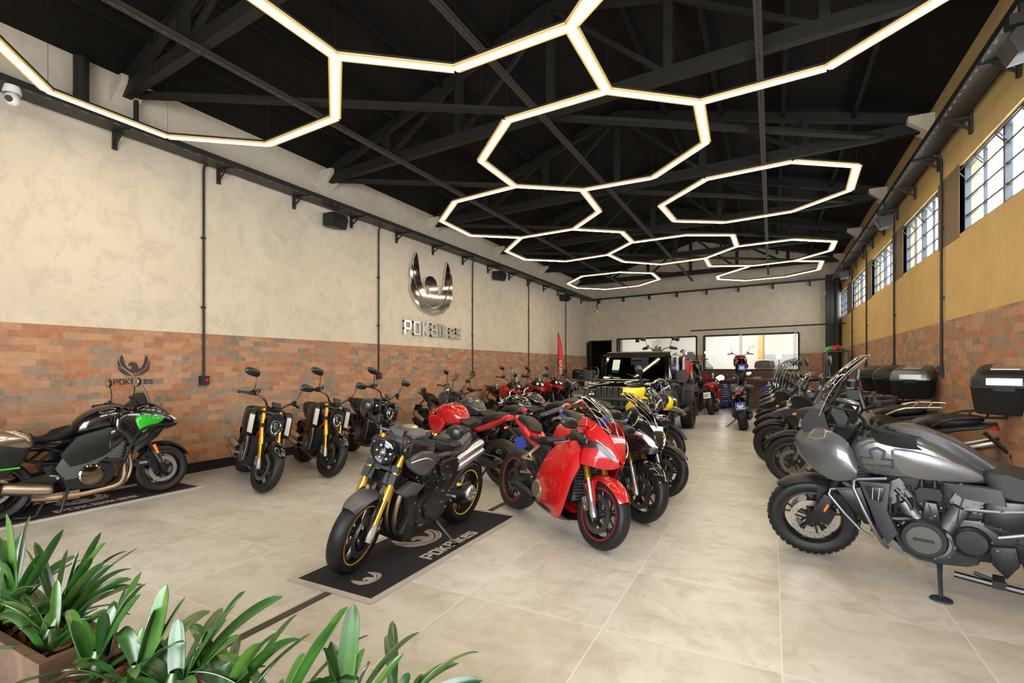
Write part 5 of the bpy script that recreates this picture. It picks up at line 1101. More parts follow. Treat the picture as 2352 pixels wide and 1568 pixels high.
def naked(label, F_, yaw, paint=M_BLK, lamp='round', steer=8, group=None, lean=9, chrome=M_BLK, forkc=M_BLK, seatc=M_SEAT, detail=1, z0=0.0, wheelc=M_BLK, mirr='oval', plate=None, tail=None, wire=False, stripe=None, screen=False, tilt=0.0, cat='motorcycle', rear_light=True, fat=False, lampc=None, mh=.20, bar_w=.40, guards=None, rise=.08):
    b = Bike('motorcycle', label, F_, yaw, 1.43, lean, steer, 25, .30, .315, .12, .22 if fat else .18, .74, group, z0, detail=detail)
    b.wheel(True, 'wire' if wire else 'cast', 5, wheelc, stripe, (.155, 2)); b.wheel(False, 'wire' if wire else 'cast', 5, wheelc, stripe, (.12, 1))
    b.fork(forkc, M_SIL, forkc is not M_SIL, .105, M_ENG, .027, .3); b.fender(paint, 40, 130, .022)
    b.bars(bar_w, 1.5 if guards else 1.0, rise, .15, guards=guards, mirrors=mirr, mh=mh, mr=(.075, .045), bar=chrome)
    b.body('fuel_tank', [(.60, .86), (.68, .98), (.84, 1.05), (1.0, 1.06), (1.12, 1.0), (1.16, .88), (1.02, .80), (.8, .78), (.66, .79)], .19, paint, wf=[(.6, .5), (.8, .9), (1.0, 1.05), (1.16, .8)])
    m = b.mb(); m.lathe([(.055, -.02), (.055, .0), (.04, .006), (.001, .006)], (.93, 0, 1.058), (.05, 0, 1), 18); b.put(m, 'fuel_cap', M_SIL)
    b.body('seat', [(.20, .90), (.32, .84), (.50, .82), (.64, .88), (.66, .80), (.48, .77), (.22, .80)], .15, seatc)
    b.body('pillion_seat', [(-.14, .97), (.02, .99), (.20, .94), (.28, .86), (.1, .86), (-.1, .92)], .12, seatc)
    b.body('tail_unit', [(-.20, .97), (-.05, .94), (.2, .84), (.5, .76), (.4, .70), (.1, .78), (-.18, .91)], .13, tail or paint, wf=[(-.2, .6), (.1, 1), (.5, 1.1)])
    if rear_light: b.tail_lamp((-.20, 0, .93), .12, .05)
    for sg in (-1, 1):
        b.body('tank_shroud', [(.85, .84), (1.02, .94), (1.20, .90), (1.20, .76), (1.05, .66), (.95, .72)], .03, paint, sg * .19, lay=PIL, k=2)
        b.body('side_cover', [(.30, .74), (.60, .78), (.62, .64), (.48, .56), (.34, .64)], .025, M_BLK, sg * .14, lay=PIL, k=2)
    if lamp == 'round': b.round_lamp(.09, .10, b.lf - .12, lampc or M_BLK)
    else:
        h = face(b, 'headlight', paint, b.ft(b.lf - .14, 0, .06), mirror_y([(0, .14), (.09, .10), (.10, .0), (.05, -.12), (0, -.14)]), ((-.05, .7), (0, 1), (.05, .95), (.09, .8)), -.15)
        face(b, 'lens', M_REFL, b.ft(b.lf - .16, 0, .145), mirror_y([(0, .04), (.07, .05), (.08, .0), (.04, -.08), (0, -.09)]), ((-.02, 1), (.01, .95)), -.15, True, h)
    if screen: b.screen((1.24, 0, 1.04), (1.05, 0, 1.28), .13, .10, .08, M_SCR)
    m = b.mb(); m.box((1.10, 0, .56), (.05, .28, .34)); b.put(m, 'radiator', M_BLK)
    b.engine(.70, .42, 'v2' if fat else 'i4', M_ENG, .18, cover=M_ALUM, detail=detail > 1); b.headers(.72, .40, M_TITAN, 2)
    b.silencer((.30, -.17, .34), (-.10, -.20, .48), .06, M_SILEN, M_BLK)
    if fat: b.silencer((.30, -.17, .24), (-.10, -.20, .34), .06, M_BLK, M_BLK)
    b.trellis([[(1.14, .08, .88), (.86, .16, .68), (.58, .15, .50)], [(.58, .14, .7), (.25, .12, .80), (-.05, .09, .88)]], M_CARB)
    b.swingarm(.52, .42); b.chain(); b.pegs(.44, .40, M_ALUM); b.stand(.62, .24); b.blinkers(-.24, .84, .13)
    if plate == 'blue': b.plate((-.34, 0, .62), .24, .20, .30, M_BLUEP, brk=Vector((-.1, 0, .84)), emb=True)
    elif plate == 'plain': b.plate((-.34, 0, .62), .18, .15, .30, M_BLUEP, brk=Vector((-.1, 0, .84)))
    elif plate: b.plate((-.36, 0, .66), .20, .17, .35, M_PLATE, txt=plate, brk=Vector((-.12, 0, .86)))
    else: b.plate((-.36, 0, .62), .2, .15, .35, M_BLK, brk=Vector((-.12, 0, .84)))
    return b
def big_tourer(label, F_, yaw):          # grey metallic adventure tourer at the right edge, the largest bike in the photo
    b = Bike('motorcycle', label, F_, yaw, 1.56, 6, 14, 26, .328, .325, .125, .18, .84)
    b.wheel(True, 'cast', 5, M_BLK, None, (.165, 2), M_DISCL, True); b.wheel(False, 'cast', 5, M_BLK, None, (.14, 1), M_DISC, True)
    b.fork(M_BLK, M_BLK, True, .112, M_ENG, .029, .24); b.fender(M_PLA, 48, 148, .03, .095, True)
    for sg in (-1, 1):
        m = b.mb(True); m.pillow([(0, 0), (.075, .0), (.07, .26), (.01, .27), (-.03, .12)], .018, 0, lay=PILS); 
        o = b.ft(.02, sg * .145, -.03); rm = Matrix.Translation(o) @ Matrix.Rotation(math.radians(-26), 4, 'Y'); m.v = [b.M @ (rm @ (b.M.inverted() @ v)) for v in m.v]; b.put(m, 'fork_cover', M_PLA)
        m = b.mb(True); m.tube([b.ft(.16, sg * .17, -.02), b.ft(.22, sg * .17, -.02)], [.02, .02], 10, flat=.5); b.put(m, 'fork_reflector', M_AMB)
    b.bars(.48, 1.55, .06, .22, guards=M_PLA, mirrors=None)
    m = b.mb(True); T = b.top
    m = b.mb(True); m.tube([T + Vector((-.02, -.18, .12)), T + Vector((.02, -.26, .30)), T + Vector((.0, -.30, .42))], [.02, .02, .022], 8); m.cyl(T + Vector((.05, -.22, .30)), T + Vector((.05, -.22, .35)), .045, n=18); m.box(T + Vector((.05, -.22, .24)), (.08, .1, .08)); b.put(m, 'bar_end_mirror_mount', M_BLK)
    # shark-nose half fairing
    P1 = b.panel('nose_fairing', [(1.66, 1.00, .93, .02, .06, .03), (1.60, 1.07, .86, .09, .16, .13), (1.48, 1.10, .78, .15, .225, .21), (1.36, 1.09, .73, .19, .26, .24), (1.26, 1.02, .74, .21, .265, .24), (1.20, .86, .76, .235, .26, .24)], M_PANG, .01)
    m = b.mb(); m.sheet([[Vector((x, y * w_, z)) for y in (-1, -.5, 0, .5, 1)] for x, z, w_ in ((1.665, 1.0, .03), (1.60, 1.075, .10), (1.48, 1.11, .16), (1.36, 1.10, .19))], .01); b.put(m, 'nose_top', M_PANG)
    b.body('headlight_nacelle', [(1.38, 1.06), (1.58, 1.07), (1.60, 1.14), (1.52, 1.26), (1.42, 1.24)], .15, M_PLA, lay=PILS, k=0)
    m = b.mb(); m.box((1.60, 0, 1.13), (.02, .24, .07), (0, -.25, 0)); b.put(m, 'headlight', M_REFL)
    b.screen((1.56, 0, 1.20), (1.22, 0, 1.66), .15, .18, .10, M_SCR, n=12, round_=.4)
    m = b.mb()
    for sg in (-1, 1): m.tube([(1.46, sg * .11, 1.22), (1.36, sg * .12, 1.36), (1.30, sg * .10, 1.50)], .008, 6, 2)
    b.put(m, 'screen_bracket', M_BLK)
    dsh = b.body('display', [(1.24, 1.14), (1.33, 1.12), (1.40, 1.24), (1.31, 1.28)], .12, M_PLA, lay=PILS, k=0)
    m = b.mb(); m.box((1.262, 0, 1.215), (.01, .20, .12), (0, .55, 0)); b.put(m, 'screen', mat('dash_glass', (.02, .022, .025), .08), dsh)
    for sg in (-1, 1):
        m = b.mb(); m.tube([(1.28, sg * .125, 1.12), (1.24, sg * .125, 1.25), (1.38, sg * .125, 1.28), (1.42, sg * .125, 1.14), (1.28, sg * .125, 1.12)], .014, 6); b.put(m, 'display_frame', M_PLA)
    tk = b.body('fuel_tank', [(1.18, .79), (1.27, .92), (1.24, 1.02), (1.12, 1.08), (.95, 1.10), (.78, 1.05), (.60, .94), (.47, .83), (.53, .785), (.9, .78)], .205, M_PANG, wf=[(.4, .45), (.65, .8), (.95, 1.0), (1.28, 1.02)], lay=((1, .76), (.93, .88), (.72, .96), (.4, 1.0)))
    b.body('tank_cover', [(1.16, 1.06), (1.06, 1.13), (.90, 1.15), (.66, 1.06), (.44, .90), (.48, .86), (.70, .99), (.9, 1.05)], .075, M_GREY, lay=PILS)
    m = b.mb(); m.box((.73, .0, 1.085), (.12, .05, .01), (0, -.55, 0)); b.put(m, 'tank_console', M_BLKG)
    for sg in (-1, 1):
        b.body('tank_recess', [(1.0, .99), (.88, 1.0), (.66, .94), (.52, .86), (.56, .81), (.86, .80), (.96, .86)], .012, mat('light_grey_metallic', (.17, .173, .18), .25, .55, coat=.7), sg * .2, lay=((1, .94), (.6, 1)), k=3, yf=lambda x, z, s_=sg: -s_ * max(0, .95 - x) * .17)
        m = b.mb(); Yt = sg * .2075; n = (0, sg, 0); o = (0, Yt, 0); U, V = (1, 0, 0), (0, 0, 1); tt = .003
        for q in ([(.985, .872), (1.185, .872), (1.185, .86), (.985, .86)], [(.985, .925), (1.0, .925), (1.0, .86), (.985, .86)], [(.985, .925), (1.06, .925), (1.06, .912), (.985, .912)], [(1.105, .925), (1.185, .925), (1.185, .912), (1.105, .912)], [(1.17, .925), (1.185, .925), (1.185, .86), (1.17, .86)],
                  [(1.045, .912), (1.06, .912), (1.052, .955), (1.034, .955)], [(1.034, .955), (1.052, .95), (1.046, .985), (1.03, .985)], [(1.03, .985), (1.046, .975), (1.082, .99), (1.082, 1.012)], [(1.082, .99), (1.082, 1.012), (1.134, .985), (1.118, .975)], [(1.118, .985), (1.134, .985), (1.13, .955), (1.112, .95)], [(1.112, .955), (1.13, .955), (1.12, .912), (1.105, .912)],
                  [(1.04, .86), (1.056, .86), (1.088, .825), (1.088, .805)], [(1.11, .86), (1.126, .86), (1.088, .805), (1.088, .825)]):
            m.prism(q, o, U, V, n, tt)
        b.put(m, 'tank_logo', mat('logo_grey', (.016, .017, .019), .35), tk, smooth=False)
        # radiator guards
        m = b.mb(); m.tube([(1.20, sg * .25, .76), (1.22, sg * .28, .70), (1.08, sg * .30, .38), (1.02, sg * .26, .28)], .013, 8, 2); m.tube([(1.20, sg * .25, .76), (1.02, sg * .24, .79)], .013, 8); m.tube([(1.34, sg * .24, .66), (1.38, sg * .27, .62), (1.17, sg * .29, .38), (1.10, sg * .29, .36)], .011, 8, 2); m.tube([(1.34, sg * .24, .66), (1.22, sg * .27, .69)], .011, 8); b.put(m, 'engine_guard', mat('satin_grey_tube', (.13, .135, .145), .3, .7))
        b.body('radiator_shroud', [(1.00, .76), (1.19, .75), (1.08, .42), (1.02, .30), (.96, .40), (1.02, .56)], .03, mat('grey_plastic', (.035, .037, .042), .45), sg * .235, lay=PILS, k=0)
        b.body('shroud_vent', [(1.03, .73), (1.15, .72), (1.12, .63), (1.05, .62)], .012, M_BLK, sg * .265, lay=PILS, k=0)
        m = b.mb()
        for k in range(2): m.tube([(1.06 + k * .04, sg * .278, .72), (1.07 + k * .035, sg * .278, .63)], .003, 5)
        b.put(m, 'vent_blade', M_SIL)
        b.body('radiator_wing', [(1.18, .70), (1.34, .66), (1.16, .42), (1.10, .42)], .025, M_PLA, sg * .22, lay=PILS, k=0)
        b.body('side_cover', [(.42, .79), (.72, .79), (.62, .70), (.40, .68)], .03, mat('mid_grey_panel', (.07, .073, .08), .4), sg * .16, lay=PILS, k=0)
        b.body('frame_plate', [(.30, .72), (.50, .70), (.52, .52), (.40, .44), (.28, .56)], .03, M_BLK, sg * .14, lay=PILS, k=0)
    m = b.mb(); m.box((1.10, 0, .56), (.06, .38, .42)); b.put(m, 'radiator', M_BLK)
    m = b.mb(); m.box((1.34, 0, .73), (.16, .30, .06)); b.put(m, 'lower_cowl', M_BLKG)
    b.body('seat', [(.06, 1.0), (.18, .90), (.32, .87), (.44, .90), (.52, .86), (.46, .73), (.32, .70), (-.04, .80)], .17, mat('grey_seat', (.026, .027, .03), .6, bump=.2, bscale=200), lay=PIL)
    for k in range(3): m = b.mb(); m.box((.27 - k * .06, .0, .905 + k * .028), (.03, .2, .012), (0, .5, 0)); b.put(m, 'seat_rib', M_SEAT)
    b.body('pillion_seat', [(-.30, 1.02), (-.02, 1.03), (.10, .98), (.12, .86), (-.25, .93)], .15, M_SEAT, lay=PIL)
    b.body('tail_unit', [(-.36, .96), (0, .88), (.35, .74), (.3, .66), (0, .76), (-.34, .90)], .12, M_PLA)
    # v-twin
    eng = b.engine(.74, .38, 'v2', M_ENG, .17, M_ALUM, cyl=M_ENG, detail=True)
    for ang, bx in ((34, .84), (-26, .70)):
        a = math.radians(ang); d = Vector((math.sin(a), 0, math.cos(a))); o = Vector((bx, 0, .46)); q = b.mb(); rm = Matrix((Vector((d.z, 0, -d.x)), Vector((0, 1, 0)), d)).transposed()
        for sg in (-1, 1):
            y = sg * .13; q.cyl(o + d * .0 + Vector((0, y, 0)), o + d * .18 + Vector((0, y, 0)), .062, .058, 18); q.cyl(o + d * .06 + Vector((0, y, 0)), o + d * .07 + Vector((0, y, 0)), .068, n=18); q.box(o + d * .24 + Vector((0, y * .9, 0)), (.15, .10, .10), rm); q.box(o + d * .31 + Vector((0, y * .85, 0)), (.17, .11, .05), rm)
            for k in (-1, 1): q.cyl(o + d * .24 + rm @ Vector((k * .05, sg * .10 + y * .4, .0)), o + d * .24 + rm @ Vector((k * .05, sg * .125 + y * .4, 0)), .018, n=10)
        b.put(q, 'cylinder', M_ALUM, eng)
    q = b.mb(); c = Vector((.82, .165, .37)); q.m = 0; q.lathe([(.145, 0), (.14, .03), (.125, .045), (.10, .045)], c, (0, 1, 0), 36); q.m = 1; q.lathe([(.10, .044), (.098, .055), (.001, .056)], c, (0, 1, 0), 36); q.m = 0
    for k in (-1, 1): q.cyl(c + Vector((k * .05, .05, 0)), c + Vector((k * .05, .064, 0)), .011, n=10)
    q.box(c + Vector((0, .059, 0)), (.09, .004, .02)); b.put(q, 'primary_cover', [M_BLK, mat('satin_disc', (.11, .108, .10), .35, .8)], eng)
    q = b.mb(); c = Vector((.57, .165, .41)); q.lathe([(.10, 0), (.098, .035), (.085, .05), (.08, .046), (.001, .048)], c, (0, 1, 0), 32); b.put(q, 'pulley_cap', M_BLK, eng); q = b.mb(); q.pillow([(.38, .52), (.68, .54), (.66, .30), (.46, .28), (.36, .40)], .02, .15, lay=PILS, k=2); b.put(q, 'pulley_cover', M_BLK, eng)
    q = b.mb(); q.pillow([(.72, .47), (.84, .47), (.81, .64), (.75, .64)], .02, .17, lay=PILS, k=0); q.cyl((.78, .185, .53), (.78, .20, .53), .014, n=10); b.put(q, 'coil_bracket', M_BLK, eng)
    q = b.mb(); q.pillow([(.72, .66), (.86, .66), (.87, .72), (.84, .75), (.73, .75), (.71, .71)], .03, .18, lay=PILS, k=0); q.cyl((.76, .18, .74), (.76, .18, .80), .018, .013, 12); q.cyl((.83, .18, .74), (.83, .18, .80), .018, .013, 12); b.put(q, 'ignition_coil', M_PLA, eng)
    q = b.mb(); q.tube([(1.04, .20, .50), (.98, .21, .49), (.90, .19, .50), (.86, .17, .48)], .022, 9, 3); q.tube([(.98, .16, .70), (.9, .17, .60), (.88, .16, .45)], .02, 8, 3); b.put(q, 'coolant_hose', M_PLA, eng)
    rr = random.Random(3); q = b.mb()
    for k in range(60):
        p = Vector((rr.uniform(.42, 1.0), .175 + rr.uniform(-.01, .02), rr.uniform(.24, .70))); q.cyl(p, p + Vector((0, .014, 0)), rr.uniform(.004, .008), n=7)
    b.put(q, 'bolts', M_ALUM, eng)
    q = b.mb(); q.box((.74, 0, .60), (.62, .20, .36)); q.box((.5, 0, .55), (.4, .24, .3)); b.put(q, 'airbox', M_BLK, eng)  # dark filler blocks added so the floor doesn't show through the engine
    q = b.mb()
    for k in range(16):
        p = Vector((rr.uniform(.55, 1.02), rr.uniform(.10, .19), rr.uniform(.62, .76))); q.tube([p, p + Vector((rr.uniform(-.05, .05), .02, -rr.uniform(.06, .16))), p + Vector((rr.uniform(-.1, .1), 0, -rr.uniform(.2, .36)))], rr.uniform(.004, .009), 5, 4)
    b.put(q, 'wiring', M_GRIP, eng)
    m = b.mb(); m.pillow([(1.00, .30), (1.06, .34), (1.08, .28), (.98, .21), (.74, .14), (.72, .17), (.9, .22)], .14, 0, lay=PILS); b.put(m, 'skid_plate', M_ALUM)
    b.headers(.76, .42, M_ENG, 2); b.silencer((.30, -.18, .46), (-.30, -.22, .64), .06, M_SILEN, M_BLK)
    b.trellis([[(.60, .16, .62), (.30, .16, .66), (-.10, .15, .86)], [(.44, .17, .46), (.20, .16, .56), (-.20, .14, .84)]], mat('grey_tube', (.2, .2, .21), .3, .8), .015)
    m = b.mb()
    for k in range(9): m.ring([(.045, -.006), (.045, .006), (.036, .006), (.036, -.006)], (.40 + k * .010, .06, .46 + k * .02), (.4, 0, .9), 16)
    b.put(m, 'shock_spring', mat('orange_red_spring', (.75, .06, .02), .35))
    b.swingarm(.50, .40, M_BLK, .12, 0, .06); b.chain(.48, .38, .11); b.stand(.74, .20, mat('blue_black_steel', (.03, .045, .07), .4, .4), .26, .02, .06)
    m = b.mb(); m.m = 0; m.pillow([(.36, .42), (.48, .40), (.47, .28), (.40, .20), (.34, .30)], .012, .19, lay=PILS, k=0); m.m = 1
    for i in range(4):
        for j in range(3): m.cyl((.37 + j * .03, .20, .27 + i * .035), (.37 + j * .03, .205, .27 + i * .035), .008, n=6)
    m.m = 0; m.box((.44, .27, .20), (.06, .11, .05)); m.tube([(.56, .20, .20), (.40, .22, .17)], .012, 6); b.put(m, 'heel_plate', [M_PLA, M_BLK])
    m = b.mb(); m.tube([(.66, .17, .15), (.40, .19, .14), (.10, .2, .13)], .022, 8, 2); m.cyl((.30, .2, .13), (.2, .2, .13), .03, n=10); b.put(m, 'centre_stand', M_BLK)
    return b
# ---------------------------------------------------------------- black pickup
def pickup():
    S = .97; root = empty('pickup_truck', (0, 0, 0), 0, 'black off-road pickup truck parked facing the camera in the middle of the hall', 'car')
    root.matrix_world = Matrix.Translation((-2.62, 9.93, 0)) @ Matrix.Rotation(-math.pi / 2, 4, 'Z') @ Matrix.Scale(S, 4)
    P = mat('black_car_paint', (.004, .004, .004), .07, coat=1); PL = mat('black_car_plastic', (.02, .02, .021), .55); G = glass_mat('dark_car_glass', (.22, .24, .24), .1)
    b = lambda m, n, mt, par=None, **k: m.build(n, mt, par or root, **k)
    m = MB(); m.pillow([(-1.2, .62), (-1.2, 1.18), (-3.05, 1.18), (-3.05, .62)], .80, 0, lay=PILS); m.pillow([(-.62, .60), (-.62, 1.16), (-1.25, 1.18), (-1.25, .60)], .78, 0, lay=PILS); b(m, 'cab_body', P)
    m = MB(); m.loft([[(x, w * q, z + d * (1 - q * q)) for q in (-1, -.92, -.6, -.3, 0, .3, .6, .92, 1)] + [(x, w * q, z - .12) for q in (1, 0, -1)] for x, w, z, d in ((.58, .60, 1.14, .03), (.50, .62, 1.19, .05), (0, .68, 1.23, .05), (-.6, .74, 1.26, .05))]); hd = b(m, 'hood', P)
    m = MB(); m.pillow([(.30, 1.25), (.2, 1.30), (-.35, 1.335), (-.4, 1.29)], .36, 0, lay=PILS, k=0); b(m, 'hood_bulge', P, hd)
    m = MB()
    for sy in (-1, 1): m.box((.12, sy * .42, 1.285), (.5, .1, .03))
    b(m, 'hood_vent', PL, hd)
    m = MB(); m.pillow([(.62, .72), (.66, .95), (.60, 1.16), (.50, 1.18), (.50, .70)], .66, 0, lay=PILS, k=0); gr = b(m, 'grille', P)
    for k in range(7):
        y = (k - 3) * .115; m = MB(); m.box((.640, y, .97), (.05, .064, .32), (0, -.08, 0)); s = b(m, 'grille_slot', M_BLACKP, gr, smooth=False)
        q = MB(); yy = .036; q.tube([(.668, y - yy, .82), (.655, y - yy, 1.11), (.655, y, 1.14), (.655, y + yy, 1.11), (.668, y + yy, .82), (.668, y, .80), (.668, y - yy, .82)], .009, 6, 2); b(q, 'slot_rim', mat('grey_slot_rim', (.10, .105, .11), .3, .6), s)
    for sy in (-1, 1):
        m = MB(); c = Vector((.645, sy * .53, 1.0)); m.ring([(.115, -.03), (.115, .02), (.098, .028), (.098, -.03)], c, (1, 0, 0), 28); h = b(m, 'headlight', PL)
        q = MB(); q.lathe([(.001, -.03), (.05, -.02), (.098, .01)], c, (1, 0, 0), 24); q.ell(c, .035, 10, 8)
        for k in range(8): q.box(c + Vector((.005, .07 * math.cos(k * math.pi / 4), .07 * math.sin(k * math.pi / 4))), (.01, .02, .02))
        b(q, 'reflector', M_REFL, h); q = MB(); q.lathe([(.098, .012), (.06, .03), (.001, .035)], c, (1, 0, 0), 24); b(q, 'lens', M_LENS, h)
        m = MB(); m.pillow([(.62, .78), (.60, .98), (.45, 1.06), (-.45, 1.06), (-.60, .95), (-.66, .72), (-.52, .74), (-.42, .90), (.38, .90), (.48, .74)], .17, sy * .80, lay=PILS, k=0); b(m, 'front_fender', PL)
        m = MB(); m.box((.60, sy * .80, .96), (.04, .18, .06)); m.box((.62, sy * .80, .96), (.01, .14, .03)); b(m, 'turn_signal', M_AMB if False else M_SIL)
        m = MB(); m.pillow([(-2.85, .70), (-2.95, .98), (-3.1, 1.08), (-3.85, 1.08), (-4.0, .98), (-4.1, .70), (-3.98, .72), (-3.88, .92), (-3.1, .92), (-2.98, .72)], .16, sy * .80, lay=PILS, k=0); b(m, 'rear_fender', PL)
        for wx in (0, -3.2):
            c = Vector((wx, sy * .80, .44)); t = MB(); t.ring([(.25, -.125), (.33, -.14), (.40, -.14), (.435, -.11), (.44, -.05), (.44, .05), (.435, .11), (.40, .14), (.33, .14), (.25, .125)], c, (0, 1, 0), 36)
            for k in range(30):
                a = k * math.pi / 15
                for e in (-1, 1): t.box(c + Vector((.437 * math.cos(a + e * .05), e * .08, .437 * math.sin(a + e * .05))), (.02, .09, .045), Matrix.Rotation(-a, 3, 'Y'))
            tr_ = b(t, 'front_wheel' if wx == 0 else 'rear_wheel', M_TYRE); q = MB(); q.lathe([(.25, .10), (.22, .06), (.10, .05), (.07, .09), (.001, .09)], c, (0, sy, 0), 28)
            for k in range(5): a = k * 2 * math.pi / 5; q.beam(c + Vector((0, sy * .075, 0)), c + Vector((.24 * math.cos(a), sy * .085, .24 * math.sin(a))), .07, .04, (0, sy, 0))
            b(q, 'rim', PL, tr_)
        m = MB(); m.tube([(-.72, sy * .80, 1.24), (-.70, sy * .93, 1.27)], .03, 8); m.pillow([(-.78, 1.22), (-.66, 1.23), (-.66, 1.46), (-.74, 1.47), (-.79, 1.40)], .11, sy * 1.02, lay=PIL, k=0); b(m, 'wing_mirror', PL)
        # doors with window openings
        for x0, x1, nm in ((-.92, -1.92, 'front_door'), (-1.96, -2.86, 'rear_door')):
            m = MB(); m.bb((x1, sy * .795, .66), (x0, sy * .825, 1.20)); d = b(m, nm, P)
            m = MB(); m.bb((x0 - .06, sy * .72, 1.20), (x0, sy * .78, 1.80)); m.bb((x1, sy * .72, 1.20), (x1 + .06, sy * .78, 1.80)); m.bb((x1, sy * .70, 1.76), (x0, sy * .76, 1.82)); b(m, 'window_frame', P, d, smooth=False)
            m = MB(); m.bb((x1 + .05, sy * .745, 1.20), (x0 - .05, sy * .752, 1.78)); b(m, 'door_glass', glass_mat('side_glass', (.55, .58, .58), .1), d, smooth=False)
            m = MB(); m.box((x1 + .16, sy * .84, 1.08), (.18, .03, .04)); b(m, 'door_handle', PL, d)
    # windscreen frame, glass, roof
    A = Vector((-.78, 0, 1.24)); B = Vector((-1.10, 0, 1.82)); m = MB()
    for sy in (-1, 1): m.beam(A + Vector((0, sy * .72, 0)), B + Vector((0, sy * .66, 0)), .09, .08, (1, 0, 0))
    m.beam(A + Vector((0, -.74, 0)), A + Vector((0, .74, 0)), .12, .10); m.beam(B + Vector((0, -.68, .0)), B + Vector((0, .68, 0)), .10, .11); b(m, 'windscreen_frame', P)
    m = MB(); m.loft([[A + Vector((.02, -.69, .05)), A + Vector((.02, .69, .05)), B + Vector((.02, .63, -.04)), B + Vector((.02, -.63, -.04))], [A + Vector((.014, -.69, .05)), A + Vector((.014, .69, .05)), B + Vector((.014, .63, -.04)), B + Vector((.014, -.63, -.04))]]); ws = b(m, 'windscreen', G, None, smooth=False)
    q = MB(); d = (B - A); 
    def wsq(mm, y0, y1, t0, t1, o=.004): mm.loft([[A + d * t + Vector((.022 + o_, y, .02 * 0)) for y, t in ((y0, t0), (y1, t0), (y1, t1), (y0, t1))] for o_ in (o, o + .002)])
    wsq(q, -.52, -.36, .2, .82); b(q, 'price_sheet', mat('pale_sheet', (.55, .66, .60), .6), ws, smooth=False)
    q = MB()
    for y0 in (-.18, .32): q.tube([A + Vector((.05, y0, .04)), A + Vector((.05, y0 - .38, .13)) if y0 < 0 else A + Vector((.05, y0 - .46, .16))], .010, 5)
    for y0 in (-.18, .32): q.box(A + Vector((.06, y0 - .15, .03)), (.06, .3, .03))
    b(q, 'wiper', PL, ws)
    m = MB(); m.pillow([(-1.06, 1.80), (-1.06, 1.87), (-1.3, 1.905), (-2.7, 1.905), (-2.92, 1.87), (-2.92, 1.80)], .72, 0, lay=PILS, k=0); b(m, 'roof', P)
    m = MB(); m.bb((-2.95, -.74, 1.18), (-2.88, .74, 1.40)); m.bb((-2.95, -.74, 1.40), (-2.88, -.6, 1.82)); m.bb((-2.95, .6, 1.40), (-2.88, .74, 1.82)); b(m, 'rear_wall', P, None, smooth=False)
    m = MB(); m.box((-.86, 0, 1.20), (.3, 1.4, .12)); q_ = b(m, 'dashboard', PL); m = MB(); m.ring([(.19, -.012), (.19, .012), (.165, .012), (.165, -.012)], (-1.12, .38, 1.25), (1, 0, .45), 24); m.cyl((-1.12, .38, 1.25), (-.95, .38, 1.18), .03); b(m, 'steering_wheel', PL, q_)
    for sy in (-1, 1):
        m = MB(); m.pillow([(-1.75, .75), (-1.30, .75), (-1.30, .88), (-1.66, .90), (-1.82, 1.40), (-1.92, 1.40)], .25, sy * .38, lay=PIL, k=0); m.pillow([(-1.88, 1.42), (-1.80, 1.42), (-1.84, 1.60), (-1.92, 1.60)], .13, sy * .38, lay=PIL, k=0); b(m, 'front_seat', M_SEAT)
    m = MB(); m.box((-1.05, 0, 1.72), (.03, .22, .06)); b(m, 'inner_mirror', PL)
    m = MB(); m.pillow([(.62, .62), (.86, .62), (.88, .74), (.80, .80), (.62, .80)], .90, 0, lay=PILS, k=0); m.tube([(.8, -.35, .80), (.86, -.32, .92), (.86, .32, .92), (.8, .35, .80)], .03, 8, 3); b(m, 'bumper', PL)
    m = MB(); m.bb((-4.45, -.78, .78), (-2.98, .78, .86)); m.bb((-4.45, -.80, .86), (-2.98, -.72, 1.24)); m.bb((-4.45, .72, .86), (-2.98, .80, 1.24)); m.bb((-2.98, -.8, .78), (-2.94, .8, 1.24)); b(m, 'cargo_bed', P, None, smooth=False)
    m = MB(); m.bb((-4.95, -.70, .80), (-4.47, .70, .86)); b(m, 'tailgate', P, None, smooth=False)
    m = MB(); m.bb((-4.3, -.5, .5), (.5, .5, .66)); m.cyl((0, -.7, .44), (0, .7, .44), .06); m.cyl((-3.2, -.7, .44), (-3.2, .7, .44), .06); b(m, 'chassis', M_BLACKP)
    for sy in (-1, 1): m = MB(); m.cyl((-.5, sy * .86, .52), (-2.7, sy * .86, .52), .05, n=10); b(m, 'side_step', PL)
    return root
pickup()
# ---------------------------------------------------------------- workshop at the back
M_WOOD = NT('walnut_bench', .45); _x = M_WOOD.scale(M_WOOD.co, (1.2, 14, 14)); M_WOOD.col(M_WOOD.ramp(M_WOOD.noise(_x, 2.5, 5, .6, .8), [(.3, srgb(70, 42, 26)), (.7, srgb(112, 70, 44))])); M_WOOD = M_WOOD.m
M_TBLUE = mat('blue_cabinet', (.015, .07, .38), .35); ang_b = math.atan2(BU.y, BU.x)
def bench_u(px, d): p = on_plane(px, 870, BL + BN * d, BN); return (p - BL).dot(BU)
ub0, ub1 = bench_u(1598, .7), bench_u(1795, .7); BHt = 1.08
g = empty('workbench', bw((ub0 + ub1) / 2, 0), ang_b, 'long brown wooden workbench under the right back window', 'workbench'); hw = (ub1 - ub0) / 2
MB().bb((-hw, -.72, BHt - .10), (hw, -.02, BHt)).build('worktop', M_WOOD, g, smooth=False); MB().bb((-hw, -.03, BHt), (hw, -.005, wz0 - .04)).build('backsplash', M_WOOD, g, smooth=False)
for k in range(3): MB().bb((-hw + (hw * 2 - .08) * k / 2, -.68, 0), (-hw + (hw * 2 - .08) * k / 2 + .08, -.10, BHt - .1)).build('leg', M_WOOD, g, smooth=False)
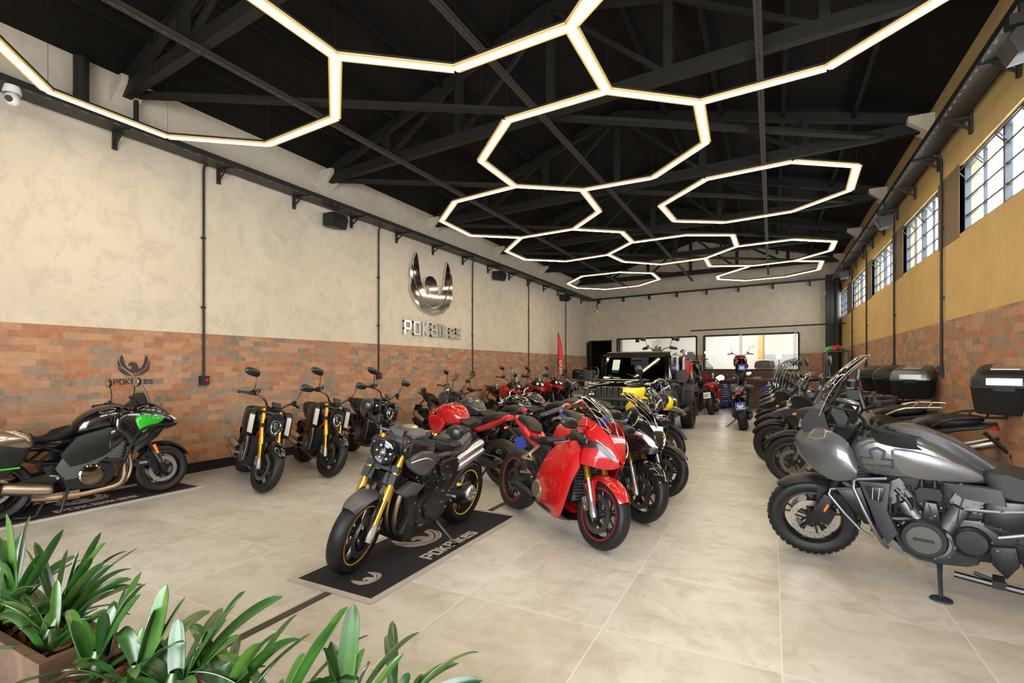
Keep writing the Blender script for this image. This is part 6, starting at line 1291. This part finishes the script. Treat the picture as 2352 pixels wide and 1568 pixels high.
def cabinet(pxa, pxb, label):
    a, b_ = bench_u(pxa, .7), bench_u(pxb, .7); c = (a + b_) / 2; w_ = b_ - a; g = empty('tool_cabinet', bw(c, .06), ang_b, label, 'tool cabinet', 'blue tool cabinets'); H = BHt - .24
    MB().bb((-w_ / 2, -.60, 0), (w_ / 2, -.10, H)).build('body', M_TBLUE, g, smooth=False)
    hs = (.09, .09, .09, .09, .09, .16, .20); z = H - .02
    for h in hs:
        h *= (H - .04) / .81; d = MB().bb((-w_ / 2 + .015, -.625, z - h + .008), (w_ / 2 - .015, -.60, z)).build('drawer', M_TBLUE, g, smooth=False)
        MB().bb((-w_ / 2 + .03, -.64, z - .03), (w_ / 2 - .03, -.625, z - .008)).build('handle', M_WHITE, d, smooth=False); z -= h
    cs = MB()
    for sx in (-1, 1):
        for y in (-.55, -.15): cs.cyl((sx * w_ * .4, y, -.06), (sx * w_ * .4, y, 0), .03, n=10)
    cs.build('castors', M_BLACKP, g)
cabinet(1638, 1672, 'blue drawer cabinet under the workbench behind the red bike seen from behind'); cabinet(1756, 1788, 'blue drawer cabinet under the workbench, right one nearest the right row of bikes'); 
rr = random.Random(4)
items = [('toolbox', M_RED, (.22, .12, .09)), ('spray_can', M_WHITE, None), ('parts_tray', M_SIL, (.26, .16, .05)), ('spray_can', M_BLUE, None), ('rag', M_WHITE, (.2, .14, .05)), ('toolbox', M_BLK, (.3, .14, .12)), ('parts_tray', M_RED, (.24, .14, .05)), ('toolbox', M_ALUM, (.24, .13, .08)), ('parts_tray', M_BLK, (.3, .16, .04)), ('rag', M_RED2, (.18, .12, .04))]
names = {M_RED: 'red', M_WHITE: 'white', M_SIL: 'silver', M_BLUE: 'blue', M_BLK: 'black', M_ALUM: 'grey', M_RED2: 'crumpled red'}
for i, (n, mt, s) in enumerate(items):
    u = ub0 + .3 + (ub1 - ub0 - .6) * i / 9; q = bw(u, BHt, -.35 - .1 * (i % 2)); m = MB()
    if s is None: m.lathe([(.001, 0), (.033, 0), (.033, .17), (.02, .19), (.02, .21), (.001, .21)], (0, 0, 0), (0, 0, 1), 14)
    elif n == 'toolbox': m.box((0, 0, s[2] / 2), s); m.tube([(-s[0] * .3, 0, s[2]), (-s[0] * .25, 0, s[2] + .04), (s[0] * .25, 0, s[2] + .04), (s[0] * .3, 0, s[2])], .008, 6)
    elif n == 'rag': m.ell((0, 0, s[2] * .5), (s[0] / 2, s[1] / 2, s[2] / 2), 10, 6)
    else: m.bb((-s[0] / 2, -s[1] / 2, 0), (s[0] / 2, s[1] / 2, .008)); [m.bb(a, c) for a, c in (((-s[0] / 2, -s[1] / 2, 0), (s[0] / 2, -s[1] / 2 + .008, s[2])), ((-s[0] / 2, s[1] / 2 - .008, 0), (s[0] / 2, s[1] / 2, s[2])), ((-s[0] / 2, -s[1] / 2, 0), (-s[0] / 2 + .008, s[1] / 2, s[2])), ((s[0] / 2 - .008, -s[1] / 2, 0), (s[0] / 2, s[1] / 2, s[2])))]
    o = m.build(n, mt); o.location = q; o.rotation_euler = (0, 0, ang_b + rr.uniform(-.2, .2))
    tag(o, 'small %s %s on the workbench, %s from its left end' % (names[mt], n.replace('_', ' '), ['first', 'second', 'third', 'fourth', 'fifth', 'sixth', 'seventh', 'eighth', 'ninth', 'tenth'][i]), n.replace('_', ' '), 'things lying on the workbench')
# round work lamps over the bench
for i, (px, py, lab) in enumerate(((1656, 868, 'bright round work lamp before the blue cabinet by the red bike'), (1789, 818, 'bright round lamp glowing in front of the right part of the back window'))):
    p = on_plane(px, py, BL + BN * (1.0 if i == 0 else .3), BN); g = empty('work_lamp', (p.x, p.y, 0), ang_b, lab, 'lamp', 'round work lamps'); s = .11 if i == 0 else .10
    MB().cyl((0, 0, p.z), (0, -.02, p.z), s, n=20).build('lamp_disc', mat('lamp_glow', (1, 1, 1), .5, emit=(.9, .95, 1), es=14), g); q = MB(); q.cyl((0, .02, 0 if i == 0 else BHt), (0, .02, p.z), .012, n=8); q.cyl((0, .03, p.z), (0, .0, p.z), s * 1.1, n=20); q.lathe([(.18, 0), (.17, .02), (.01, .03)], (0, .02, 0 if i == 0 else BHt), (0, 0, 1), 18); q.build('stand', M_BLK, g)
def lift(x, y, h, yaw, label, L=2.1):
    g = empty('bike_lift', (x, y, 0), math.radians(yaw), label, 'bike lift', 'scissor bike lifts'); MB().bb((-L / 2, -.33, h - .07), (L / 2, .33, h)).build('platform', M_BLK, g, smooth=False)
    a = MB()
    for sy in (-.25, .25): a.beam((-.7, sy, .08), (.7, sy, h - .08), .05, .06); a.beam((.7, sy * .8, .08), (-.7, sy * .8, h - .08), .05, .06)
    a.build('scissor_arm', M_SGREY, g, smooth=False); f = MB(); f.bb((-.9, -.3, 0), (.9, .3, .06)); f.build('base', M_BLK, g, smooth=False)
# rack with plastic parts by the back right corner
p = on_x(1925, 802, XR - .35); g = empty('parts_rack', (XR - .42, p.y, 0), 0, 'dark metal rack by the right wall at the back holding green and red fairings', 'rack')
for sx in (-.25, .25):
    for sy in (-.6, .6): MB().bb((sx - .02, sy - .02, 0), (sx + .02, sy + .02, p.z - .06)).build('post', M_BLK, g, smooth=False)
for z in (.5, 1.1, p.z - .08): MB().bb((-.28, -.64, z), (.28, .64, z + .03)).build('shelf', M_BLK, g, smooth=False)
for i, (mt, dy, nm) in enumerate(((M_GREEN, .25, 'green'), (M_RED2, -.3, 'red'))):
    m = MB(); m.pillow([(-.28, 0), (.0, .0), (.28, .04), (.18, .14), (-.05, .16), (-.25, .10)], .10, 0, lay=PILR, k=3); o = m.build('fairing_part', mt); o.location = (XR - .42, p.y + dy, p.z - .045); o.rotation_euler = (0, 0, .3 + i); tag(o, '%s plastic bike fairing lying on top of the rack by the right wall' % nm, 'fairing', 'fairings on the rack')
# seen through the back windows
m = MB(); q0 = w1a + 1.9; 
m.loft([[bw(q0, .5, 1.3), bw(q0 + 1.5, .5, 1.2), bw(q0 + 1.5, 1.5, 1.2), bw(q0 + .9, 2.15, 1.25), bw(q0, 2.1, 1.3)], [bw(q0, .5, 2.3), bw(q0 + 1.5, .5, 2.2), bw(q0 + 1.5, 1.5, 2.2), bw(q0 + .9, 2.15, 2.2), bw(q0, 2.1, 2.3)]])
tag(m.build('covered_stack', mat('grey_sheet', (.16, .16, .165), .7), smooth=False), 'grey sheet-covered stack behind the left back window', 'covered stack')
m = MB(); bseg(m, w2a + (w2b - w2a) * .38, w2b, .5, 2.05, BD - .02, -(BD - .06)); struct(m.build('trim_21', mat('pale_hexagon_panel', (.55, .62, .66), .5), smooth=False))
m = MB(); bseg(m, w2a + (w2b - w2a) * .40, w2a + (w2b - w2a) * .455, .5, 3.9, BD - .5, -(BD - .9)); struct(m.build('trim_22', M_PLASTR, smooth=False))
for i, (t, nm, mt) in enumerate(((.60, 'tail bag', M_ALUM), (.36, 'black helmet', M_BLK), (.80, 'white helmet', M_WHITE))):
    m = MB(); m.ell((0, 0, .17), (.2, .16, .17), 14, 10) if i else m.pillow([(-.3, 0), (.3, 0), (.34, .3), (.2, .42), (-.2, .42), (-.34, .3)], .15, 0, lay=PIL, k=2); o = m.build(['tail_bag', 'helmet', 'helmet'][i], mt); o.location = bw(w2a + (w2b - w2a) * t, 1.37, 1.15); o.rotation_euler = (0, 0, ang_b); tag(o, '%s on the shelf behind the right back window' % ('grey ' + nm if i == 0 else nm), ['bag', 'helmet', 'helmet'][i])
m = MB(); bseg(m, w2a + .1, w2b, 1.30, 1.36, 1.5, -.85); bseg(m, w2a + .1, w2b, .5, 1.30, 1.2, -1.14); tag(m.build('display_shelf', M_WHITE, smooth=False), 'white shelf running behind the right back window', 'shelf')
# person behind the pickup
def person(x, y, z0, yaw):
    root = empty('person', (x, y, z0), math.radians(yaw), 'person with dark hair and red shirt standing behind the black pickup', 'person')
    V = [(0, 0, .95), (0, 0, 1.15), (0, 0, 1.35), (0, 0, 1.47), (.01, 0, 1.56), (0, .18, 1.40), (.02, .24, 1.12), (.16, .22, .92), (0, -.18, 1.40), (.02, -.24, 1.12), (.16, -.22, .92), (0, .09, .88), (.02, .10, .48), (0, .11, .09), (.12, .12, .03), (0, -.09, .88), (.02, -.10, .48), (0, -.11, .09), (.12, -.12, .03)]
    E = [(0, 1), (1, 2), (2, 3), (3, 4), (2, 5), (5, 6), (6, 7), (2, 8), (8, 9), (9, 10), (0, 11), (11, 12), (12, 13), (13, 14), (0, 15), (15, 16), (16, 17), (17, 18)]
    rad = [.15, .14, .16, .06, .06, .065, .045, .035, .065, .045, .035, .09, .06, .045, .04, .09, .06, .045, .04]
    me = bpy.data.meshes.new('body'); me.from_pydata(V, E, []); o = bpy.data.objects.new('body', me); COL.objects.link(o); o.parent = root; me.materials.append(mat('skin', (.42, .24, .16), .55))
    s = o.modifiers.new('skin', 'SKIN'); 
    for i, r in enumerate(rad): me.skin_vertices[0].data[i].radius = (r * (.75 if i < 3 else 1), r)
    me.skin_vertices[0].data[0].use_root = True; ss = o.modifiers.new('sub', 'SUBSURF'); ss.levels = ss.render_levels = 2
    m = MB(); m.ell((.02, 0, 1.67), (.095, .075, .12), 20, 14); m.ell((.115, 0, 1.655), (.018, .014, .026), 8, 6)
    for sy in (-1, 1): m.ell((.01, sy * .077, 1.66), (.02, .012, .03), 8, 6)
    m.m = 1
    for sy in (-1, 1): m.ell((.098, sy * .032, 1.685), (.012, .015, .008), 8, 6)
    m.ell((.103, 0, 1.605), (.008, .026, .006), 8, 6); m.build('head', [mat('skin'), M_BLK], root, sharp=180)
    m = MB(); m.ell((-.008, 0, 1.705), (.10, .083, .10), 18, 12); m.build('hair', mat('dark_hair', (.02, .013, .01), .7), root)
    m = MB(); m.loft([[(a * math.cos(t * math.pi / 8), b_ * math.sin(t * math.pi / 8), z) for t in range(16)] for z, a, b_ in ((.88, .15, .19), (1.1, .145, .185), (1.3, .15, .21), (1.42, .12, .20), (1.48, .07, .09))]); 
    for sy in (-1, 1): m.tube([(0, sy * .17, 1.41), (.01, sy * .22, 1.27), (.02, sy * .24, 1.13)], [.085, .075, .065], 12)
    m.build('shirt', mat('red_shirt', (.45, .03, .03), .8), root, sharp=60)
    m = MB()
    for sy in (-1, 1): m.tube([(0, sy * .08, .93), (.01, sy * .10, .7), (.02, sy * .10, .48), (0, sy * .11, .08)], [.115, .10, .08, .065], 12)
    m.build('trousers', mat('dark_trousers', (.02, .022, .03), .8), root)
    for sy in (-1, 1):
        h = MB()
        for k in range(4): h.tube([(.17, sy * .22 + (k - 1.5) * .018, .90), (.20, sy * .22 + (k - 1.5) * .02, .84 - .006 * (k % 2)), (.205, sy * .22 + (k - 1.5) * .02, .79)], [.010, .009, .007], 6)
        h.tube([(.16, sy * .19, .89), (.19, sy * .165, .85)], [.011, .008], 6); h.ell((.165, sy * .22, .89), (.02, .04, .045), 10, 8); h.build('hand', mat('skin'), root)
        q = MB(); q.pillow([(-.06, 0), (.2, 0), (.2, .04), (.08, .10), (-.05, .10)], .05, sy * .115, lay=PIL); q.build('shoe', M_BLK, root)
m = MB(); m.bb((-2.95, 16.0, 0), (-2.05, 16.7, .25)); tag(m.build('step_platform', M_BLK, smooth=False), 'low black step behind the pickup under the person', 'step')
person(-2.46, 16.3, .25, -60)
# ---------------------------------------------------------------- planters and plants in the foreground
_g = NT('rusty_steel', .6); _n = _g.noise(_g.co, 7, 6, .7, .6); _g.col(_g.ramp(_n, [(.3, srgb(44, 32, 27)), (.5, srgb(82, 58, 42)), (.62, srgb(98, 74, 56)), (.8, srgb(66, 50, 44))])); _g.bump(_n, .2, .004); M_CORTEN = _g.m
_g = NT('bark', .9); _n = _g.noise(_g.co, 40, 4, .7); _g.col(_g.ramp(_n, [(.3, srgb(66, 34, 20)), (.6, srgb(118, 66, 38)), (.8, srgb(150, 92, 56))])); M_BARK = _g.m
_g = NT('leaf', .34); _n = _g.noise(_g.scale(_g.co, (3, 3, 3)), 2.2, 4, .6); _n2 = _g.noise(_g.co, 26, 3)
_oi = _g.n('ShaderNodeObjectInfo'); _c = _g.ramp(_g.math('ADD', _g.math('MULTIPLY', _n, .6), _g.math('MULTIPLY', _oi.outputs['Random'], .4)), [(.25, (.009, .036, .005)), (.5, (.018, .075, .009)), (.68, (.045, .11, .014)), (.85, (.10, .125, .02))])
_g.col(_g.mix(_g.ramp(_n2, [(.55, (0, 0, 0)), (.75, (.3, .3, .3))]), _c, (.10, .12, .02, 1))); _g.p.inputs['Coat Weight'].default_value = .35; _g.p.inputs['Coat Roughness'].default_value = .25
_g.p.inputs['Subsurface Weight'].default_value = 0.0; M_LEAF = _g.m
RIM = .56
def planter(x0, x1, y0, y1, label):
    g = empty('planter_box', ((x0 + x1) / 2, (y0 + y1) / 2, 0), 0, label, 'planter', 'rusty steel planters'); w_, l = (x1 - x0) / 2, (y1 - y0) / 2
    b = MB(); t = .012
    for a, c in (((-w_, -l, 0), (w_, -l + t, RIM)), ((-w_, l - t, 0), (w_, l, RIM)), ((-w_, -l + t, 0), (-w_ + t, l - t, RIM)), ((w_ - t, -l + t, 0), (w_, l - t, RIM)), ((-w_ + t, -l + t, 0), (w_ - t, l - t, .40))): b.bb(a, c)
    for a, c in (((-w_, -l, RIM), (w_, -l + .03, RIM + .006)), ((-w_, l - .03, RIM), (w_, l, RIM + .006)), ((-w_, -l + .03, RIM), (-w_ + .03, l - .03, RIM + .006)), ((w_ - .03, -l + .03, RIM), (w_, l - .03, RIM + .006))): b.bb(a, c)
    b.build('box', M_CORTEN, g, smooth=False)
    rr = random.Random(len(label)); c = MB(); n = int(1500 * w_ * l * 4)
    for k in range(n):
        p = (rr.uniform(-w_ + .03, w_ - .03), rr.uniform(-l + .03, l - .03), rr.uniform(.488, .525)); e = Euler((rr.uniform(-.5, .5), rr.uniform(-.5, .5), rr.uniform(0, 6.3))).to_matrix(); c.ell(p, (rr.uniform(.015, .035), rr.uniform(.01, .018), rr.uniform(.006, .011)), 6, 4, e)
    c.bb((-w_ + t, -l + t, .40), (w_ - t, l - t, .49)); o = c.build('bark_chips', M_BARK, g, sharp=25); o['kind'] = 'stuff'
planter(-3.1, -2.04, .71, .925, 'rusty steel planter with bark chips at the left bottom corner'); planter(-1.93, -.85, .36, .93, 'rusty steel planter along the bottom edge, right of the corner one')
def leaf(root, base, tip, arch, w, roll=0.0, dead=False):
    b, t = Vector(base), Vector(tip); L = (t - b).length; mid = (b + t) / 2 + Vector((0, 0, arch * L)); pts = [b * (1 - u) ** 2 + 2 * u * (1 - u) * mid + t * u * u for u in [i / 14 for i in range(15)]]
    side0 = (t - b).cross(Vector((0, 0, 1))); side0 = side0.normalized() if side0.length > .02 else Vector((CT, ST, 0))
    if roll: side0 = (Matrix.Rotation(roll, 3, (t - b).normalized()) @ side0).normalized()
    grid = []
    for i, p in enumerate(pts):
        u = i / 14; d = (pts[min(i + 1, 14)] - pts[max(i - 1, 0)]).normalized(); s = (side0 - d * side0.dot(d)).normalized(); n = s.cross(d); ww = w * (.55 + .45 * min(1, u * 2.2)) * math.sqrt(max(.004, 1 - max(0, (u - .62) / .38) ** 2.3))
        grid.append([p + s * ww * q + n * (abs(q) * ww * .42 - (q * q) * ww * .12) for q in (-1, -.5, 0, .5, 1)])
    m = MB(); m.sheet(grid, .0022); o = m.build('leaf', M_LEAF, root, sharp=60); return o
def plant(bx, by, label, tips, seed, extra=6, z=.50, wd=.0195):
    b = at(bx, by, z); g = empty('strap_leaf_plant', b, 0, label, 'plant', 'strap-leaved plants in the planters'); rr = random.Random(seed); zc0 = -b.x * ST + b.y * CT
    for tx, ty, arch, sc in tips:
        q = zc0 * (1 + rr.uniform(-.03, .06)); r = ray(tx, ty); tp = Vector((0, 0, HC)) + r * q; o = Vector((rr.uniform(-.025, .025), rr.uniform(-.025, .025), 0))
        leaf(g, o, tp - b, arch, wd * sc, rr.uniform(-.9, .9))
    for k in range(extra + 5):
        a = rr.uniform(0, 6.28); L = rr.uniform(.22, .38); leaf(g, Vector((rr.uniform(-.03, .03), rr.uniform(-.03, .03), 0)), Vector((math.cos(a) * L * .75, math.sin(a) * L * .75, L * rr.uniform(.2, .75))), rr.uniform(.1, .35), wd * rr.uniform(.75, 1.0), rr.uniform(-.5, .5))
    c = MB(); c.lathe([(.028, -.05), (.034, 0), (.03, .05), (.012, .09)], (0, 0, 0), (0, 0, 1), 10); c.build('crown', M_LEAF, g)
plant(20, 1440, 'strap-leaved plant at the left photo edge in the corner planter, behind the tallest leaves', [(15, 1180, .02, 1.2), (70, 1185, .22, 1.0), (145, 1215, .05, .9), (52, 1220, .03, 1.2), (0, 1235, .2, 1), (0, 1290, .3, 1), (10, 1300, .1, 1.1), (95, 1270, .1, .9)], 1, 4)
plant(130, 1440, 'strap-leaved plant in the middle of the corner planter, leaves fanning to the right', [(155, 1262, .1, .8), (80, 1245, .12, .8), (232, 1222, .1, .8), (243, 1246, .22, .9), (290, 1265, .32, .8), (240, 1290, .12, 1), (182, 1262, .03, .9), (212, 1280, .1, .9), (300, 1306, .3, .8), (302, 1330, .32, .8), (258, 1295, .2, .9), (300, 1345, .25, .8), (60, 1262, .1, .8), (190, 1290, .02, 1.0)], 2, 5)
plant(118, 1500, 'strap-leaved plant at the front of the corner planter with a leaf hanging over the rim', [(130, 1520, .45, .9), (125, 1395, .05, 1.0), (0, 1385, .3, .9), (0, 1410, .35, .9), (8, 1432, .35, 1.0), (132, 1330, .03, .8), (205, 1420, .3, .9), (62, 1370, .2, .8), (250, 1400, .15, .8)], 3, 3)
plant(225, 1555, 'strap-leaved plant at the left end of the bottom planter, beside the corner planter', [(165, 1425, .1, 1.0), (238, 1405, .03, 1.1), (335, 1340, .3, 1.1), (323, 1365, .12, 1.2), (290, 1350, .15, 1.0), (205, 1440, .1, .9), (262, 1390, .06, 1.0)], 4, 3)
plant(312, 1590, 'strap-leaved plant in the bottom planter with one broad silvery upright leaf', [(384, 1342, .03, 1.5), (425, 1372, .05, 1.0), (272, 1452, .5, 1.2), (355, 1400, .1, 1.1), (168, 1524, .35, 1.5), (330, 1440, .05, 1)], 5, 2)
plant(400, 1610, 'strap-leaved plant in the bottom planter below the black floor strip', [(410, 1420, .02, 1.3), (563, 1358, .1, 1.5), (648, 1370, .22, 1.1), (520, 1422, .15, 1.2), (318, 1526, .3, 1.4), (480, 1440, .2, 1.1)], 6, 2)
plant(520, 1640, 'strap-leaved plant in the bottom planter between the two arching clumps', [(692, 1468, .3, 1.1), (640, 1455, .25, 1.1), (598, 1476, .2, 1.0), (530, 1520, .2, 1.7), (640, 1515, .05, 1.1), (450, 1490, .25, 1.2), (570, 1545, .3, 1.2)], 7, 2)
plant(640, 1650, 'strap-leaved plant in the bottom planter with the tall blue-green leaf right of centre', [(798, 1394, .08, 1.4), (776, 1424, .1, 1.0), (700, 1500, .2, 1.0), (740, 1560, .3, 1.1)], 8, 1)
plant(800, 1650, 'strap-leaved plant at the right end of the bottom planter with the tall green blade', [(813, 1384, .02, 1.4), (742, 1488, .05, 1.1), (760, 1472, .06, 1.0), (962, 1452, .2, 1.2), (838, 1490, .05, 1.2), (926, 1500, .05, .6), (850, 1520, .1, 1.1)], 9, 0)
plant(905, 1668, 'strap-leaved plant at the far right of the bottom planter, thin arching leaves', [(1098, 1497, .3, .9), (972, 1548, .3, .9), (1108, 1562, .2, 1.0), (940, 1545, .2, .8)], 10, 0)
# ---------------------------------------------------------------- placing the motorcycles
W2 = lambda x, y: at(x, y, 0)
LC = 'black muscle bikes along the left wall'
cruiser('black muscle bike with gold fork by the left wall, left one of the pair', W2(601, 1131), -27, True, LC)
cruiser('black muscle bike with gold fork, the right one of the two gold-forked ones', W2(752, 1096), -27, True, LC)
cruiser('glossy black muscle bike with black fork, right of the gold-forked pair by the wall', W2(880, 1062), -24, False, LC)
tourer('black and green sport tourer with side cases on the mat by the left wall', W2(370, 1130), 84)
retro_naked('dark grey naked bike with round headlight and gold fork on the central mat', W2(806, 1316), -90, 13)
superbike('glossy red sport bike with clear screen and gold fork, front centre', W2(1374, 1262), -33, 2, stripe=M_REDL)
big_tourer('silver grey adventure tourer with round-foot kickstand, nearest bike at the right edge', W2(1868, 1270), 164)
# centre
naked('dark bike with tall bars at the left wall, beyond the muscle bikes', (-5.55, 8.27), -24, M_SGREY, 'face', 18, tail=M_BLK, mh=.24, fat=True, chrome=M_BLK, detail=2)
naked('glossy red naked bike facing left, seen from behind the grey round-headlight bike', (-4.30, 5.93), 165, M_RED2, 'face', 12, forkc=M_GOLD, tail=M_RED2, detail=2, plate='plain')
naked('dark grey bike with clear pointed screen, behind the glossy red naked bike', (-4.70, 7.00), 168, M_SGREY, 'face', 12, screen=True, tail=M_SGREY, detail=2)
naked('black chrome-lamped roadster facing left, behind the dark grey bike with the clear screen', (-4.40, 8.02), 168, M_BLKG, 'round', 14, chrome=M_SIL, lampc=M_CHROME, tail=M_SILP, detail=2)
naked('bike with quilted brown seat standing just before the pickup grille', (-4.55, 8.85), 173, M_BLKG, 'round', 10, seatc=M_BROWN, tail=M_SIL, chrome=M_SIL, wire=True)
r1 = superbike('black and blue sport bike with white lettering, right behind the red one', W2(1470, 1200), -34, 2, M_BLUE, nose=M_BLKG, side=M_BLKG, fend=M_BLKG, tailp=M_BLUE, upper=M_BLUE, screen=M_SCRS, lampc=M_REFL)
m = r1.mb(); word(m, 'MONSTER', Vector((1.435, -.105, .985)), (0, 1, 0), Vector((-.62, 0, .78)), Vector((.78, 0, .62)), .030, .012, .22, .3, 1.0); m.v = [v for v in m.v]; r1.put(m, 'lettering', M_WHITE, smooth=False)
for sg in (-1, 1):
    m = r1.mb()
    for k in range(3): m.prism([(1.06 + k * .04, 1.0), (1.085 + k * .04, 1.01), (1.10 + k * .045, .90 - (k == 1) * .03)], (0, sg * .235, 0), (1, 0, 0), (0, 0, 1), (0, sg, 0), .004)
    r1.put(m, 'green_claw', M_GREEN, smooth=False)
naked('black bike with bright yellow hand guards and chrome round headlight, before the pickup', (-1.13, 5.92), -36, M_BLK, 'round', 14, chrome=M_BLK, lampc=M_CHROME, mh=.20, detail=2, guards=M_YEL, rise=.17, bar_w=.44, screen=True)
adventure('black and yellow adventure bike half hidden behind the one with yellow hand guards', (-1.42, 7.45), -24, M_BLKG, True, 'short', guards=M_BLK, tankc=M_YEL, steer=14, wb=1.40)
# left wall row
RW = 'red adventure bikes by the left wall'
for i, (x, y, l) in enumerate(((-5.92, 11.35, 'nearest of the three red adventure bikes by the left wall'), (-6.02, 13.05, 'middle one of the three red adventure bikes by the left wall'), (-6.05, 14.55, 'farthest of the three red adventure bikes by the left wall'))):
    adventure(l, (x, y), -36, M_RED2, False, 'tall' if i else 'tall', tankc=M_RED2, steer=16, group=RW, detail=1, guards=None if i == 0 else M_BLK)
naked('dark classic bike with chrome trim by the left wall, right of the red adventure bikes', (-6.05, 15.95), -45, M_BLKG, 'round', 12, chrome=M_SIL, lampc=M_CHROME, mh=.22)
adventure('white and grey adventure bike with black top case by the red feather flag', (-5.7, 17.2), -50, M_WHITE, True, 'tall', case=(M_PLA, M_PLA), steer=10, detail=1)
# bike in the pickup bed
adventure('grey adventure bike strapped in the cargo bed of the black pickup', (-2.62, 12.95), -90, M_SILP, True, 'short', steer=0, detail=1, lean=0, z0=.845, wb=1.46)
# back: bikes seen from behind
sp = superbike('red sport bike with white number plate seen from behind, beside the pickup', W2(1635, 952) + Vector((.03, 1.36, 0)), 89, 0, mir=True); sp.plate((-.42, 0, .66), .22, .2, .35, M_PLATE, txt='2217', brk=Vector((-.14, 0, .96)))
naked('black wide-tyred bike with blue plate seen from behind in the aisle', W2(1707, 987) + Vector((-.10, 1.36, 0)), 95, M_SGREY, 'face', 0, tail=M_BLKG, fat=True, plate='blue', detail=2)
lift(-2.42, 18.75, .72, 92, 'black scissor lift under the black naked bike by the workbench'); naked('black naked bike up on the left scissor lift before the workbench', (-2.44, 19.45), 92, M_BLK, 'round', 6, chrome=M_SIL, z0=.72, lean=0)
lift(-.92, 18.55, .90, 95, 'black scissor lift under the sport bike with the blue plate'); superbike_ = naked('dark sport bike with blue plate up on the right scissor lift before the workbench', (-1.0, 19.25), 95, M_REDL, 'face', 0, tail=M_BLK, plate='blue', z0=.90, lean=0)
# right wall row
RR_ = 'adventure bikes along the right wall'
row = [(.27, 7.28, 'black adventure bike with big black top case, next to the silver grey tourer', dict(wire=False, spoke=M_SGREY, case=(M_PLA, M_PLA, M_SIL), tankc=M_SILP, paint=M_SGREY, screen='short')),
 (.10, 8.55, 'black spoke-wheeled adventure bike with silver luggage rack, second behind the silver grey one', dict(paint=M_BLK, rack=M_SIL, tankc=M_BLK)),
 (.08, 9.80, 'black adventure bike with silver-lidded top case in the right row', dict(paint=M_SGREY, case=(M_PLA, M_ALUM, M_SIL), tankc=M_BLKG)),
 (.06, 11.05, 'black adventure bike with plain black top case, fourth behind the silver grey one', dict(paint=M_BLK, case=(M_PLA, M_PLA), bags=None)),
 (.05, 12.35, 'grey adventure bike with rounded black top case, fifth behind the silver tourer', dict(paint=M_ALUM, case=(M_PLA, M_SEAT))),
 (.04, 13.75, 'blue adventure bike with open bars near the far end of the right row', dict(paint=M_BLUE, tankc=M_BLUE, screen='short')),
 (.02, 15.2, 'blue and black adventure bike, farthest of the right row', dict(paint=M_BLUE, tankc=M_BLK))]
for i, (x, y, l, kw) in enumerate(row): adventure(l, (x, y), 159, group=RR_, scl=1.03, detail=2 if i < 2 else 1, steer=12, wb=1.48, **kw)
